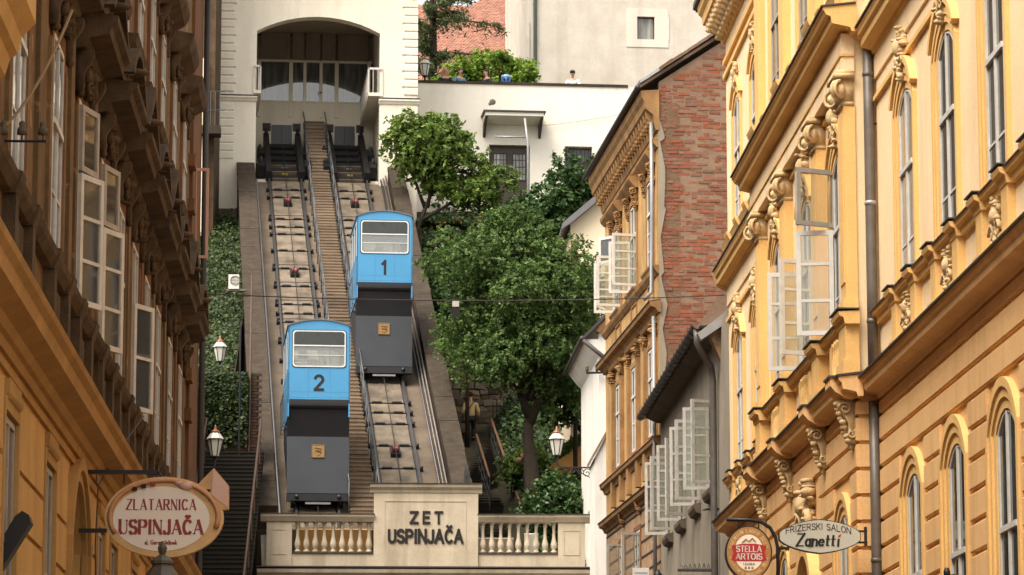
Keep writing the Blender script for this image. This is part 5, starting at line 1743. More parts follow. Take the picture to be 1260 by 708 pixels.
# balusters
bp = [(.0, 0), (.085, 0), (.085, .05), (.05, .07), (.055, .1), (.085, .17), (.09, .24), (.07, .32), (.048, .42), (.04, .56), (.042, .68), (.055, .72), (.055, .745), (.045, .77), (.07, .80), (.085, .83), (.085, .87)]
bmesh_o = None
for u0 in (-1.98, 3.24):
    for k in range(9):
        u = u0 + k * .2505
        if bmesh_o is None:
            mb = MB(); mb.lathe((0, 0, 0), bp[1:], 12); bmesh_o = mb.build('baluster', M['beige'], None, True); o = bmesh_o
        else:
            o = bmesh_o.copy(); COL.objects.link(o)
        o.parent = LS; o.location = FLS.P(u, -.1, 10.27) - LS.location
for u0, u1 in ((-2.16, .16), (3.10, 5.37)):
    B(FLS, u0, u1, -.2, .035, 10.235, 10.27).build('baluster_rail', M['sheet'], LS)
# boards and sheets leaning behind the balustrade
mb = MB(); mb.ext(FLS, [(-1.5, 9.9), (-1.46, 9.9), (-.9, 11.0), (-.94, 11.02)], -2.0, .1)
solo(mb, 'ochre_sheet', paint('ochre_canvas', (.52, .30, .10), .7), 'ochre canvas sheet leaning behind the balustrade below car 2', 'sheet', (-1, 97.4, 9.9))
mb = MB(); mb.ext(FLS, [(-1.5, 9.9), (-1.46, 9.9), (-1.1, 10.78), (-1.14, 10.8)], 3.15, 4.15)
solo(mb, 'pale_board', paint('pale_board_paint', (.45, .40, .32), .7), 'pale board leaning behind the balustrade beside the name panel', 'board', (3.6, 97.4, 9.9))
mb = MB(); mb.ext(FLS, [(-1.3, 9.9), (-1.26, 9.9), (-1.0, 10.9), (-1.04, 10.92)], 4.45, 4.85)
solo(mb, 'light_board', paint('light_board_paint', (.6, .58, .5), .6), 'narrow white board leaning behind the balustrade near the lamp bracket', 'board', (4.6, 97.2, 9.9))
mb = MB(); mb.extd(FLS, [(-2.98, 9.85), (-2.84, 9.85), (-2.86, 10.78), (-3.02, 10.76)], -.22, -.2)
solo(mb, 'paper_banner', paint('pale_banner', (.55, .5, .40), .7, var=.5, scale=4), 'narrow pale banner hung beside the balustrade end below the parapet', 'banner', (-2.95, 96.2, 9.85))

# ================================================================== brick-gabled ochre house
a_ = R(-3.0)
FBv = Vector((math.sin(a_), math.cos(a_), 0)); FBd = Vector((-FBv.y, FBv.x, 0))
FB = Fr((6.5, 75.4, 0), FBv, FBd)
FG = Fr((6.5, 75.4, 0), -FBd, -FBv)                 # gable wall, u to the right, d towards the street's near end
BK = thing('brick_gabled_house', 'ochre house with a bare red brick gable and weathered cornices', 'house', (6.5, 75.4, 0))
bw = [1.3, 4.25, 7.25]
wall(FB, 0, 9.95, 0, 9.95, .5, [(c - .5, c + .5, 7.2, 9.3) for c in (3.9, 6.75)], 'ground_storey_wall', M['bplaster_low'], BK)
wall(FB, 0, 9.95, 9.95, 18.6, .5, [(c - .52, c + .52, 11.2, 13.2) for c in bw] + [(c - .56, c + .56, 15.0, 17.1) for c in bw], 'upper_wall', M['bplaster'], BK)
mb = MB(); mb.box(Fr((6.5, 75.4, 0), -FBd, FBv), .55, 8.0, .3, 9.9, 0, 18.5); mb.build('house_body', M['mortar'], BK)
# gable: mortar core, bricks proud of it
gtop = lambda u: 19.12 + u * .665
mb = MB(); mb.extd(FG, [(0.02, 0), (8, 0), (8, 20.5), (4.5, 22.1), (.02, 19.12)], -.3, 0); mb.build('gable_core', M['mortar'], BK)
sh_m = None
br_n = 0; rest = MB(); rb = random.Random(21)
cands = []
ch_, bl_ = .085, .25
z = 11.6; row = 0
while z < 20.6:
    u = .03 + rb.uniform(0, .02)
    first = row % 2 == 1
    # ragged plaster edge at the corner: bricks start a little in
    while u < 2.3:
        l = bl_ if (rb.random() < .8 and not first) else .13
        first = False
        if u >= .03 and z + ch_ < gtop(u) - .03:
            if rb.random() < .93: cands.append((u, z, l))
        u += l + .024
    z += ch_; row += 1
front = [c for c in cands if c[0] < 1.75]
rb.shuffle(front)
vis = set(front[:300])
meshes = {}
for l in (bl_, .13):
    for v in range(4):
        mb = MB(); r_ = random.Random(int(l * 1000) + v)
        p_ = []
        for zz in (0, .066):
            for d_ in (-.03, .008):
                for uu in (0, l):
                    j = .006
                    p_.append(FG.u * (uu + r_.uniform(-j, j)) + FG.d * (d_ + (r_.uniform(-.008, .008) if d_ > 0 else 0)) + Vector((0, 0, zz + r_.uniform(-j, j))))
        mb.add(p_, [(0, 2, 3, 1), (4, 5, 7, 6), (0, 1, 5, 4), (2, 6, 7, 3), (0, 4, 6, 2), (1, 3, 7, 5)], FG.flip)
        meshes[(l, v)] = (mb, None)
protos = {}
for c in cands:
    u, z, l = c
    k = (l, rb.randrange(4)); dd = rb.choice((-.012, -.008, -.004, 0, 0, .003, .006))
    P0 = FG.P(u, dd, z)
    if c in vis:
        if k not in protos:
            o = meshes[k][0].build('brick', M['brick'], None); protos[k] = o
        else:
            o = protos[k].copy(); COL.objects.link(o)
        o.parent = BK; o.location = P0 - BK.location
    else:
        m0 = meshes[k][0]
        rest.add([Vector(v) + P0 for v in m0.v], m0.f)
rest.build('brick_courses', M['brick'], BK, kind='stuff')
# plaster strip left on the gable's corner
mb = MB(); r_ = random.Random(9)
zz = 0.0; left = []; right = []
edge = []; q = 11.0
while q < 18.3:
    edge.append((max(.03, .13 + r_.uniform(-.07, .08) - .008 * (q - 11)), q)); q += r_.choice((.07, .1, .3, .55, .8))
mb.extd(FG, [(-.0, 0), (.9, 0), (.7, 9), (.45, 11)] + edge + [(-.0, 18.35)], -.02, .035)
mb.build('corner_plaster', M['greyhouse'], BK)
# roof: tiles at the verge, sheet, eaves cornice with corbels
fx = Fr((6.5, 75.4, 0), FBv, FBd)
mb = MB(); mb.ext(FB, [(.42, 18.96), (.42, 19.03), (-4.4, 22.25), (-8.6, 19.5), (-8.6, 19.4), (-4.4, 22.17)], -.10, 10.5); mb.build('roof', M['vtile'], BK)
vt = None
rr = random.Random(8)
for k in range(12):
    s0 = k * .27
    mb = MB(); u0 = -.42 + s0 * .83; z0 = 19.06 + s0 * .565
    mb.extd(FG, [(u0, z0), (u0 + .3, z0 + .19), (u0 + .28, z0 + .25 + rr.uniform(0, .03)), (u0 - .02, z0 + .06)], -.25 + rr.uniform(-.03, .03), .16 + rr.uniform(-.04, .04))
    mb.build('verge_tile', M['vtile'] if k > 1 else M['zinc_light'], BK)
mb = MB(); mb.ext(FB, [(-.02, 18.0), (.05, 18.0), (.08, 18.1), (.12, 18.35), (.30, 18.5), (.32, 18.66), (.38, 18.75), (.40, 18.9), (-.02, 18.93)], -.05, 10.2); ev = mb.build('eaves_cornice', M['btrim'], BK)
k = .2
while k < 10:
    mb = MB(); mb.ext(FB, [(.06, 18.2), (.14, 18.16), (.24, 18.3), (.27, 18.46), (.06, 18.44)], k - .09, k + .09); mb.blob(FB.P(k, .17, 18.2), (.07, .06, .06), 7, 5, FB)
    mb.build('corbel', M['btrim'], ev); k += .42
mb = MB(); mb.path([FB.P(-.1, .47, 18.98), FB.P(10.5, .47, 18.98)], .06, 8); mb.build('gutter', M['sheet'], BK, True)
for z, d_, m_ in ((17.62, .12, 'btrim'), (14.72, .10, 'btrim')):
    mb = MB(); mb.ext(FB, [(-.02, z), (.03, z), (d_, z + .1), (d_ + .02, z + .18), (-.02, z + .2)], 0.02, 9.95); mb.build('string_course', M[m_], BK)
for i, c in enumerate(bw):
    # upper windows
    surround(BK, FB, c, 15.0, 17.1, 1.12, 0, [(.14, .04)], M['btrim'])
    wn_ = window(BK, FB, c, 15.0, 17.08, 1.1, .015, 0, transom=.64, munt=(.33, .66))
    mb = MB(); mb.ext(FB, [(-.02, 17.36), (.08, 17.36), (.2, 17.5), (.24, 17.56), (.25, 17.62), (-.02, 17.66)], c - .85, c + .85)
    mb.build('window_hood', M['btrim'], BK)
    for s in (-1, 1):
        console(BK, FB, c + s * .68, 17.38, .5, .2, .18, M['btrim'])
    mb = MB(); mb.ext(FB, [(-.02, 14.86), (.08, 14.88), (.14, 14.96), (.15, 15.0), (-.02, 15.02)], c - .8, c + .8); mb.build('window_sill', M['btrim'], BK)
    mb = MB(); frame_box(mb, FB, c - .5, c + .5, 14.2, 14.7, .0, .03, .05); mb.build('apron_panel', M['btrim'], BK)
    if i == 2:
        casement(wn_, FB, c - .52, .03, -.52, 15.05, 16.3, -84, (.33, .66)); casement(wn_, FB, c + .52, .03, .52, 15.05, 16.3, 84, (.33, .66)); casement(wn_, FB, c + .52, .03, .5, 16.34, 17.0, 40, ())
    if i == 1:
        casement(wn_, FB, c + .52, .03, .52, 15.05, 16.3, 84, (.33, .66)); casement(wn_, FB, c - .52, .03, -.52, 15.05, 16.3, -80, (.33, .66))
    # lower windows
    surround(BK, FB, c, 11.2, 13.2, 1.04, 0, [(.12, .035)], M['btrim'])
    window(BK, FB, c, 11.2, 13.18, 1.02, .015, 0, transom=.66, munt=(.5,))
    for s in (-1, 1):
        mb = MB(); mb.box(FB, c + s * .82 - .13, c + s * .82 + .13, -.01, .09, 11.05, 13.3); pl = mb.build('pilaster', M['btrim'], BK)
        ornament(pl, FB, c + s * .82, 13.45, .36, .34, .17, i * 3 + s + 40, M['btrim'], 'capital', 14)
    mb = MB(); mb.ext(FB, [(-.02, 13.62), (.12, 13.64), (.16, 13.72), (-.02, 13.75)], c - 1.0, c + 1.0); mb.build('window_hood', M['btrim'], BK)
    for s in (-1, 1):
        mb = MB(); mb.box(FB, c + s * .82 - .16, c + s * .82 + .16, -.01, .11, 10.25, 10.95); mb.build('pedestal', M['btrim'], BK)
    console(BK, FB, c - .9, 10.05, .4, .2, .16, M['btrim'])
for z, d_ in ((14.0, .24), (10.95, .16), (9.98, .2)):
    mb = MB(); mb.ext(FB, [(-.02, z - .18), (.04, z - .18), (d_ * .45, z - .08), (d_ * .9, z - .04), (d_, z + .05), (-.02, z + .1)], -.1 if z > 12 else .02, 10.05)
    o = mb.build('storey_cornice', M['btrim'], BK)
    mb = MB(); mb.ext(FB, [(-.01, z + .104), (d_ + .02, z + .054), (d_ + .02, z + .07), (-.01, z + .12)], -.1 if z > 12 else .02, 10.06); mb.build('sheet_cover', M['rooftile'] if z < 12 and z > 10.5 else M['sheet'], o)
for c in (3.9, 6.75):
    surround(BK, FB, c, 7.2, 9.3, 1.0, 0, [(.1, .03)], M['rust_red']); window(BK, FB, c, 7.2, 9.28, .98, .015, 0, transom=.6, munt=(.5,))
    casement(BK, FB, c - .48, .03, -.4, 8.0, 9.2, -70, (), M['grey_paint'])
z = 9.7
for k in range(6):
    B(FB, .02, 9.9, .0, .012, z - .045, z).build('rustication_joint', M['dark'], BK); z -= .36
mb = MB(); mb.path([FB.P(.12, .12, z) for z in (7.5, 10, 13.75)], .042, 10)
mb.path([FB.P(.12, .34, 14.12), FB.P(.12, .16, 14.3), FB.P(.12, .14, 16), FB.P(.12, .14, 18.2)], .045, 10); pp = mb.build('rainwater_pipe', M['zinc_mid'], BK, True)
# ================================================================== low grey house with open casements
GH = thing('grey_house', 'low grey-tan house with deep dark eaves and a row of open casements', 'house', (6.5, 68, 0))
FGH = Fr((6.5, 0, 0), (0, 1, 0), (-1, 0, 0))
gw = [64.0, 66.9, 70.0, 73.0]
wall(FGH, 60.95, 75.3, 0, 11.6, .4, [(c - .5, c + .5, 8.62, 10.25) for c in gw], 'wall', M['greyhouse'], GH)
B(WORLD, 6.95, 12, 61.0, 74.9, 0, 11.2).build('house_body', M['greyhouse'], GH)
mb = MB(); mb.ext(FGH, [(.38, 11.46), (.38, 11.52), (-1.5, 14.2), (-1.5, 14.05), (-.05, 11.5)], 62.35, 75.35); mb.build('roof', M['vtile'], GH)
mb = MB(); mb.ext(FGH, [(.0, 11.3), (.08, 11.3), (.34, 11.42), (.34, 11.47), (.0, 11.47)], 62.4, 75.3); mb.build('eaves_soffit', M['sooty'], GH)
g = MB(); pts_ = 9
for i in range(8):
    a0, a1 = math.pi * i / 8, math.pi * (i + 1) / 8
    q = lambda a, r: (.43 - r * math.cos(a), 11.48 - r * math.sin(a))
    g.ext(FGH, [q(a0, .09), q(a1, .09), q(a1, .08), q(a0, .08)], 62.3, 75.6)
go = g.build('gutter', M['sheet'], GH)
for k in range(22):
    mb = MB(); u = 62.5 + k * .6
    mb.ext(FGH, [(.32, 11.5), (.33, 11.38), (.43, 11.375), (.53, 11.38), (.54, 11.5), (.53, 11.5), (.52, 11.39), (.43, 11.385), (.34, 11.39), (.33, 11.5)], u - .02, u + .02); mb.build('gutter_bracket', M['black'], go)
mb = MB(); mb.path([FGH.P(62.4, .43, 11.4), FGH.P(62.42, .42, 11.15), FGH.P(62.55, .28, 10.9), FGH.P(62.75, .14, 10.75), FGH.P(62.8, .10, 10.5), FGH.P(62.8, .10, 8), FGH.P(62.8, .10, 4)], .065, 10)
pp = mb.build('rainwater_pipe', M['zinc'], GH, True)
mb = MB(); mb.path([FGH.P(62.85, -.1, 8.1), FGH.P(62.85, .22, 8.1), FGH.P(63.2, .25, 8.12)], .02, 6); mb.build('pipe_bracket', M['black'], pp)
for i, c in enumerate(gw):
    wn_ = window(GH, FGH, c, 8.62, 10.25, .98, -.02, 0, transom=.97, munt=(.33, .66), fm=M['grey_paint'])
    mb = MB(); mb.ext(FGH, [(-.02, 8.36), (.10, 8.4), (.14, 8.48), (.14, 8.56), (-.02, 8.6)], c - .62, c + .62); mb.build('window_sill', M['sooty'], GH)
    casement(wn_, FGH, c + .49, .01, .50, 8.64, 10.22, (82, 74, 88, 79)[i], (.33, .66), M['dirty_white']); casement(wn_, FGH, c - .49, .01, .50, 8.64, 10.22, (112, 99, 120, 106)[i], (.33, .66), M['dirty_white'])
# broken verge of plaster and flashing against the yellow house
mb = MB(); mb.extd(Fr((6.5, 62.3, 0), (1, 0, 0), (0, -1, 0)), [(-.25, 11.35), (.62, 11.95), (.62, 11.3), (.5, 10.7), (.28, 10.35), (.05, 10.7), (-.1, 11.05)], -.3, 0)
mb.build('plaster_patch', M['bplaster_low'], GH)
mb = MB(); mb.extd(Fr((6.5, 62.2, 0), (1, 0, 0), (0, -1, 0)), [(-.45, 11.28), (-.38, 11.16), (.5, 11.75), (.42, 11.95)], -.3, .1); mb.build('flashing', M['zinc_light'], GH)
B(WORLD, 6.9, 9, 60.86, 61.2, 0, 12.2).build('party_wall', M['greyhouse'], GH)

# ================================================================== white house past the brick one, and the cream gable behind
WH = thing('white_house', 'narrow whitewashed house with grey gutter beside the lower station', 'house', (6.4, 96, 0))
FWH = Fr((6.36, 93.5, 0), Vector((-.012, 1, 0)).normalized(), Vector((-1, -.012, 0)).normalized())
wall(FWH, 0, 6.6, 0, 16.0, .4, [(3.5, 4.2, 10.3, 11.6)], 'wall', M['whitehouse'], WH)
mb = MB(); mb.box(WORLD, 6.78, 12, 93.6, 100, 0, 16.0); mb.extd(Fr((6.36, 93.5, 0), (1, 0, 0), (0, -1, 0)), [(-.0, 15.2), (6, 15.2), (6, 18.2), (3.1, 19.5), (.0, 16.35)], -.35, 0.0); mb.build('gable', M['whitehouse'], WH)
mb = MB(); mb.ext(FWH, [(.42, 15.98), (.42, 16.08), (-3.1, 19.65), (-3.1, 19.5)], -.12, 6.7); mb.build('roof', M['sheet'], WH)
mb = MB(); mb.ext(FWH, [(.0, 15.5), (.12, 15.62), (.38, 15.95), (.38, 15.99), (.0, 15.99)], 0, 6.6); mb.build('eaves_soffit', M['whitehouse'], WH)
mb = MB(); mb.path([FWH.P(-.12, .47, 16.0), FWH.P(6.8, .47, 15.98)], .07, 8); mb.build('gutter', M['sheet'], WH, True)
mb = MB(); mb.path([FWH.P(-.1, .45, 15.95), FWH.P(-.1, -.1, 15.5), FWH.P(-.1, -.5, 15.2)], .06, 8); mb.build('downpipe', M['sheet'], WH, True)
mb = MB(); mb.extd(Fr((6.36, 93.42, 0), (1, 0, 0), (0, -1, 0)), [(-.08, 16.2), (.02, 16.15), (1.0, 17.15), (1.0, 17.35)], -.2, .06); mb.build('verge', M['rust_red'], WH)
# insulator arm on the white wall
t = thing('insulator_arm', 'iron insulator arm on the white gable over the lamp bracket', 'bracket', (6.3, 93.4, 15))
mb = MB(); mb.path([(6.0, 93.35, 15.02), (6.62, 93.35, 15.04)], .03, 6); mb.build('arm', M['black'], t)
for x in (6.02, 6.3):
    mb = MB(); mb.lathe((x, 93.35, 15.05), [(.02, 0), (.05, .05), (.04, .1), (.055, .14), (.02, .18)], 8); mb.build('insulator', M['sooty'], t, True)
AX = thing('annex_wall', 'low whitewashed annex wall with a sloping tile coping', 'wall', (6.3, 91, 0))
mb = MB(); mb.extd(Fr((6.06, 91, 0), (1, 0, 0), (0, -1, 0)), [(0, 0), (.6, 0), (.6, 13.5), (0.02, 12.4)], -2.2, 0); mb.build('wall', M['whitehouse'], AX)
mb = MB(); mb.extd(Fr((6.06, 91, 0), (1, 0, 0), (0, -1, 0)), [(-.05, 12.33), (.62, 13.52), (.62, 13.64), (-.05, 12.46)], -2.3, .08); mb.build('coping', M['vtile'], AX)
CG = thing('cream_gabled_house', 'cream gable with grey sheet roof edge behind the brick house', 'house', (9, 108, 15))
fcg = Fr((6.3, 108, 0), (1, 0, 0), (0, -1, 0))
mb = MB(); mb.extd(fcg, [(.15, 10), (8, 10), (8, 25), (4, 25.4), (.15, 22.1)], -8, 0); mb.build('wall', M['creamhouse'], CG)
mb = MB(); mb.extd(fcg, [(-.15, 21.75), (-.12, 21.95), (4, 25.5), (4.1, 25.3), (.15, 21.95)], -8.2, .35); mb.build('roof', M['slate'], CG)
B(fcg, .16, .36, .0, .06, 20.6, 21.4).build('shutter', M['btrim'], CG)
mb = MB(); mb.extd(Fr((5.62, 107.3, 0), (1, 0, 0), (0, -1, 0)), [(0, 10), (1.6, 10), (1.6, 15.1), (1.2, 14.8), (0.05, 14.0)], -.3, 0)
solo(mb, 'orange_garden_wall', M['orangewall'], 'low orange rendered garden wall behind the big tree trunk', 'wall', (6.3, 107.3, 10))
# dark house and pale pier beyond the left house
RW = thing('rear_shade_house', 'unseen dark house wall behind the brown house, added to shade the stairs', 'house', (-7, 90, 0))
B(WORLD, -12, -5.38, 64, 110, 0, 15.5).build('wall', M['brown_trim'], RW)  # out-of-view house block, added to shade the left stairs and ivy
B(WORLD, -12.2, -5.2, 63.8, 110.2, 15.51, 15.8).build('roof_slab', M['sheet'], RW)
DH = thing('dark_rear_house', 'dark house front in shade between the brown house and the station', 'house', (-7, 118, 15))
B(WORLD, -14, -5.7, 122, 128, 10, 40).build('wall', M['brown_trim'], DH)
B(WORLD, -6.32, -6.0, 121.7, 121.98, 24, 30.6).build('pier', M['creamhouse'], DH)
mb = MB()
for k in range(7): mb.path([(-6.5 + k * .17, 121.4, 28.0), (-6.5 + k * .17, 121.4, 29.3)], .014, 5)
mb.path([(-6.6, 121.4, 29.3), (-5.3, 121.4, 29.3)], .02, 5); mb.path([(-6.6, 121.4, 28.6), (-5.3, 121.4, 28.6)], .016, 5)
mb.build('railing', M['railing'], DH)
B(WORLD, -7, -5.45, 121.2, 121.98, 27.7, 28.0).build('landing', M['parapet'], DH)
# ================================================================== hillside
def hz_r(x, y):
    """height of the ground right of the funicular"""
    if y < 97: return 9.0
    if y < 121: return 9.2 + .325 * (y - 97) + max(0, min(1, (x - 4.3) / .6)) * 1.1 * min(1, (y - 97) / 4)
    if y < 131: return 20.6 + (y - 121) * .66
    return 30.7
def hill(name, xs, ys, fn, m):
    mb = MB(); nx, ny = len(xs), len(ys)
    pts = [(x, y, fn(x, y) + .12 * math.sin(x * 2.3 + y * 1.7)) if y < 130 else (x, y, fn(x, y)) for y in ys for x in xs]
    fs = [(j * nx + i, j * nx + i + 1, (j + 1) * nx + i + 1, (j + 1) * nx + i) for j in range(ny - 1) for i in range(nx - 1)]
    mb.add(pts, fs)
    return solo(mb, name, m, None, None, kind='structure')
xs = [1.6, 2.2, 2.9, 3.6, 4.2, 4.5, 4.9, 5.4, 6.2, 7, 8, 10, 14, 20, 60, 200]
ys = [95.2, 97.01, 98, 99, 100, 102, 104, 106, 108, 110, 112, 115, 118, 120.9, 121.05, 123, 125, 127, 128.5, 130.4, 131.05, 134, 140, 160, 300]
hill('hillside', xs, ys, hz_r, M['soil'])
def hz_l(x, y):
    if y < 98.6: return 7.0
    if y < 124: return 13.2 + (y - 98.6) * .455
    return 24.8
hill('ivy_bank', [-200, -60, -14, -10, -8, -7, -6, -5.2, -4.7, -4.2], [80, 98.5, 98.65, 100, 103, 106, 110, 114, 118, 122, 124, 130, 160, 300], hz_l, M['soil'])
mb = MB(); mb.quad((2.2, 131.3, 30.72), (60, 131.3, 30.72), (60, 170, 30.72), (2.2, 170, 30.72)); solo(mb, 'terrace_pavement', M['asphalt'], None, None, kind='structure')

# rubble retaining wall behind the public stairs: every stone its own part
SW = thing('rubble_wall', 'rough stone retaining wall above the public stairs', 'wall', (4, 121, 15))
B(WORLD, 2.0, 8.0, 120.85, 121.2, 14, 20.8).build('wall_core', M['mortar_d'], SW)
rs_ = random.Random(31); z = 15.6
while z < 20.7:
    hh = rs_.uniform(.16, .3); x = 2.05
    while x < 5.2:
        l = rs_.uniform(.2, .48)
        mb = MB(); p_ = []
        for zz in (z + .012, z + hh - .012):
            for yy in (120.9, 120.80 + rs_.uniform(-.03, .02)):
                for xx in (x + .012, x + l - .012):
                    p_.append((xx + rs_.uniform(-.03, .03), yy, zz + rs_.uniform(-.03, .03)))
        mb.add(p_, [(0, 2, 3, 1), (4, 5, 7, 6), (0, 1, 5, 4), (2, 6, 7, 3), (0, 4, 6, 2), (1, 3, 7, 5)], True)
        mb.build('stone', M['rubble'], SW)
        x += l
    z += hh
# ------------------------------------------------------------------ public stairs on the right
def stairs(name, label, p0, hv, n, run, rise, width, m, rot):
    t = thing(name, label, 'staircase', p0)
    f = Fr((0, 0, 0), (hv.y, -hv.x, 0), hv)
    sm = MB(); sm.box(f, -width / 2, width / 2, 0, run + .05, -.35, -.03); sm.box(f, -width / 2 - .01, width / 2 + .01, -.03, run + .04, -.03, 0)
    b = None; r_ = random.Random(5)
    for i in range(n):
        if b is None: b = sm.build('step', m, None); o = b
        else: o = b.copy(); COL.objects.link(o)
        o.parent = t
        o.location = hv * (run * i) + Vector((0, 0, rise * (i + 1) + r_.uniform(-.006, .006)))
    return t
ps0 = Vector((4.1, 97.6, 9.35))
HV2 = Vector((-.03, 1, 0)).normalized(); SV2 = Vector((HV2.y, -HV2.x, 0))
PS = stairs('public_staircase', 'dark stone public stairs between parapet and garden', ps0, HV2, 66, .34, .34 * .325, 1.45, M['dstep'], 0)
def rail_along(parent, name, off, n0, n1, m1, m2, posts=True, run=.34, rise=.34 * .325, base=ps0):
    f = Fr(base, SV2, HV2)
    p = lambda i, h: f.P(off, run * i, rise * (i + 1) + h)
    mb = MB(); mb.path([p(n0, .95), p(n1, .95)], .045, 8); o = mb.build(name, m1, parent, True)
    mb = MB()
    for i in range(n0, n1 + 1, 4):
        mb.path([p(i, -.1), p(i, .92)], .022, 6)
    mb.path([p(n0, .5), p(n1, .5)], .014, 5); mb.path([p(n0, .2), p(n1, .2)], .014, 5)
    mb.build('rail_posts', m2, o)
rail_along(PS, 'handrail', .74, 8, 24, M['rustrail'], M['railing'])
rail_along(PS, 'handrail', .74, 30, 58, M['rustrail'], M['railing'])
rail_along(PS, 'handrail', -.7, 2, 16, M['railing'], M['railing'])
rail_along(PS, 'handrail', .05, 30, 50, M['rustrail'], M['railing'])
# spiked iron guard at the parapet's foot
t = thing('iron_guard', 'black iron spikes on the parapet foot beside the public stairs', 'guard', (2.6, 97, 11))
mb = MB()
for k in range(9):
    b = Vector((2.75 + .06 * (k % 3), 95.6 + k * .25, 11.2 + .12 * k))
    mb.path([b, b + Vector((0, 0, .75)), b + Vector((.02, 0, .95))], [.014, .012, .003], 5)
mb.path([(2.78, 95.5, 11.75), (2.78, 97.8, 12.85)], .015, 5)
mb.build('spike_row', M['black'], t)
# iron fence before the rubble wall
t = thing('iron_fence', 'dark iron fence before the rubble wall past the stairs', 'fence', (4.8, 118.4, 16))
for k in range(13):
    mb = MB(); x = 4.35 + k * .12; mb.path([(x, 118.6, 15.6), (x, 118.6, 17.6)], .016, 5); mb.build('bar', M['black'], t)
for z in (16.0, 17.45):
    mb = MB(); mb.path([(4.3, 118.6, z), (5.85, 118.6, z)], .02, 5); mb.build('rail', M['black'], t)
# ------------------------------------------------------------------ left stairs
FY = Vector((0, 1, 0))
LSP = Vector((-4.0, 82.0, 6.3))
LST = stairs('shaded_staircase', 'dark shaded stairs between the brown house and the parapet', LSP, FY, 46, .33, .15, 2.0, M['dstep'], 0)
for off in (-.62, .93):
    mb = MB()
    p = lambda i, h: LSP + Vector((off, .33 * i, .15 * (i + 1) + h))
    mb.path([p(0, .95), p(45, .95)], .032, 8); o = mb.build('handrail', M['rustdark'], LST, True)
    mb = MB()
    for i in range(0, 46, 6): mb.path([p(i, -.05), p(i, .95)], .02, 5)
    mb.build('rail_posts', M['rustdark'], o)
DW = thing('damp_brick_wall', 'damp dark brick retaining wall under the ivy bank', 'wall', (-4.8, 98, 7))
B(WORLD, -9, -3.2, 98.0, 98.55, 5, 15.6).build('wall_core', M['mortar_d'], DW)
z = 12.3; row = 0; base_b = None
while z < 15.55:
    x = -5.2 + (.13 if row % 2 else 0)
    while x < -3.3:
        if base_b is None:
            mb = MB(); mb.box(WORLD, 0, .25, -.03, .05, 0, .075); base_b = mb.build('brick', M['darkbrick'], None); o = base_b
        else: o = base_b.copy(); COL.objects.link(o)
        o.parent = DW; o.location = Vector((x, 97.98 + rs_.uniform(-.01, .01), z)) - DW.location
        x += .265
    z += .09; row += 1
# drain pipes and a dangling wire on the left
for x, lab in ((-3.42, 'thin rusty pipe down the damp wall beside the parapet'), (-4.95, 'thin rusty pipe down the damp wall beside the brown house')):
    mb = MB(); mb.path([(x, 97.9, 6), (x - .03, 97.9, 12), (x, 97.9, 18.5 if x > -4 else 14.5)], .03, 6)
    solo(mb, 'rusty_pipe', M['rustdark'], lab, 'pipe', (x, 97.9, 6), smooth=True)

# ------------------------------------------------------------------ greenery
rs = np.random.RandomState(11)
# ivy on the left bank
n = 40000
X = rs.uniform(-8.2, -4.25, n); Y = rs.uniform(98.6, 125, n)
keep = np.ones(n, bool)
Z = np.array([hz_l(x, y) for x, y in zip(X, Y)]) + np.abs(rs.normal(0, .22, n)) + .25 * np.maximum(0, np.sin(X * 2.7) * np.sin(Y * 1.9))
pts = np.stack([X, Y, Z], 1); nrm = np.tile(np.array([0, -.5, .6]), (n, 1))
# a skirt of ivy hanging over the brick wall
m2 = 7000
X2 = rs.uniform(-6, -3.5, m2); Z2 = 15.6 - np.abs(rs.normal(0, .9, m2)); Y2 = 97.9 - rs.uniform(0, .25, m2)
pts = np.vstack([pts, np.stack([X2, Y2, Z2], 1)]); nrm = np.vstack([nrm, np.tile(np.array([0, -1, .2]), (m2, 1))])
o = leaf_mesh('ivy', pts, nrm, .095, M['leaf_ivy'], None, rs, 1.1)
o['label'] = 'dense ivy covering the bank and brick wall left of the ramp'; o['category'] = 'ivy'; o['kind'] = 'stuff'
# ground cover on the right bank
n = 30000
X = rs.uniform(2.0, 9.5, n); Y = rs.uniform(97.5, 131, n)
ok = ~((np.abs(X - (4.1 - (Y - 97.6) * .03)) < .85) & (Y < 120.5)) & ~((Y > 120) & (Y < 121.3))
X, Y = X[ok], Y[ok]
Z = np.array([hz_r(x, y) for x, y in zip(X, Y)]) + np.abs(rs.normal(0, .2, len(X)))
o = leaf_mesh('ground_cover', np.stack([X, Y, Z], 1), np.tile(np.array([0, -.4, .7]), (len(X), 1)), .14, M['leaf_ivy2'], None, rs, 1.3)
o['label'] = 'low leafy ground cover over the garden slope'; o['category'] = 'ground cover'; o['kind'] = 'stuff'
# big tree beside the public stairs
cl = sub_clumps(rs, (4.55, 104.2, 18.5), (2.1, 2.0, 2.6), 46, .5, .95) + sub_clumps(rs, (3.9, 103.6, 19.6), (1.5, 1.3, 1.4), 22, .45, .8) + sub_clumps(rs, (5.7, 104.2, 19.4), (1.4, 1.4, 1.2), 16, .45, .8) \
    + sub_clumps(rs, (4.2, 103.4, 16.6), (1.0, 1.0, 1.4), 16, .4, .75) + sub_clumps(rs, (5.6, 104.2, 16.8), (1.1, 1.2, 1.3), 14, .4, .75) + sub_clumps(rs, (4.4, 103.9, 21.0), (.9, .9, .5), 8, .3, .55) \
    + [(1.95, 103.6, 19.9, .4, .4, .3), (2.3, 103.6, 20.6, .5, .5, .35), (6.95, 104, 20.0, .45, .45, .3), (7.2, 104, 19.4, .3, .4, .3), (2.5, 103.5, 18.2, .5, .5, .4)]
cl = [c for c in cl if not (c[0] - c[3] < 4.1 and c[2] - c[5] < 16.0)]
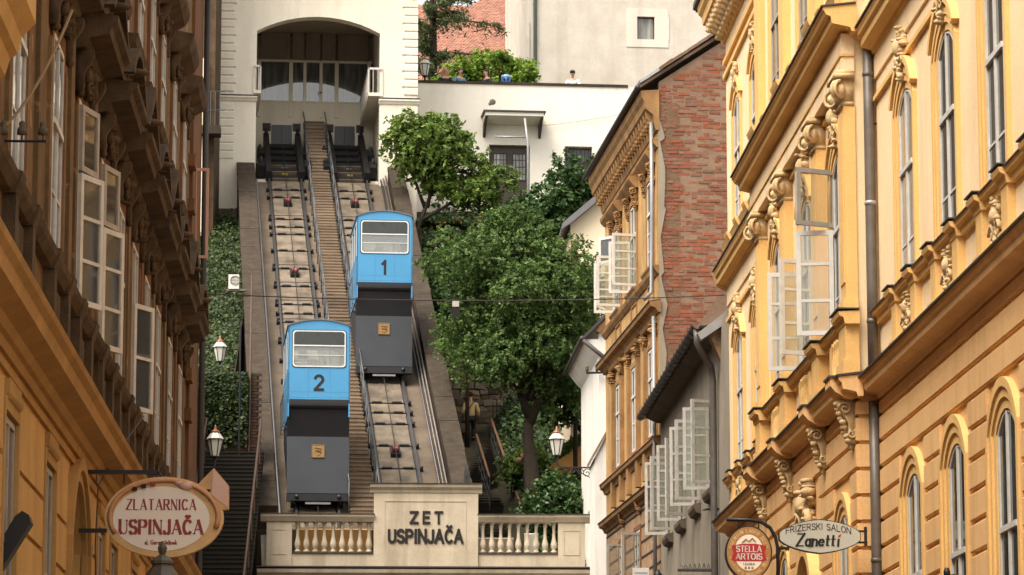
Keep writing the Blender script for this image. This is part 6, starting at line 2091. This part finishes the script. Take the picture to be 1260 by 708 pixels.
tree('leafy_tree', 'big round leafy tree with a dark trunk beside the public stairs', (5.05, 104.2, 10.8),
     [([(5.08, 104.2, 10.8), (5.05, 104.2, 13.1), (4.9, 104.2, 14.5), (4.95, 104.2, 15.6)], .34), ([(4.95, 104.2, 15.0), (5.5, 104.1, 16.5), (6.1, 104.1, 18.2)], .16), ([(4.95, 104.2, 15.2), (4.3, 104, 17), (3.6, 103.8, 18.8)], .16)],
     cl, 92000, .078, M['leaf_big'], 21, r0=.24)
# broad-leaved tree before the terrace wall
cl = sub_clumps(rs, (2.35, 123.2, 27.55), (1.7, 1.1, 1.45), 40, .22, .48) + sub_clumps(rs, (1.15, 123, 28.0), (.55, .6, .9), 10, .2, .42) + sub_clumps(rs, (4.3, 123.4, 26.5), (.9, .7, .8), 14, .2, .42) + sub_clumps(rs, (3.2, 123, 26.2), (1.2, .9, .6), 12, .2, .4)
tree('broadleaf_tree', 'open-crowned broad-leaved tree leaning before the white terrace wall', (1.7, 123.2, 21.2),
     [([(1.75, 123.2, 21.5), (1.72, 123.2, 24.6), (2.1, 123.2, 25.6), (2.5, 123.2, 26.6)], .13), ([(1.8, 123.2, 24.9), (3.0, 123.2, 25.6), (4.2, 123.3, 26.2)], .08), ([(2.0, 123.2, 25.4), (1.5, 123.2, 26.8), (1.2, 123, 28)], .07), ([(2.1, 123.2, 25.4), (2.4, 123, 27), (2.7, 123, 28.4)], .07)],
     cl, 15000, .105, M['leaf_mag'], 33, r0=.14, aspect=1.9)
# dark tree at the brick house
cl = sub_clumps(rs, (7.1, 121.4, 25.3), (1.2, 1.0, 1.4), 30, .35, .7) + sub_clumps(rs, (6.2, 121.2, 24.6), (.7, .8, .7), 10, .3, .5) + sub_clumps(rs, (7.9, 121.4, 24.2), (.7, .8, 1.0), 10, .3, .6)
tree('dark_tree', 'dark green bushy tree under the barred window of the terrace wall', (7.0, 121.6, 20.5),
     [([(7.0, 121.6, 20.5), (7.0, 121.6, 22.5), (7.05, 121.5, 24.0)], .12)], cl, 17000, .13, M['leaf_dark'], 35, r0=.12)
# undergrowth masses behind the big tree
for k, (c, r_, nn_, lab) in enumerate([((6.5, 106.6, 18.0), (.95, .7, 2.6), 9000, 'dark tangled bush filling the gap beneath the cream gable'), ((3.4, 117, 20.6), (1.6, 1.6, 1.6), 9000, 'dark bush over the rubble wall behind the big tree'), ((6.2, 126.8, 24.9), (2.4, .7, .9), 8000, 'dark hedge along the foot of the terrace wall')]):
    cl = sub_clumps(rs, c, r_, 26, .4, .8)
    b = (c[0], c[1], hz_r(c[0], c[1]))
    b = (c[0], c[1], min(b[2], c[2] - 1))
    tree('dark_bush', lab, b, [([b, (c[0], c[1], c[2] - r_[2] * .5), c], .08)], cl, nn_, .13, M['leaf_dark'], 50 + k, 'bush', r0=.08)
# shrub by the balustrade
cl = sub_clumps(rs, (5.5, 100.2, 12.1), (.85, .7, .7), 26, .22, .42)
tree('glossy_shrub', 'rounded glossy dark shrub behind the balustrade', (5.5, 100.2, 10.9), [([(5.5, 100.2, 10.9), (5.5, 100.2, 11.5), (5.5, 100.2, 12.0)], .05)], cl, 9000, .10, M['leaf_dark2'], 61, 'shrub', r0=.06, aspect=1.3)
cl = sub_clumps(rs, (4.95, 107.2, 14.0), (.5, .5, .5), 14, .18, .34)
hy = tree('hydrangea', 'hydrangea bush with a few pink flower heads by the handrail', (4.95, 107.2, 12.9), [([(4.95, 107.2, 12.9), (4.95, 107.2, 13.4), (4.95, 107.2, 14.0)], .03)], cl, 4200, .11, M['leaf_mag'], 63, 'shrub', r0=.04)
for c in ((4.86, 106.6, 14.3), (4.98, 106.55, 14.1), (4.72, 106.6, 14.16), (5.08, 106.6, 13.98)):
    q, nn_ = clump_points(rs, [(*c, .09, .09, .08)], 120, .6)
    leaf_mesh('flower_head', q, nn_, .035, M['flower_pink'], hy, rs, 1.)
# grass tuft on the orange wall, greenery by the wall
cl = [(6.1 + .25 * k, 107.5, 14.5 + .16 * k, .25, .3, .16) for k in range(4)]
q, nn_ = clump_points(rs, cl, 1500, .2)
o = leaf_mesh('grass_bank', q, nn_, .07, M['leaf_mag'], None, rs, 4.); o['label'] = 'bright grass on top of the orange garden wall'; o['category'] = 'grass'; o['kind'] = 'stuff'
# red flowers at the foot of the terrace wall
cl = [(1.9 + .33 * k, 126.3, 25.4 + .1 * math.sin(k * 2), .22, .3, .18) for k in range(12)]
q, nn_ = clump_points(rs, cl, 2200, .2)
fb = thing('flower_bed', 'bed of red flowers at the foot of the terrace wall', 'flowers', (3.4, 126.3, 24.4))
leaf_mesh('leaves', q, nn_, .12, M['leaf_dark'], fb, rs)
q, nn_ = clump_points(rs, cl, 420, .8); leaf_mesh('blossoms', q, nn_, .07, M['flower_red'], fb, rs, 1.)
# larch beyond the wall
LT = thing('larch_tree', 'tall larch with drooping branches above the terrace', 'tree', (2.62, 142, 30.7))
mb = MB(); mb.path([(2.6, 142, 30.7), (2.65, 142, 35), (2.6, 142, 39), (2.62, 142, 46)], [.2, .17, .14, .05], 8)
br = []; rl = random.Random(3)
for k in range(60):
    z0 = 32.4 + k * .2; an = rl.uniform(0, 6.283); L = rl.uniform(.9, 2.2) * (1 if z0 < 40 else .75)
    if k % 7 == 3: an, L = rl.uniform(-.4, .4), rl.uniform(2.4, 3.3)
    dx, dy = math.cos(an), math.sin(an)
    pp_ = [Vector((2.62 + dx * L * q, 142 + dy * L * q, z0 + .35 * q * L * .3 - .25 * q * q * L * .4)) for q in (0, .33, .66, 1)]
    mb.path(pp_, [.04, .028, .018, .007], 5); br.append(pp_)
mb.build('trunk', M['bark'], LT, True)
P_ = []
for pp_ in br:
    for q in range(70):
        s = rl.uniform(.1, 1.0) * 3; i = min(2, int(s)); p = pp_[i].lerp(pp_[i + 1], s - i)
        drop = abs(rl.gauss(0, .35))
        for r_ in range(6): P_.append((p.x + rl.gauss(0, .1), p.y + rl.gauss(0, .1), p.z - drop * rl.uniform(.2, 1) + rl.gauss(.03, .05)))
P_ = np.array(P_); leaf_mesh('crown', P_, rs.normal(size=P_.shape) * .3, .055, M['needle'], LT, rs, 4.5, 0.)
# bright shrubs behind the parapet
for k, (c, r_) in enumerate([((3.2, 139, 33.7), (.5, .6, .5)), ((4.0, 139.4, 34.1), (.65, .6, .8)), ((5.0, 139, 34.2), (.6, .6, 1.0)), ((5.85, 139.3, 34.0), (.55, .6, .8)), ((6.25, 139, 33.7), (.35, .5, .8))]):
    cl = sub_clumps(rs, (c[0], c[1], c[2]), r_, 14, .2, .42)
    tree('spring_shrub', ['low yellow-green shrub beside the larch trunk', 'yellow-green shrub behind the fair-haired woman', 'tallest yellow-green shrub, before the red roof', 'yellow-green shrub behind the man in the dark shirt', 'narrow yellow-green shrub at the white house corner'][k], (c[0], c[1], 30.7), [([(c[0], c[1], 30.7), (c[0], c[1], 32.5), c], .05)], cl, 2600, .11, M['leaf_lite'], 70 + k, 'shrub', r0=.05, group='yellow-green shrubs behind the terrace parapet')

# ------------------------------------------------------------------ lanterns
def lantern(parent, c, s=1.0, cap=True):
    """six-sided street lantern, c at the bottom of its glass"""
    c = Vector(c)
    mb = MB(); mb.lathe(c, [(.10 * s, 0), (.19 * s, .40 * s)], 6); mb.build('lantern_glass', M['lampglass'], parent)
    mb = MB()
    for k in range(6):
        a = 2 * math.pi * k / 6
        mb.path([c + Vector((.104 * s * math.cos(a), .104 * s * math.sin(a), 0)), c + Vector((.196 * s * math.cos(a), .196 * s * math.sin(a), .40 * s))], .012 * s, 4)
    mb.lathe(c + Vector((0, 0, -.03 * s)), [(.11 * s, 0), (.115 * s, .03 * s)], 6)
    mb.lathe(c + Vector((0, 0, .40 * s)), [(.22 * s, 0), (.22 * s, .025 * s)], 6)
    mb.lathe(c + Vector((0, 0, -.12 * s)), [(.02 * s, 0), (.05 * s, .04 * s), (.03 * s, .09 * s)], 6)
    mb.build('lantern_frame', M['black'], parent)
    if not cap: return
    mb = MB(); mb.lathe(c + Vector((0, 0, .425 * s)), [(.215 * s, 0), (.10 * s, .16 * s)], 6); mb.build('lantern_hood', M['lampglass'], parent)
    mb = MB(); mb.lathe(c + Vector((0, 0, .58 * s)), [(.115 * s, 0), (.12 * s, .03 * s), (.06 * s, .07 * s), (.03 * s, .1 * s), (.035 * s, .14 * s), (.008 * s, .2 * s)], 8); mb.build('finial', M['copper'], parent, True)
t = thing('wall_lantern', 'lantern on a scrolled iron bracket from the white house', 'street lamp', (6.3, 95, 12.4))
lantern(t, (5.27, 95, 12.93), 1.05)
mb = MB(); mb.path([(5.27, 95, 12.85), (5.28, 95, 12.68), (5.38, 95, 12.58), (6.42, 95, 12.58)], .022, 6)
for cx, cz, rr_ in ((5.75, 12.49, .07), (5.92, 12.46, .10), (6.12, 12.42, .14)):
    mb.path([(cx + rr_ * (1 - k / 20) * math.cos(k * .55), 95, cz + rr_ * (1 - k / 20) * math.sin(k * .55)) for k in range(18)], .013, 5)
mb.path([(5.5, 95, 12.55), (5.8, 95, 12.5), (6.1, 95, 12.35), (6.4, 95, 12.2)], .014, 5); mb.path([(6.3, 95, 12.62), (6.3, 95, 12.2)], .02, 5)
mb.build('bracket', M['black'], t)
t = thing('wall_lantern', 'lantern on a straight arm before the shaded stairs', 'street lamp', (-4.3, 84, 11.2))
lantern(t, (-3.79, 84, 11.55), 1.0)
mb = MB(); mb.path([(-3.79, 84, 11.46), (-3.79, 84, 11.3), (-3.85, 84, 11.26), (-4.6, 84, 11.26)], .02, 6); mb.path([(-4.6, 84, 10.9), (-4.6, 84, 11.7)], .03, 6); mb.build('bracket', M['black'], t)
B(WORLD, -4.75, -4.6, 83.9, 84.1, 0, 11.9).build('post', M['sheet'], t)
t = thing('wall_lantern', 'small pale lantern before the ivy on a thin arm', 'street lamp', (-3.6, 95, 15.9))
lantern(t, (-4.25, 96.5, 15.75), .95)
mb = MB(); mb.path([(-4.25, 96.5, 16.3), (-4.2, 96.5, 16.75), (-3.7, 96.5, 16.78)], .018, 6); mb.path([(-4.3, 96.5, 15.62), (-5.0, 96.5, 14.9)], .014, 5); mb.build('bracket', M['black'], t)
mb = MB(); mb.path([(-3.68, 96.6, 12.4), (-3.68, 96.5, 16.8)], .03, 6); mb.build('post', M['black'], t)
t = thing('terrace_lantern', 'white-glassed lantern on the terrace beside the station', 'street lamp', (2.11, 131.4, 30.7))
lantern(t, (2.11, 131.4, 32.3), 1.1)
mb = MB(); mb.path([(2.11, 131.4, 30.7), (2.11, 131.4, 31.8), (2.11, 131.4, 32.25)], [.06, .045, .03], 8); mb.build('post', M['black'], t, True)
t = thing('street_lantern', 'black street lantern top overlapping the oval jeweller sign', 'street lamp', (-2.16, 36, 0))
lantern(t, (-2.16, 36, 4.07), 1.0, False)
mb = MB(); c = Vector((-2.16, 36, 4.50)); mb.lathe(c, [(.24, 0), (.235, .02), (.11, .19), (.10, .21), (.12, .22), (.12, .25), (.06, .30), (.03, .32), (.045, .36), (.05, .39), (.03, .43), (.012, .46)], 8); mb.build('lantern_cover', M['lampcover'], t)
mb = MB(); mb.path([(-2.16, 36, 4.0), (-2.16, 36, 3.7), (-2.6, 36, 3.6), (-3.22, 36, 3.6)], .03, 6); mb.build('bracket', M['black'], t)
t = thing('street_lantern', 'black lantern top with a round knob below the yellow house windows', 'street lamp', (5.7, 33, 0))
lantern(t, (5.7, 33, 3.83), 1.0, False)
mb = MB(); c = Vector((5.7, 33, 4.26)); mb.lathe(c, [(.26, 0), (.22, .06), (.10, .11), (.02, .13)], 10); mb.lathe(c + Vector((-.07, 0, .1)), [(.03, 0), (.035, .05), (.02, .09)], 8); mb.build('lantern_cover', M['black'], t, True)
mb = MB(); mb.path([(5.7, 33, 3.8), (5.7, 33, 3.5), (6.1, 33, 3.4), (6.52, 33, 3.4)], .03, 6); mb.build('bracket', M['black'], t)
t = thing('street_lantern', 'small dark lantern top before the brick-gabled house', 'street lamp', (5.6, 66, 0))
mb = MB(); mb.lathe((5.62, 66, 6.95), [(.22, 0), (.2, .03), (.1, .14), (.12, .16), (.05, .24), (.02, .3)], 8); mb.build('lantern_cover', M['black'], t, True)
lantern(t, (5.62, 66, 6.52), 1.0, False)
mb = MB(); mb.path([(5.62, 66, 6.45), (5.62, 66, 6.2), (6.0, 66, 6.1), (6.52, 66, 6.1)], .03, 6); mb.build('bracket', M['black'], t)

# ------------------------------------------------------------------ signs
def ellipse(cx, cz, rx, rz, n=48): return [(cx + rx * math.cos(2 * math.pi * k / n), cz + rz * math.sin(2 * math.pi * k / n)) for k in range(n)]
FSG = Fr((0, 38, 0), (1, 0, 0), (0, -1, 0))
JS = thing('jeweller_sign', 'oval projecting jeweller sign lettered in red with a painted ring', 'sign', (-3.2, 38, 5.4))
cx, cz = -2.265, 5.41
mb = MB(); mb.extd(FSG, ellipse(cx, cz, .66, .45), -.06, .06); bd = mb.build('sign_box', M['signrim'], JS)
mb = MB(); mb.extd(FSG, ellipse(cx - .03, cz - .02, .535, .36), .06, .066); fc = mb.build('sign_face', M['signface'], JS)
# the painted gold ring with its box of stone at the upper right
mb = MB(); mb.extd(FSG, [(-1.96, 5.71), (-1.72, 5.96), (-1.55, 5.76), (-1.55, 5.5), (-1.68, 5.49), (-1.84, 5.60)], -.058, .062); rg = mb.build('ring_cutout', M['ringtan'], JS)
mb = MB(); mb.extd(FSG, [(-1.73, 5.95), (-1.56, 5.76), (-1.56, 5.52), (-1.74, 5.66)], .062, .068); mb.build('ring_stone', M['ringpink'], rg)
mb = MB()
for a, b, c_ in (((-1.80, 5.72), (-1.75, 5.72), (-1.77, 5.67)), ((-1.80, 5.64), (-1.74, 5.62), (-1.77, 5.585)), ((-1.88, 5.69), (-1.83, 5.72), (-1.83, 5.65)), ((-1.72, 5.60), (-1.68, 5.555), (-1.73, 5.56))):
    mb.extd(FSG, [a, b, c_], .062, .069)
mb.build('ring_openings', M['dark'], rg)  # dark triangular openings drawn on the ring's body
mb = MB()
mb.path([FSG.P(cx + .60 * math.cos(a), .065, cz + .41 * math.sin(a)) for a in np.linspace(-.3, 3.6, 30)], .03, 6); mb.path([FSG.P(cx + .50 * math.cos(a) + .1, .066, cz + .38 * math.sin(a) + .02) for a in np.linspace(.5, 1.6, 12)], .02, 6)
mb.build('painted_band', M['ringband'], bd, True)
for k, (u_, z_) in enumerate(((-2.52, 5.73), (-2.42, 5.755), (-2.62, 5.70))):
    B(FSG, u_, u_ + .05, .06, .1, z_, z_ + .04).build('band_mark', M['signred'] if k == 1 else M['dark'], bd)
mb = MB(); mb.blob(FSG.P(-2.02, .07, 5.76), (.09, .03, .05), 10, 6, FSG); mb.blob(FSG.P(-2.1, .07, 5.79), (.06, .03, .03), 10, 6, FSG); mb.build('painted_fingers', M['ringpink'], bd, True)
mb = MB(); lettering(mb, FSG, 'ZLATARNICA', cx - .035, 5.49, .78, .115, .066, .004, .17, .07, .09, .28); mb.build('lettering', M['signred'], fc)
mb = MB(); lettering(mb, FSG, 'USPINJAČA', cx - .03, 5.22, .94, .155, .066, .004, .22, .08, .09, .26); mb.build('lettering', M['signred'], fc)
mb = MB(); lettering(mb, FSG, 'sl. Goran Jelinek', cx - .03, 5.105, .36, .045, .066, .003, .2, .14, 0, .2); mb.build('lettering', M['signred'], fc)
for z_, u1 in ((5.915, -2.36), (5.26, -2.90)):
    B(FSG, -3.21, u1, -.03, .03, z_ - .022, z_ + .022).build('bracket_arm', M['black'], JS)
mb = MB(); mb.path([FSG.P(-2.4, 0, 5.9), FSG.P(-2.34, 0, 5.92), FSG.P(-2.3, 0, 5.86), FSG.P(-2.31, 0, 5.82)], .02, 6); mb.path([FSG.P(-2.72, 0, 5.9), FSG.P(-2.72, 0, 5.78)], .01, 5); mb.build('hook', M['black'], JS)
# beer sign
FST = Fr((0, 50, 0), (1, 0, 0), (0, -1, 0))
BS = thing('beer_sign', 'oval gold beer sign with red band on a bent black bracket', 'sign', (6.2, 50, 6))
cx, cz = 5.595, 6.125
mb = MB(); mb.extd(FST, ellipse(cx, cz, .345, .40), -.07, .07); mb.build('sign_case', M['black'], BS)
mb = MB(); mb.extd(FST, ellipse(cx, cz, .325, .38), .07, .075); gf = mb.build('gold_face', M['beergold'], BS)
mb = MB(); mb.extd(FST, ellipse(cx, cz, .215, .265), .075, .079); cf = mb.build('cream_medallion', M['signface'], BS)
mb = MB(); mb.extd(FST, [(cx - .265, cz - .10), (cx - .22, cz - .125), (cx + .22, cz - .125), (cx + .265, cz - .10), (cx + .23, cz), (cx + .26, cz + .10), (cx + .1, cz + .13), (cx - .1, cz + .13), (cx - .26, cz + .10), (cx - .23, cz)], .079, .083); rb_ = mb.build('red_band', M['beerred'], BS)
for wd, z_, w_ in (('STELLA', cz + .012, .38), ('ARTOIS', cz - .10, .40)):
    mb = MB(); lettering(mb, FST, wd, cx, z_, w_, .085, .083, .003, .2, .12, .07, .2); mb.build('lettering', M['white_paint'], rb_)
mb = MB(); lettering(mb, FST, 'LEUVEN', cx, cz - .185, .17, .03, .079, .002, .2, .14, 0, .3); mb.build('lettering', M['letter'], cf)
for k in (-1, 0, 1):
    mb = MB(); mb.blob(FST.P(cx + k * .05, .08, cz - .225), (.02, .006, .02), 8, 5, FST); mb.build('medal', M['beergold'], cf)
mb = MB()
mb.path([FST.P(cx - .1, .081, cz + .15), FST.P(cx - .04, .081, cz + .2), FST.P(cx, .081, cz + .16), FST.P(cx + .05, .081, cz + .21), FST.P(cx + .1, .081, cz + .16)], .012, 5)
mb.build('crest', M['beergold'], cf)
def rim(txt, a0, a1, rx, rz, hh):
    mb = MB(); n_ = len(txt)
    for i, ch in enumerate(txt):
        if ch == ' ': continue
        a = R(a0 + (a1 - a0) * i / (n_ - 1)); px_, pz_ = cx + rx * math.cos(a), cz + rz * math.sin(a)
        s_ = 1 if a0 > a1 else -1
        tx, tz = (math.sin(a) * s_, -math.cos(a) * s_)
        f3 = Fr(FST.P(px_, 0, pz_), FST.u * tx + Vector((0, 0, tz)), FST.d, FST.u * -tz + Vector((0, 0, tx)))
        lettering(mb, f3, ch, 0, -hh / 2, hh * .75, hh, .075, .003, .18, .12)
    mb.build('rim_lettering', M['beerdark'], gf)
rim('PREMIUM LAGER BEER', 165, 15, .268, .322, .05); rim("BELGIUM'S ORIGINAL BEER", 195, 345, .268, .322, .045)
mb = MB(); mb.path([FST.P(5.28, 0, 6.615), FST.P(5.62, 0, 6.615), FST.P(5.78, 0, 6.59), FST.P(5.92, 0, 6.50), FST.P(6.0, 0, 6.36), FST.P(6.03, 0, 6.2), FST.P(6.03, 0, 5.3)], .027, 8); mb.build('bracket', M['black'], BS, True)
mb = MB()
for u_ in (5.45, 5.75): mb.path([FST.P(u_, 0, 6.61), FST.P(u_, 0, 6.46)], .014, 5)
mb.build('hangers', M['black'], BS)
mb = MB(); mb.path([FST.P(6.03, 0, 5.5), FST.P(6.24, 0, 5.5)], .022, 6); mb.path([FST.P(6.03, 0, 6.2), FST.P(6.24, 0, 6.2)], .022, 6); mb.build('wall_arms', M['black'], BS)
# hairdresser sign
FZ = Fr((0, 42.4, 0), (1, 0, 0), (0, -1, 0))
ZS = thing('hairdresser_sign', 'pale lens-shaped hairdresser sign on two short black arms', 'sign', (6.2, 42.4, 5.6))
cx, cz = 5.64, 5.645
L_ = [(cx + .52 * math.cos(a) if abs(math.cos(a)) < .97 else cx + .52 * math.copysign(.97, math.cos(a)), cz + .205 * math.sin(a) * (1 - .18 * abs(math.cos(a)))) for a in np.linspace(0, 2 * math.pi, 49)[:-1]]
mb = MB(); mb.extd(FZ, [(cx + (x - cx) * 1.02, cz + (z_ - cz) * 1.05) for x, z_ in L_], -.05, .05); mb.build('sign_case', M['black'], ZS)
mb = MB(); mb.extd(FZ, L_, .05, .055); zf = mb.build('sign_face', M['signgrey'], ZS)
place = lambda px_, py_: (cx + px_ - .02, cz + .035 + py_ + .05 - .26 * px_ * px_ * 1.3)
mb = MB(); lettering(mb, FZ, 'FRIZERSKI SALON', cx, 0, .82, .075, .055, .003, .11, None, 0, .2, place); mb.build('lettering', M['letter'], zf)
mb = MB(); lettering(mb, FZ, 'Zanett', cx - .05, cz - .12, .50, .15, .055, .004, .19, .10, 0, .2, None, .12); mb.build('lettering', M['dark'], zf)
mb = MB(); lettering(mb, FZ, 'l', cx + .228, cz - .115, .03, .07, .055, .004, .4, .3, 0, .1, None, .1); mb.build('lettering', M['dark'], zf)
mb = MB(); mb.extd(FZ, [(cx + .226, cz - .015), (cx + .253, cz - .005), (cx + .268, cz + .03), (cx + .233, cz + .015)], .055, .059); mb.build('letter_dot', M['beerred'], zf)
mb = MB()
for z_ in (5.715, 5.575): mb.box(FZ, 6.1, 6.24, -.02, .02, z_ - .012, z_ + .012)
mb.box(FZ, 6.205, 6.235, -.03, .03, 5.53, 5.77); mb.build('wall_arms', M['black'], ZS)
# small white notice board
t = thing('notice_board', 'white notice board with faint lettering below the brick house windows', 'sign', (5.6, 70, 6))
fnb = Fr((0, 70, 0), (1, 0, 0), (0, -1, 0))
B(fnb, 5.44, 5.78, -.03, .03, 6.6, 7.62).build('board', M['white_paint'], t)
for k in range(4): B(fnb, 5.48, 5.74 - .05 * (k % 2), .03, .033, 7.50 - .11 * k, 7.53 - .11 * k).build('text_line', M['zinc_light'], t)
mb = MB(); mb.path([(5.78, 70, 7.4), (6.5, 70, 7.4)], .02, 5); mb.path([(5.78, 70, 6.8), (6.5, 70, 6.8)], .02, 5); mb.build('arms', M['black'], t)

# ------------------------------------------------------------------ wires, insulators and small fittings
def sag(a, b, s, n=16):
    a, b = Vector(a), Vector(b)
    return [a.lerp(b, i / n) - Vector((0, 0, s * 4 * (i / n) * (1 - i / n))) for i in range(n + 1)]
mb = MB(); mb.path(sag((-3.2, 60, 11.62), (6.42, 60.8, 11.78), .12), .011, 5)
t = solo(mb, 'span_wire', M['sheet'], 'thin span wire crossing the street between the two fronts', 'wire', (-3.2, 60, 11.5))
t = thing('cable_device', 'little white camera box hung on the span wire', 'camera', (1.55, 60.4, 11.45))
mb = MB(); mb.box(WORLD, 1.48, 1.60, 60.33, 60.47, 11.46, 11.56); mb.build('housing', M['white_paint'], t)
mb = MB(); mb.box(WORLD, 1.47, 1.61, 60.34, 60.46, 11.28, 11.46); mb.build('body', M['black'], t)
mb = MB(); mb.path([(1.54, 60.4, 11.56), (1.54, 60.4, 11.64)], .012, 5); mb.build('hanger', M['black'], t)
mb = MB(); mb.path(sag((-3.15, 29.0, 7.9), (-2.62, 29.2, 8.98), .12), .014, 5)
solo(mb, 'slack_cable', M['cable'], 'slack tan cable hanging before the white windows of the brown house', 'cable', (-3.1, 29, 8))
t = thing('wire_bracket', 'black iron bracket with glass insulators on the brown house', 'bracket', (-3.1, 29, 7.75))
mb = MB(); mb.path([(-3.3, 29, 7.76), (-2.8, 29, 7.76)], .012, 5); mb.build('arm', M['black'], t)
for x in (-3.17, -3.01, -2.83):
    mb = MB(); mb.path([(x, 29, 7.76), (x, 29, 7.82)], .008, 5); mb.lathe((x, 29, 7.82), [(.045, 0), (.04, .05), (.025, .07), (.03, .1), (.012, .12)], 8); mb.build('insulator', M['sooty'], t, True)
mb = MB(); mb.path([(-3.1, 39.2, 5.9), (-3.12, 39.2, 5.2), (-3.1, 39.1, 4.8), (-3.14, 37.5, 4.55)], .008, 4); mb.path([(-3.1, 39.2, 5.9), (-3.0, 40.5, 6.4), (-2.75, 41.5, 7.0)], .01, 4); mb.path([(-3.12, 39.2, 5.9), (-3.13, 39.2, 7.5)], .006, 4)
solo(mb, 'wall_wires', M['sheet'], 'loose black wires round the jeweller sign bracket', 'wire', (-3.1, 39.2, 5))
t = thing('flood_lamp', 'black slanted flood lamp on the ochre wall', 'lamp', (-3.2, 30, 4.2))
fl_ = Fr((-3.12, 30, 4.42), Vector((.5, 0, .86)), (0, -1, 0), Vector((-.86, 0, .5)))
mb = MB(); mb.extd(fl_, [(-.28, -.08), (.2, -.09), (.25, -.04), (.25, .03), (.18, .06), (-.28, .05)], -.12, .12); mb.build('housing', M['black'], t)
mb = MB(); mb.path([(-3.2, 30, 4.2), (-3.1, 30, 4.35)], .03, 6); mb.build('arm', M['black'], t)
t = thing('wall_box', 'small grey junction box under the jeweller sign bracket', 'junction box', (-3.17, 38.9, 5.1))
mb = MB(); mb.box(WORLD, -3.2, -3.12, 38.8, 38.9, 5.05, 5.17); mb.build('box', M['zinc'], t)
t = thing('air_conditioner', 'white air conditioner box on the parapet above the ivy', 'air conditioner', (-4.5, 112, 20.3))
mb = MB(); mb.box(WORLD, -4.68, -4.33, 111.8, 112.1, 20.42, 20.9); mb.build('housing', M['white_paint'], t)
mb = MB(); mb.path([(-4.46 + .15 * math.cos(a), 111.79, 20.7 + .15 * math.sin(a)) for a in np.linspace(0, 6.283, 17)], .012, 5)
for k in range(5): mb.path([(-4.6, 111.79, 20.6 + .05 * k), (-4.32, 111.79, 20.6 + .05 * k)], .006, 4)
mb.build('fan_grille', M['zinc'], t)
mb = MB(); mb.box(WORLD, -4.75, -4.1, 111.85, 112.05, 20.36, 20.42); mb.build('bracket', M['zinc'], t)
mb = MB(); mb.path(sag(FS.P(7.6, -2.9, 30.05), FS.P(11.5, -2.9, 30.75), .05), .01, 4)
solo(mb, 'service_wire', M['cable'], 'thin service wire slanting across the terrace wall', 'wire', FS.P(7.9, -2.9, 30.3))
mb = MB()
pts_ = [(5.8 + .012 * k, 63.2, 7.05 + .05 * math.sin(k * .9) + .03 * math.cos(k * 1.7)) for k in range(60)]
mb.path(pts_, .006, 4); mb.path([(5.75, 63.2, 7.0), (6.5, 63.2, 7.0)], .03, 6)
solo(mb, 'wire_coil', M['sheet'], 'thin coiled wire on a black bar below the grey house', 'wire', (6.1, 63.2, 7))
# coin telescope on the terrace
t = thing('coin_telescope', 'blue coin telescope on the terrace parapet', 'telescope', FS.P(6.2, -3.9, 30.7))
mb = MB(); c = FS.P(6.28, -3.9, 30.7); mb.path([c, c + Vector((0, 0, 1.1))], .06, 8); mb.build('post', M['zinc'], t)
mb = MB(); mb.path([c + Vector((0, 0, 1.08)), c + Vector((0, 0, 1.2)), c + Vector((0, 0, 1.5))], [.12, .17, .19], 12); mb.build('housing', M['tblue'], t, True)
mb = MB(); mb.blob(c + Vector((0, 0, 1.5)), (.2, .2, .1), 12, 6); mb.build('cap', M['tlight'], t, True)
mb = MB()
for s in (-1, 1): mb.path([c + Vector((s * .07, .1, 1.38)), c + Vector((s * .07, -.24, 1.38))], .04, 8)
mb.build('eyepieces', M['black'], t)

# ------------------------------------------------------------------ people
def cl_(n, c): return paint(n, c, .8, var=.2, scale=12)
person('woman with long fair hair in a black top leaning on the terrace parapet', FS.P(3.9 - .02, -4.05, 30.7), 176, cl_('black_top', (.02, .02, .022)), cl_('dark_jeans', (.03, .04, .07)), cl_('fair_hair', (.42, .22, .09)), 'lean', True)
person('person in a blue jacket leaning on the terrace parapet', FS.P(4.42, -4.05, 30.7), 150, cl_('blue_jacket', (.10, .2, .34)), cl_('jeans', (.05, .06, .1)), cl_('brown_hair', (.10, .05, .03)), 'lean')
person('man in a dark shirt looking along the terrace parapet', FS.P(5.55, -4.05, 30.7), 235, cl_('dark_shirt', (.03, .035, .045)), cl_('dark_trousers', (.03, .03, .03)), cl_('black_hair', (.03, .02, .015)), 'stand')
person('man in a white shirt and dark cap leaning on the parapet by the white house', FS.P(8.95, -4.0, 30.7), 190, cl_('white_shirt', (.72, .72, .72)), cl_('grey_trousers', (.1, .1, .1)), cl_('dark_hair', (.04, .03, .02)), 'lean', cap=cl_('dark_cap', (.05, .035, .02)))
pst = ps0 + HV2 * (.34 * 59.6) + SV2 * (.05) + Vector((0, 0, .34 * .325 * 60.4))
person('person in a pale yellow jacket climbing the public stairs with a bag', pst, -3, cl_('pale_yellow_jacket', (.55, .42, .2)), cl_('black_trousers', (.02, .02, .022)), cl_('dark_brown_hair', (.03, .018, .012)), 'climb', False, None, cl_('dark_bag', (.03, .025, .02)))
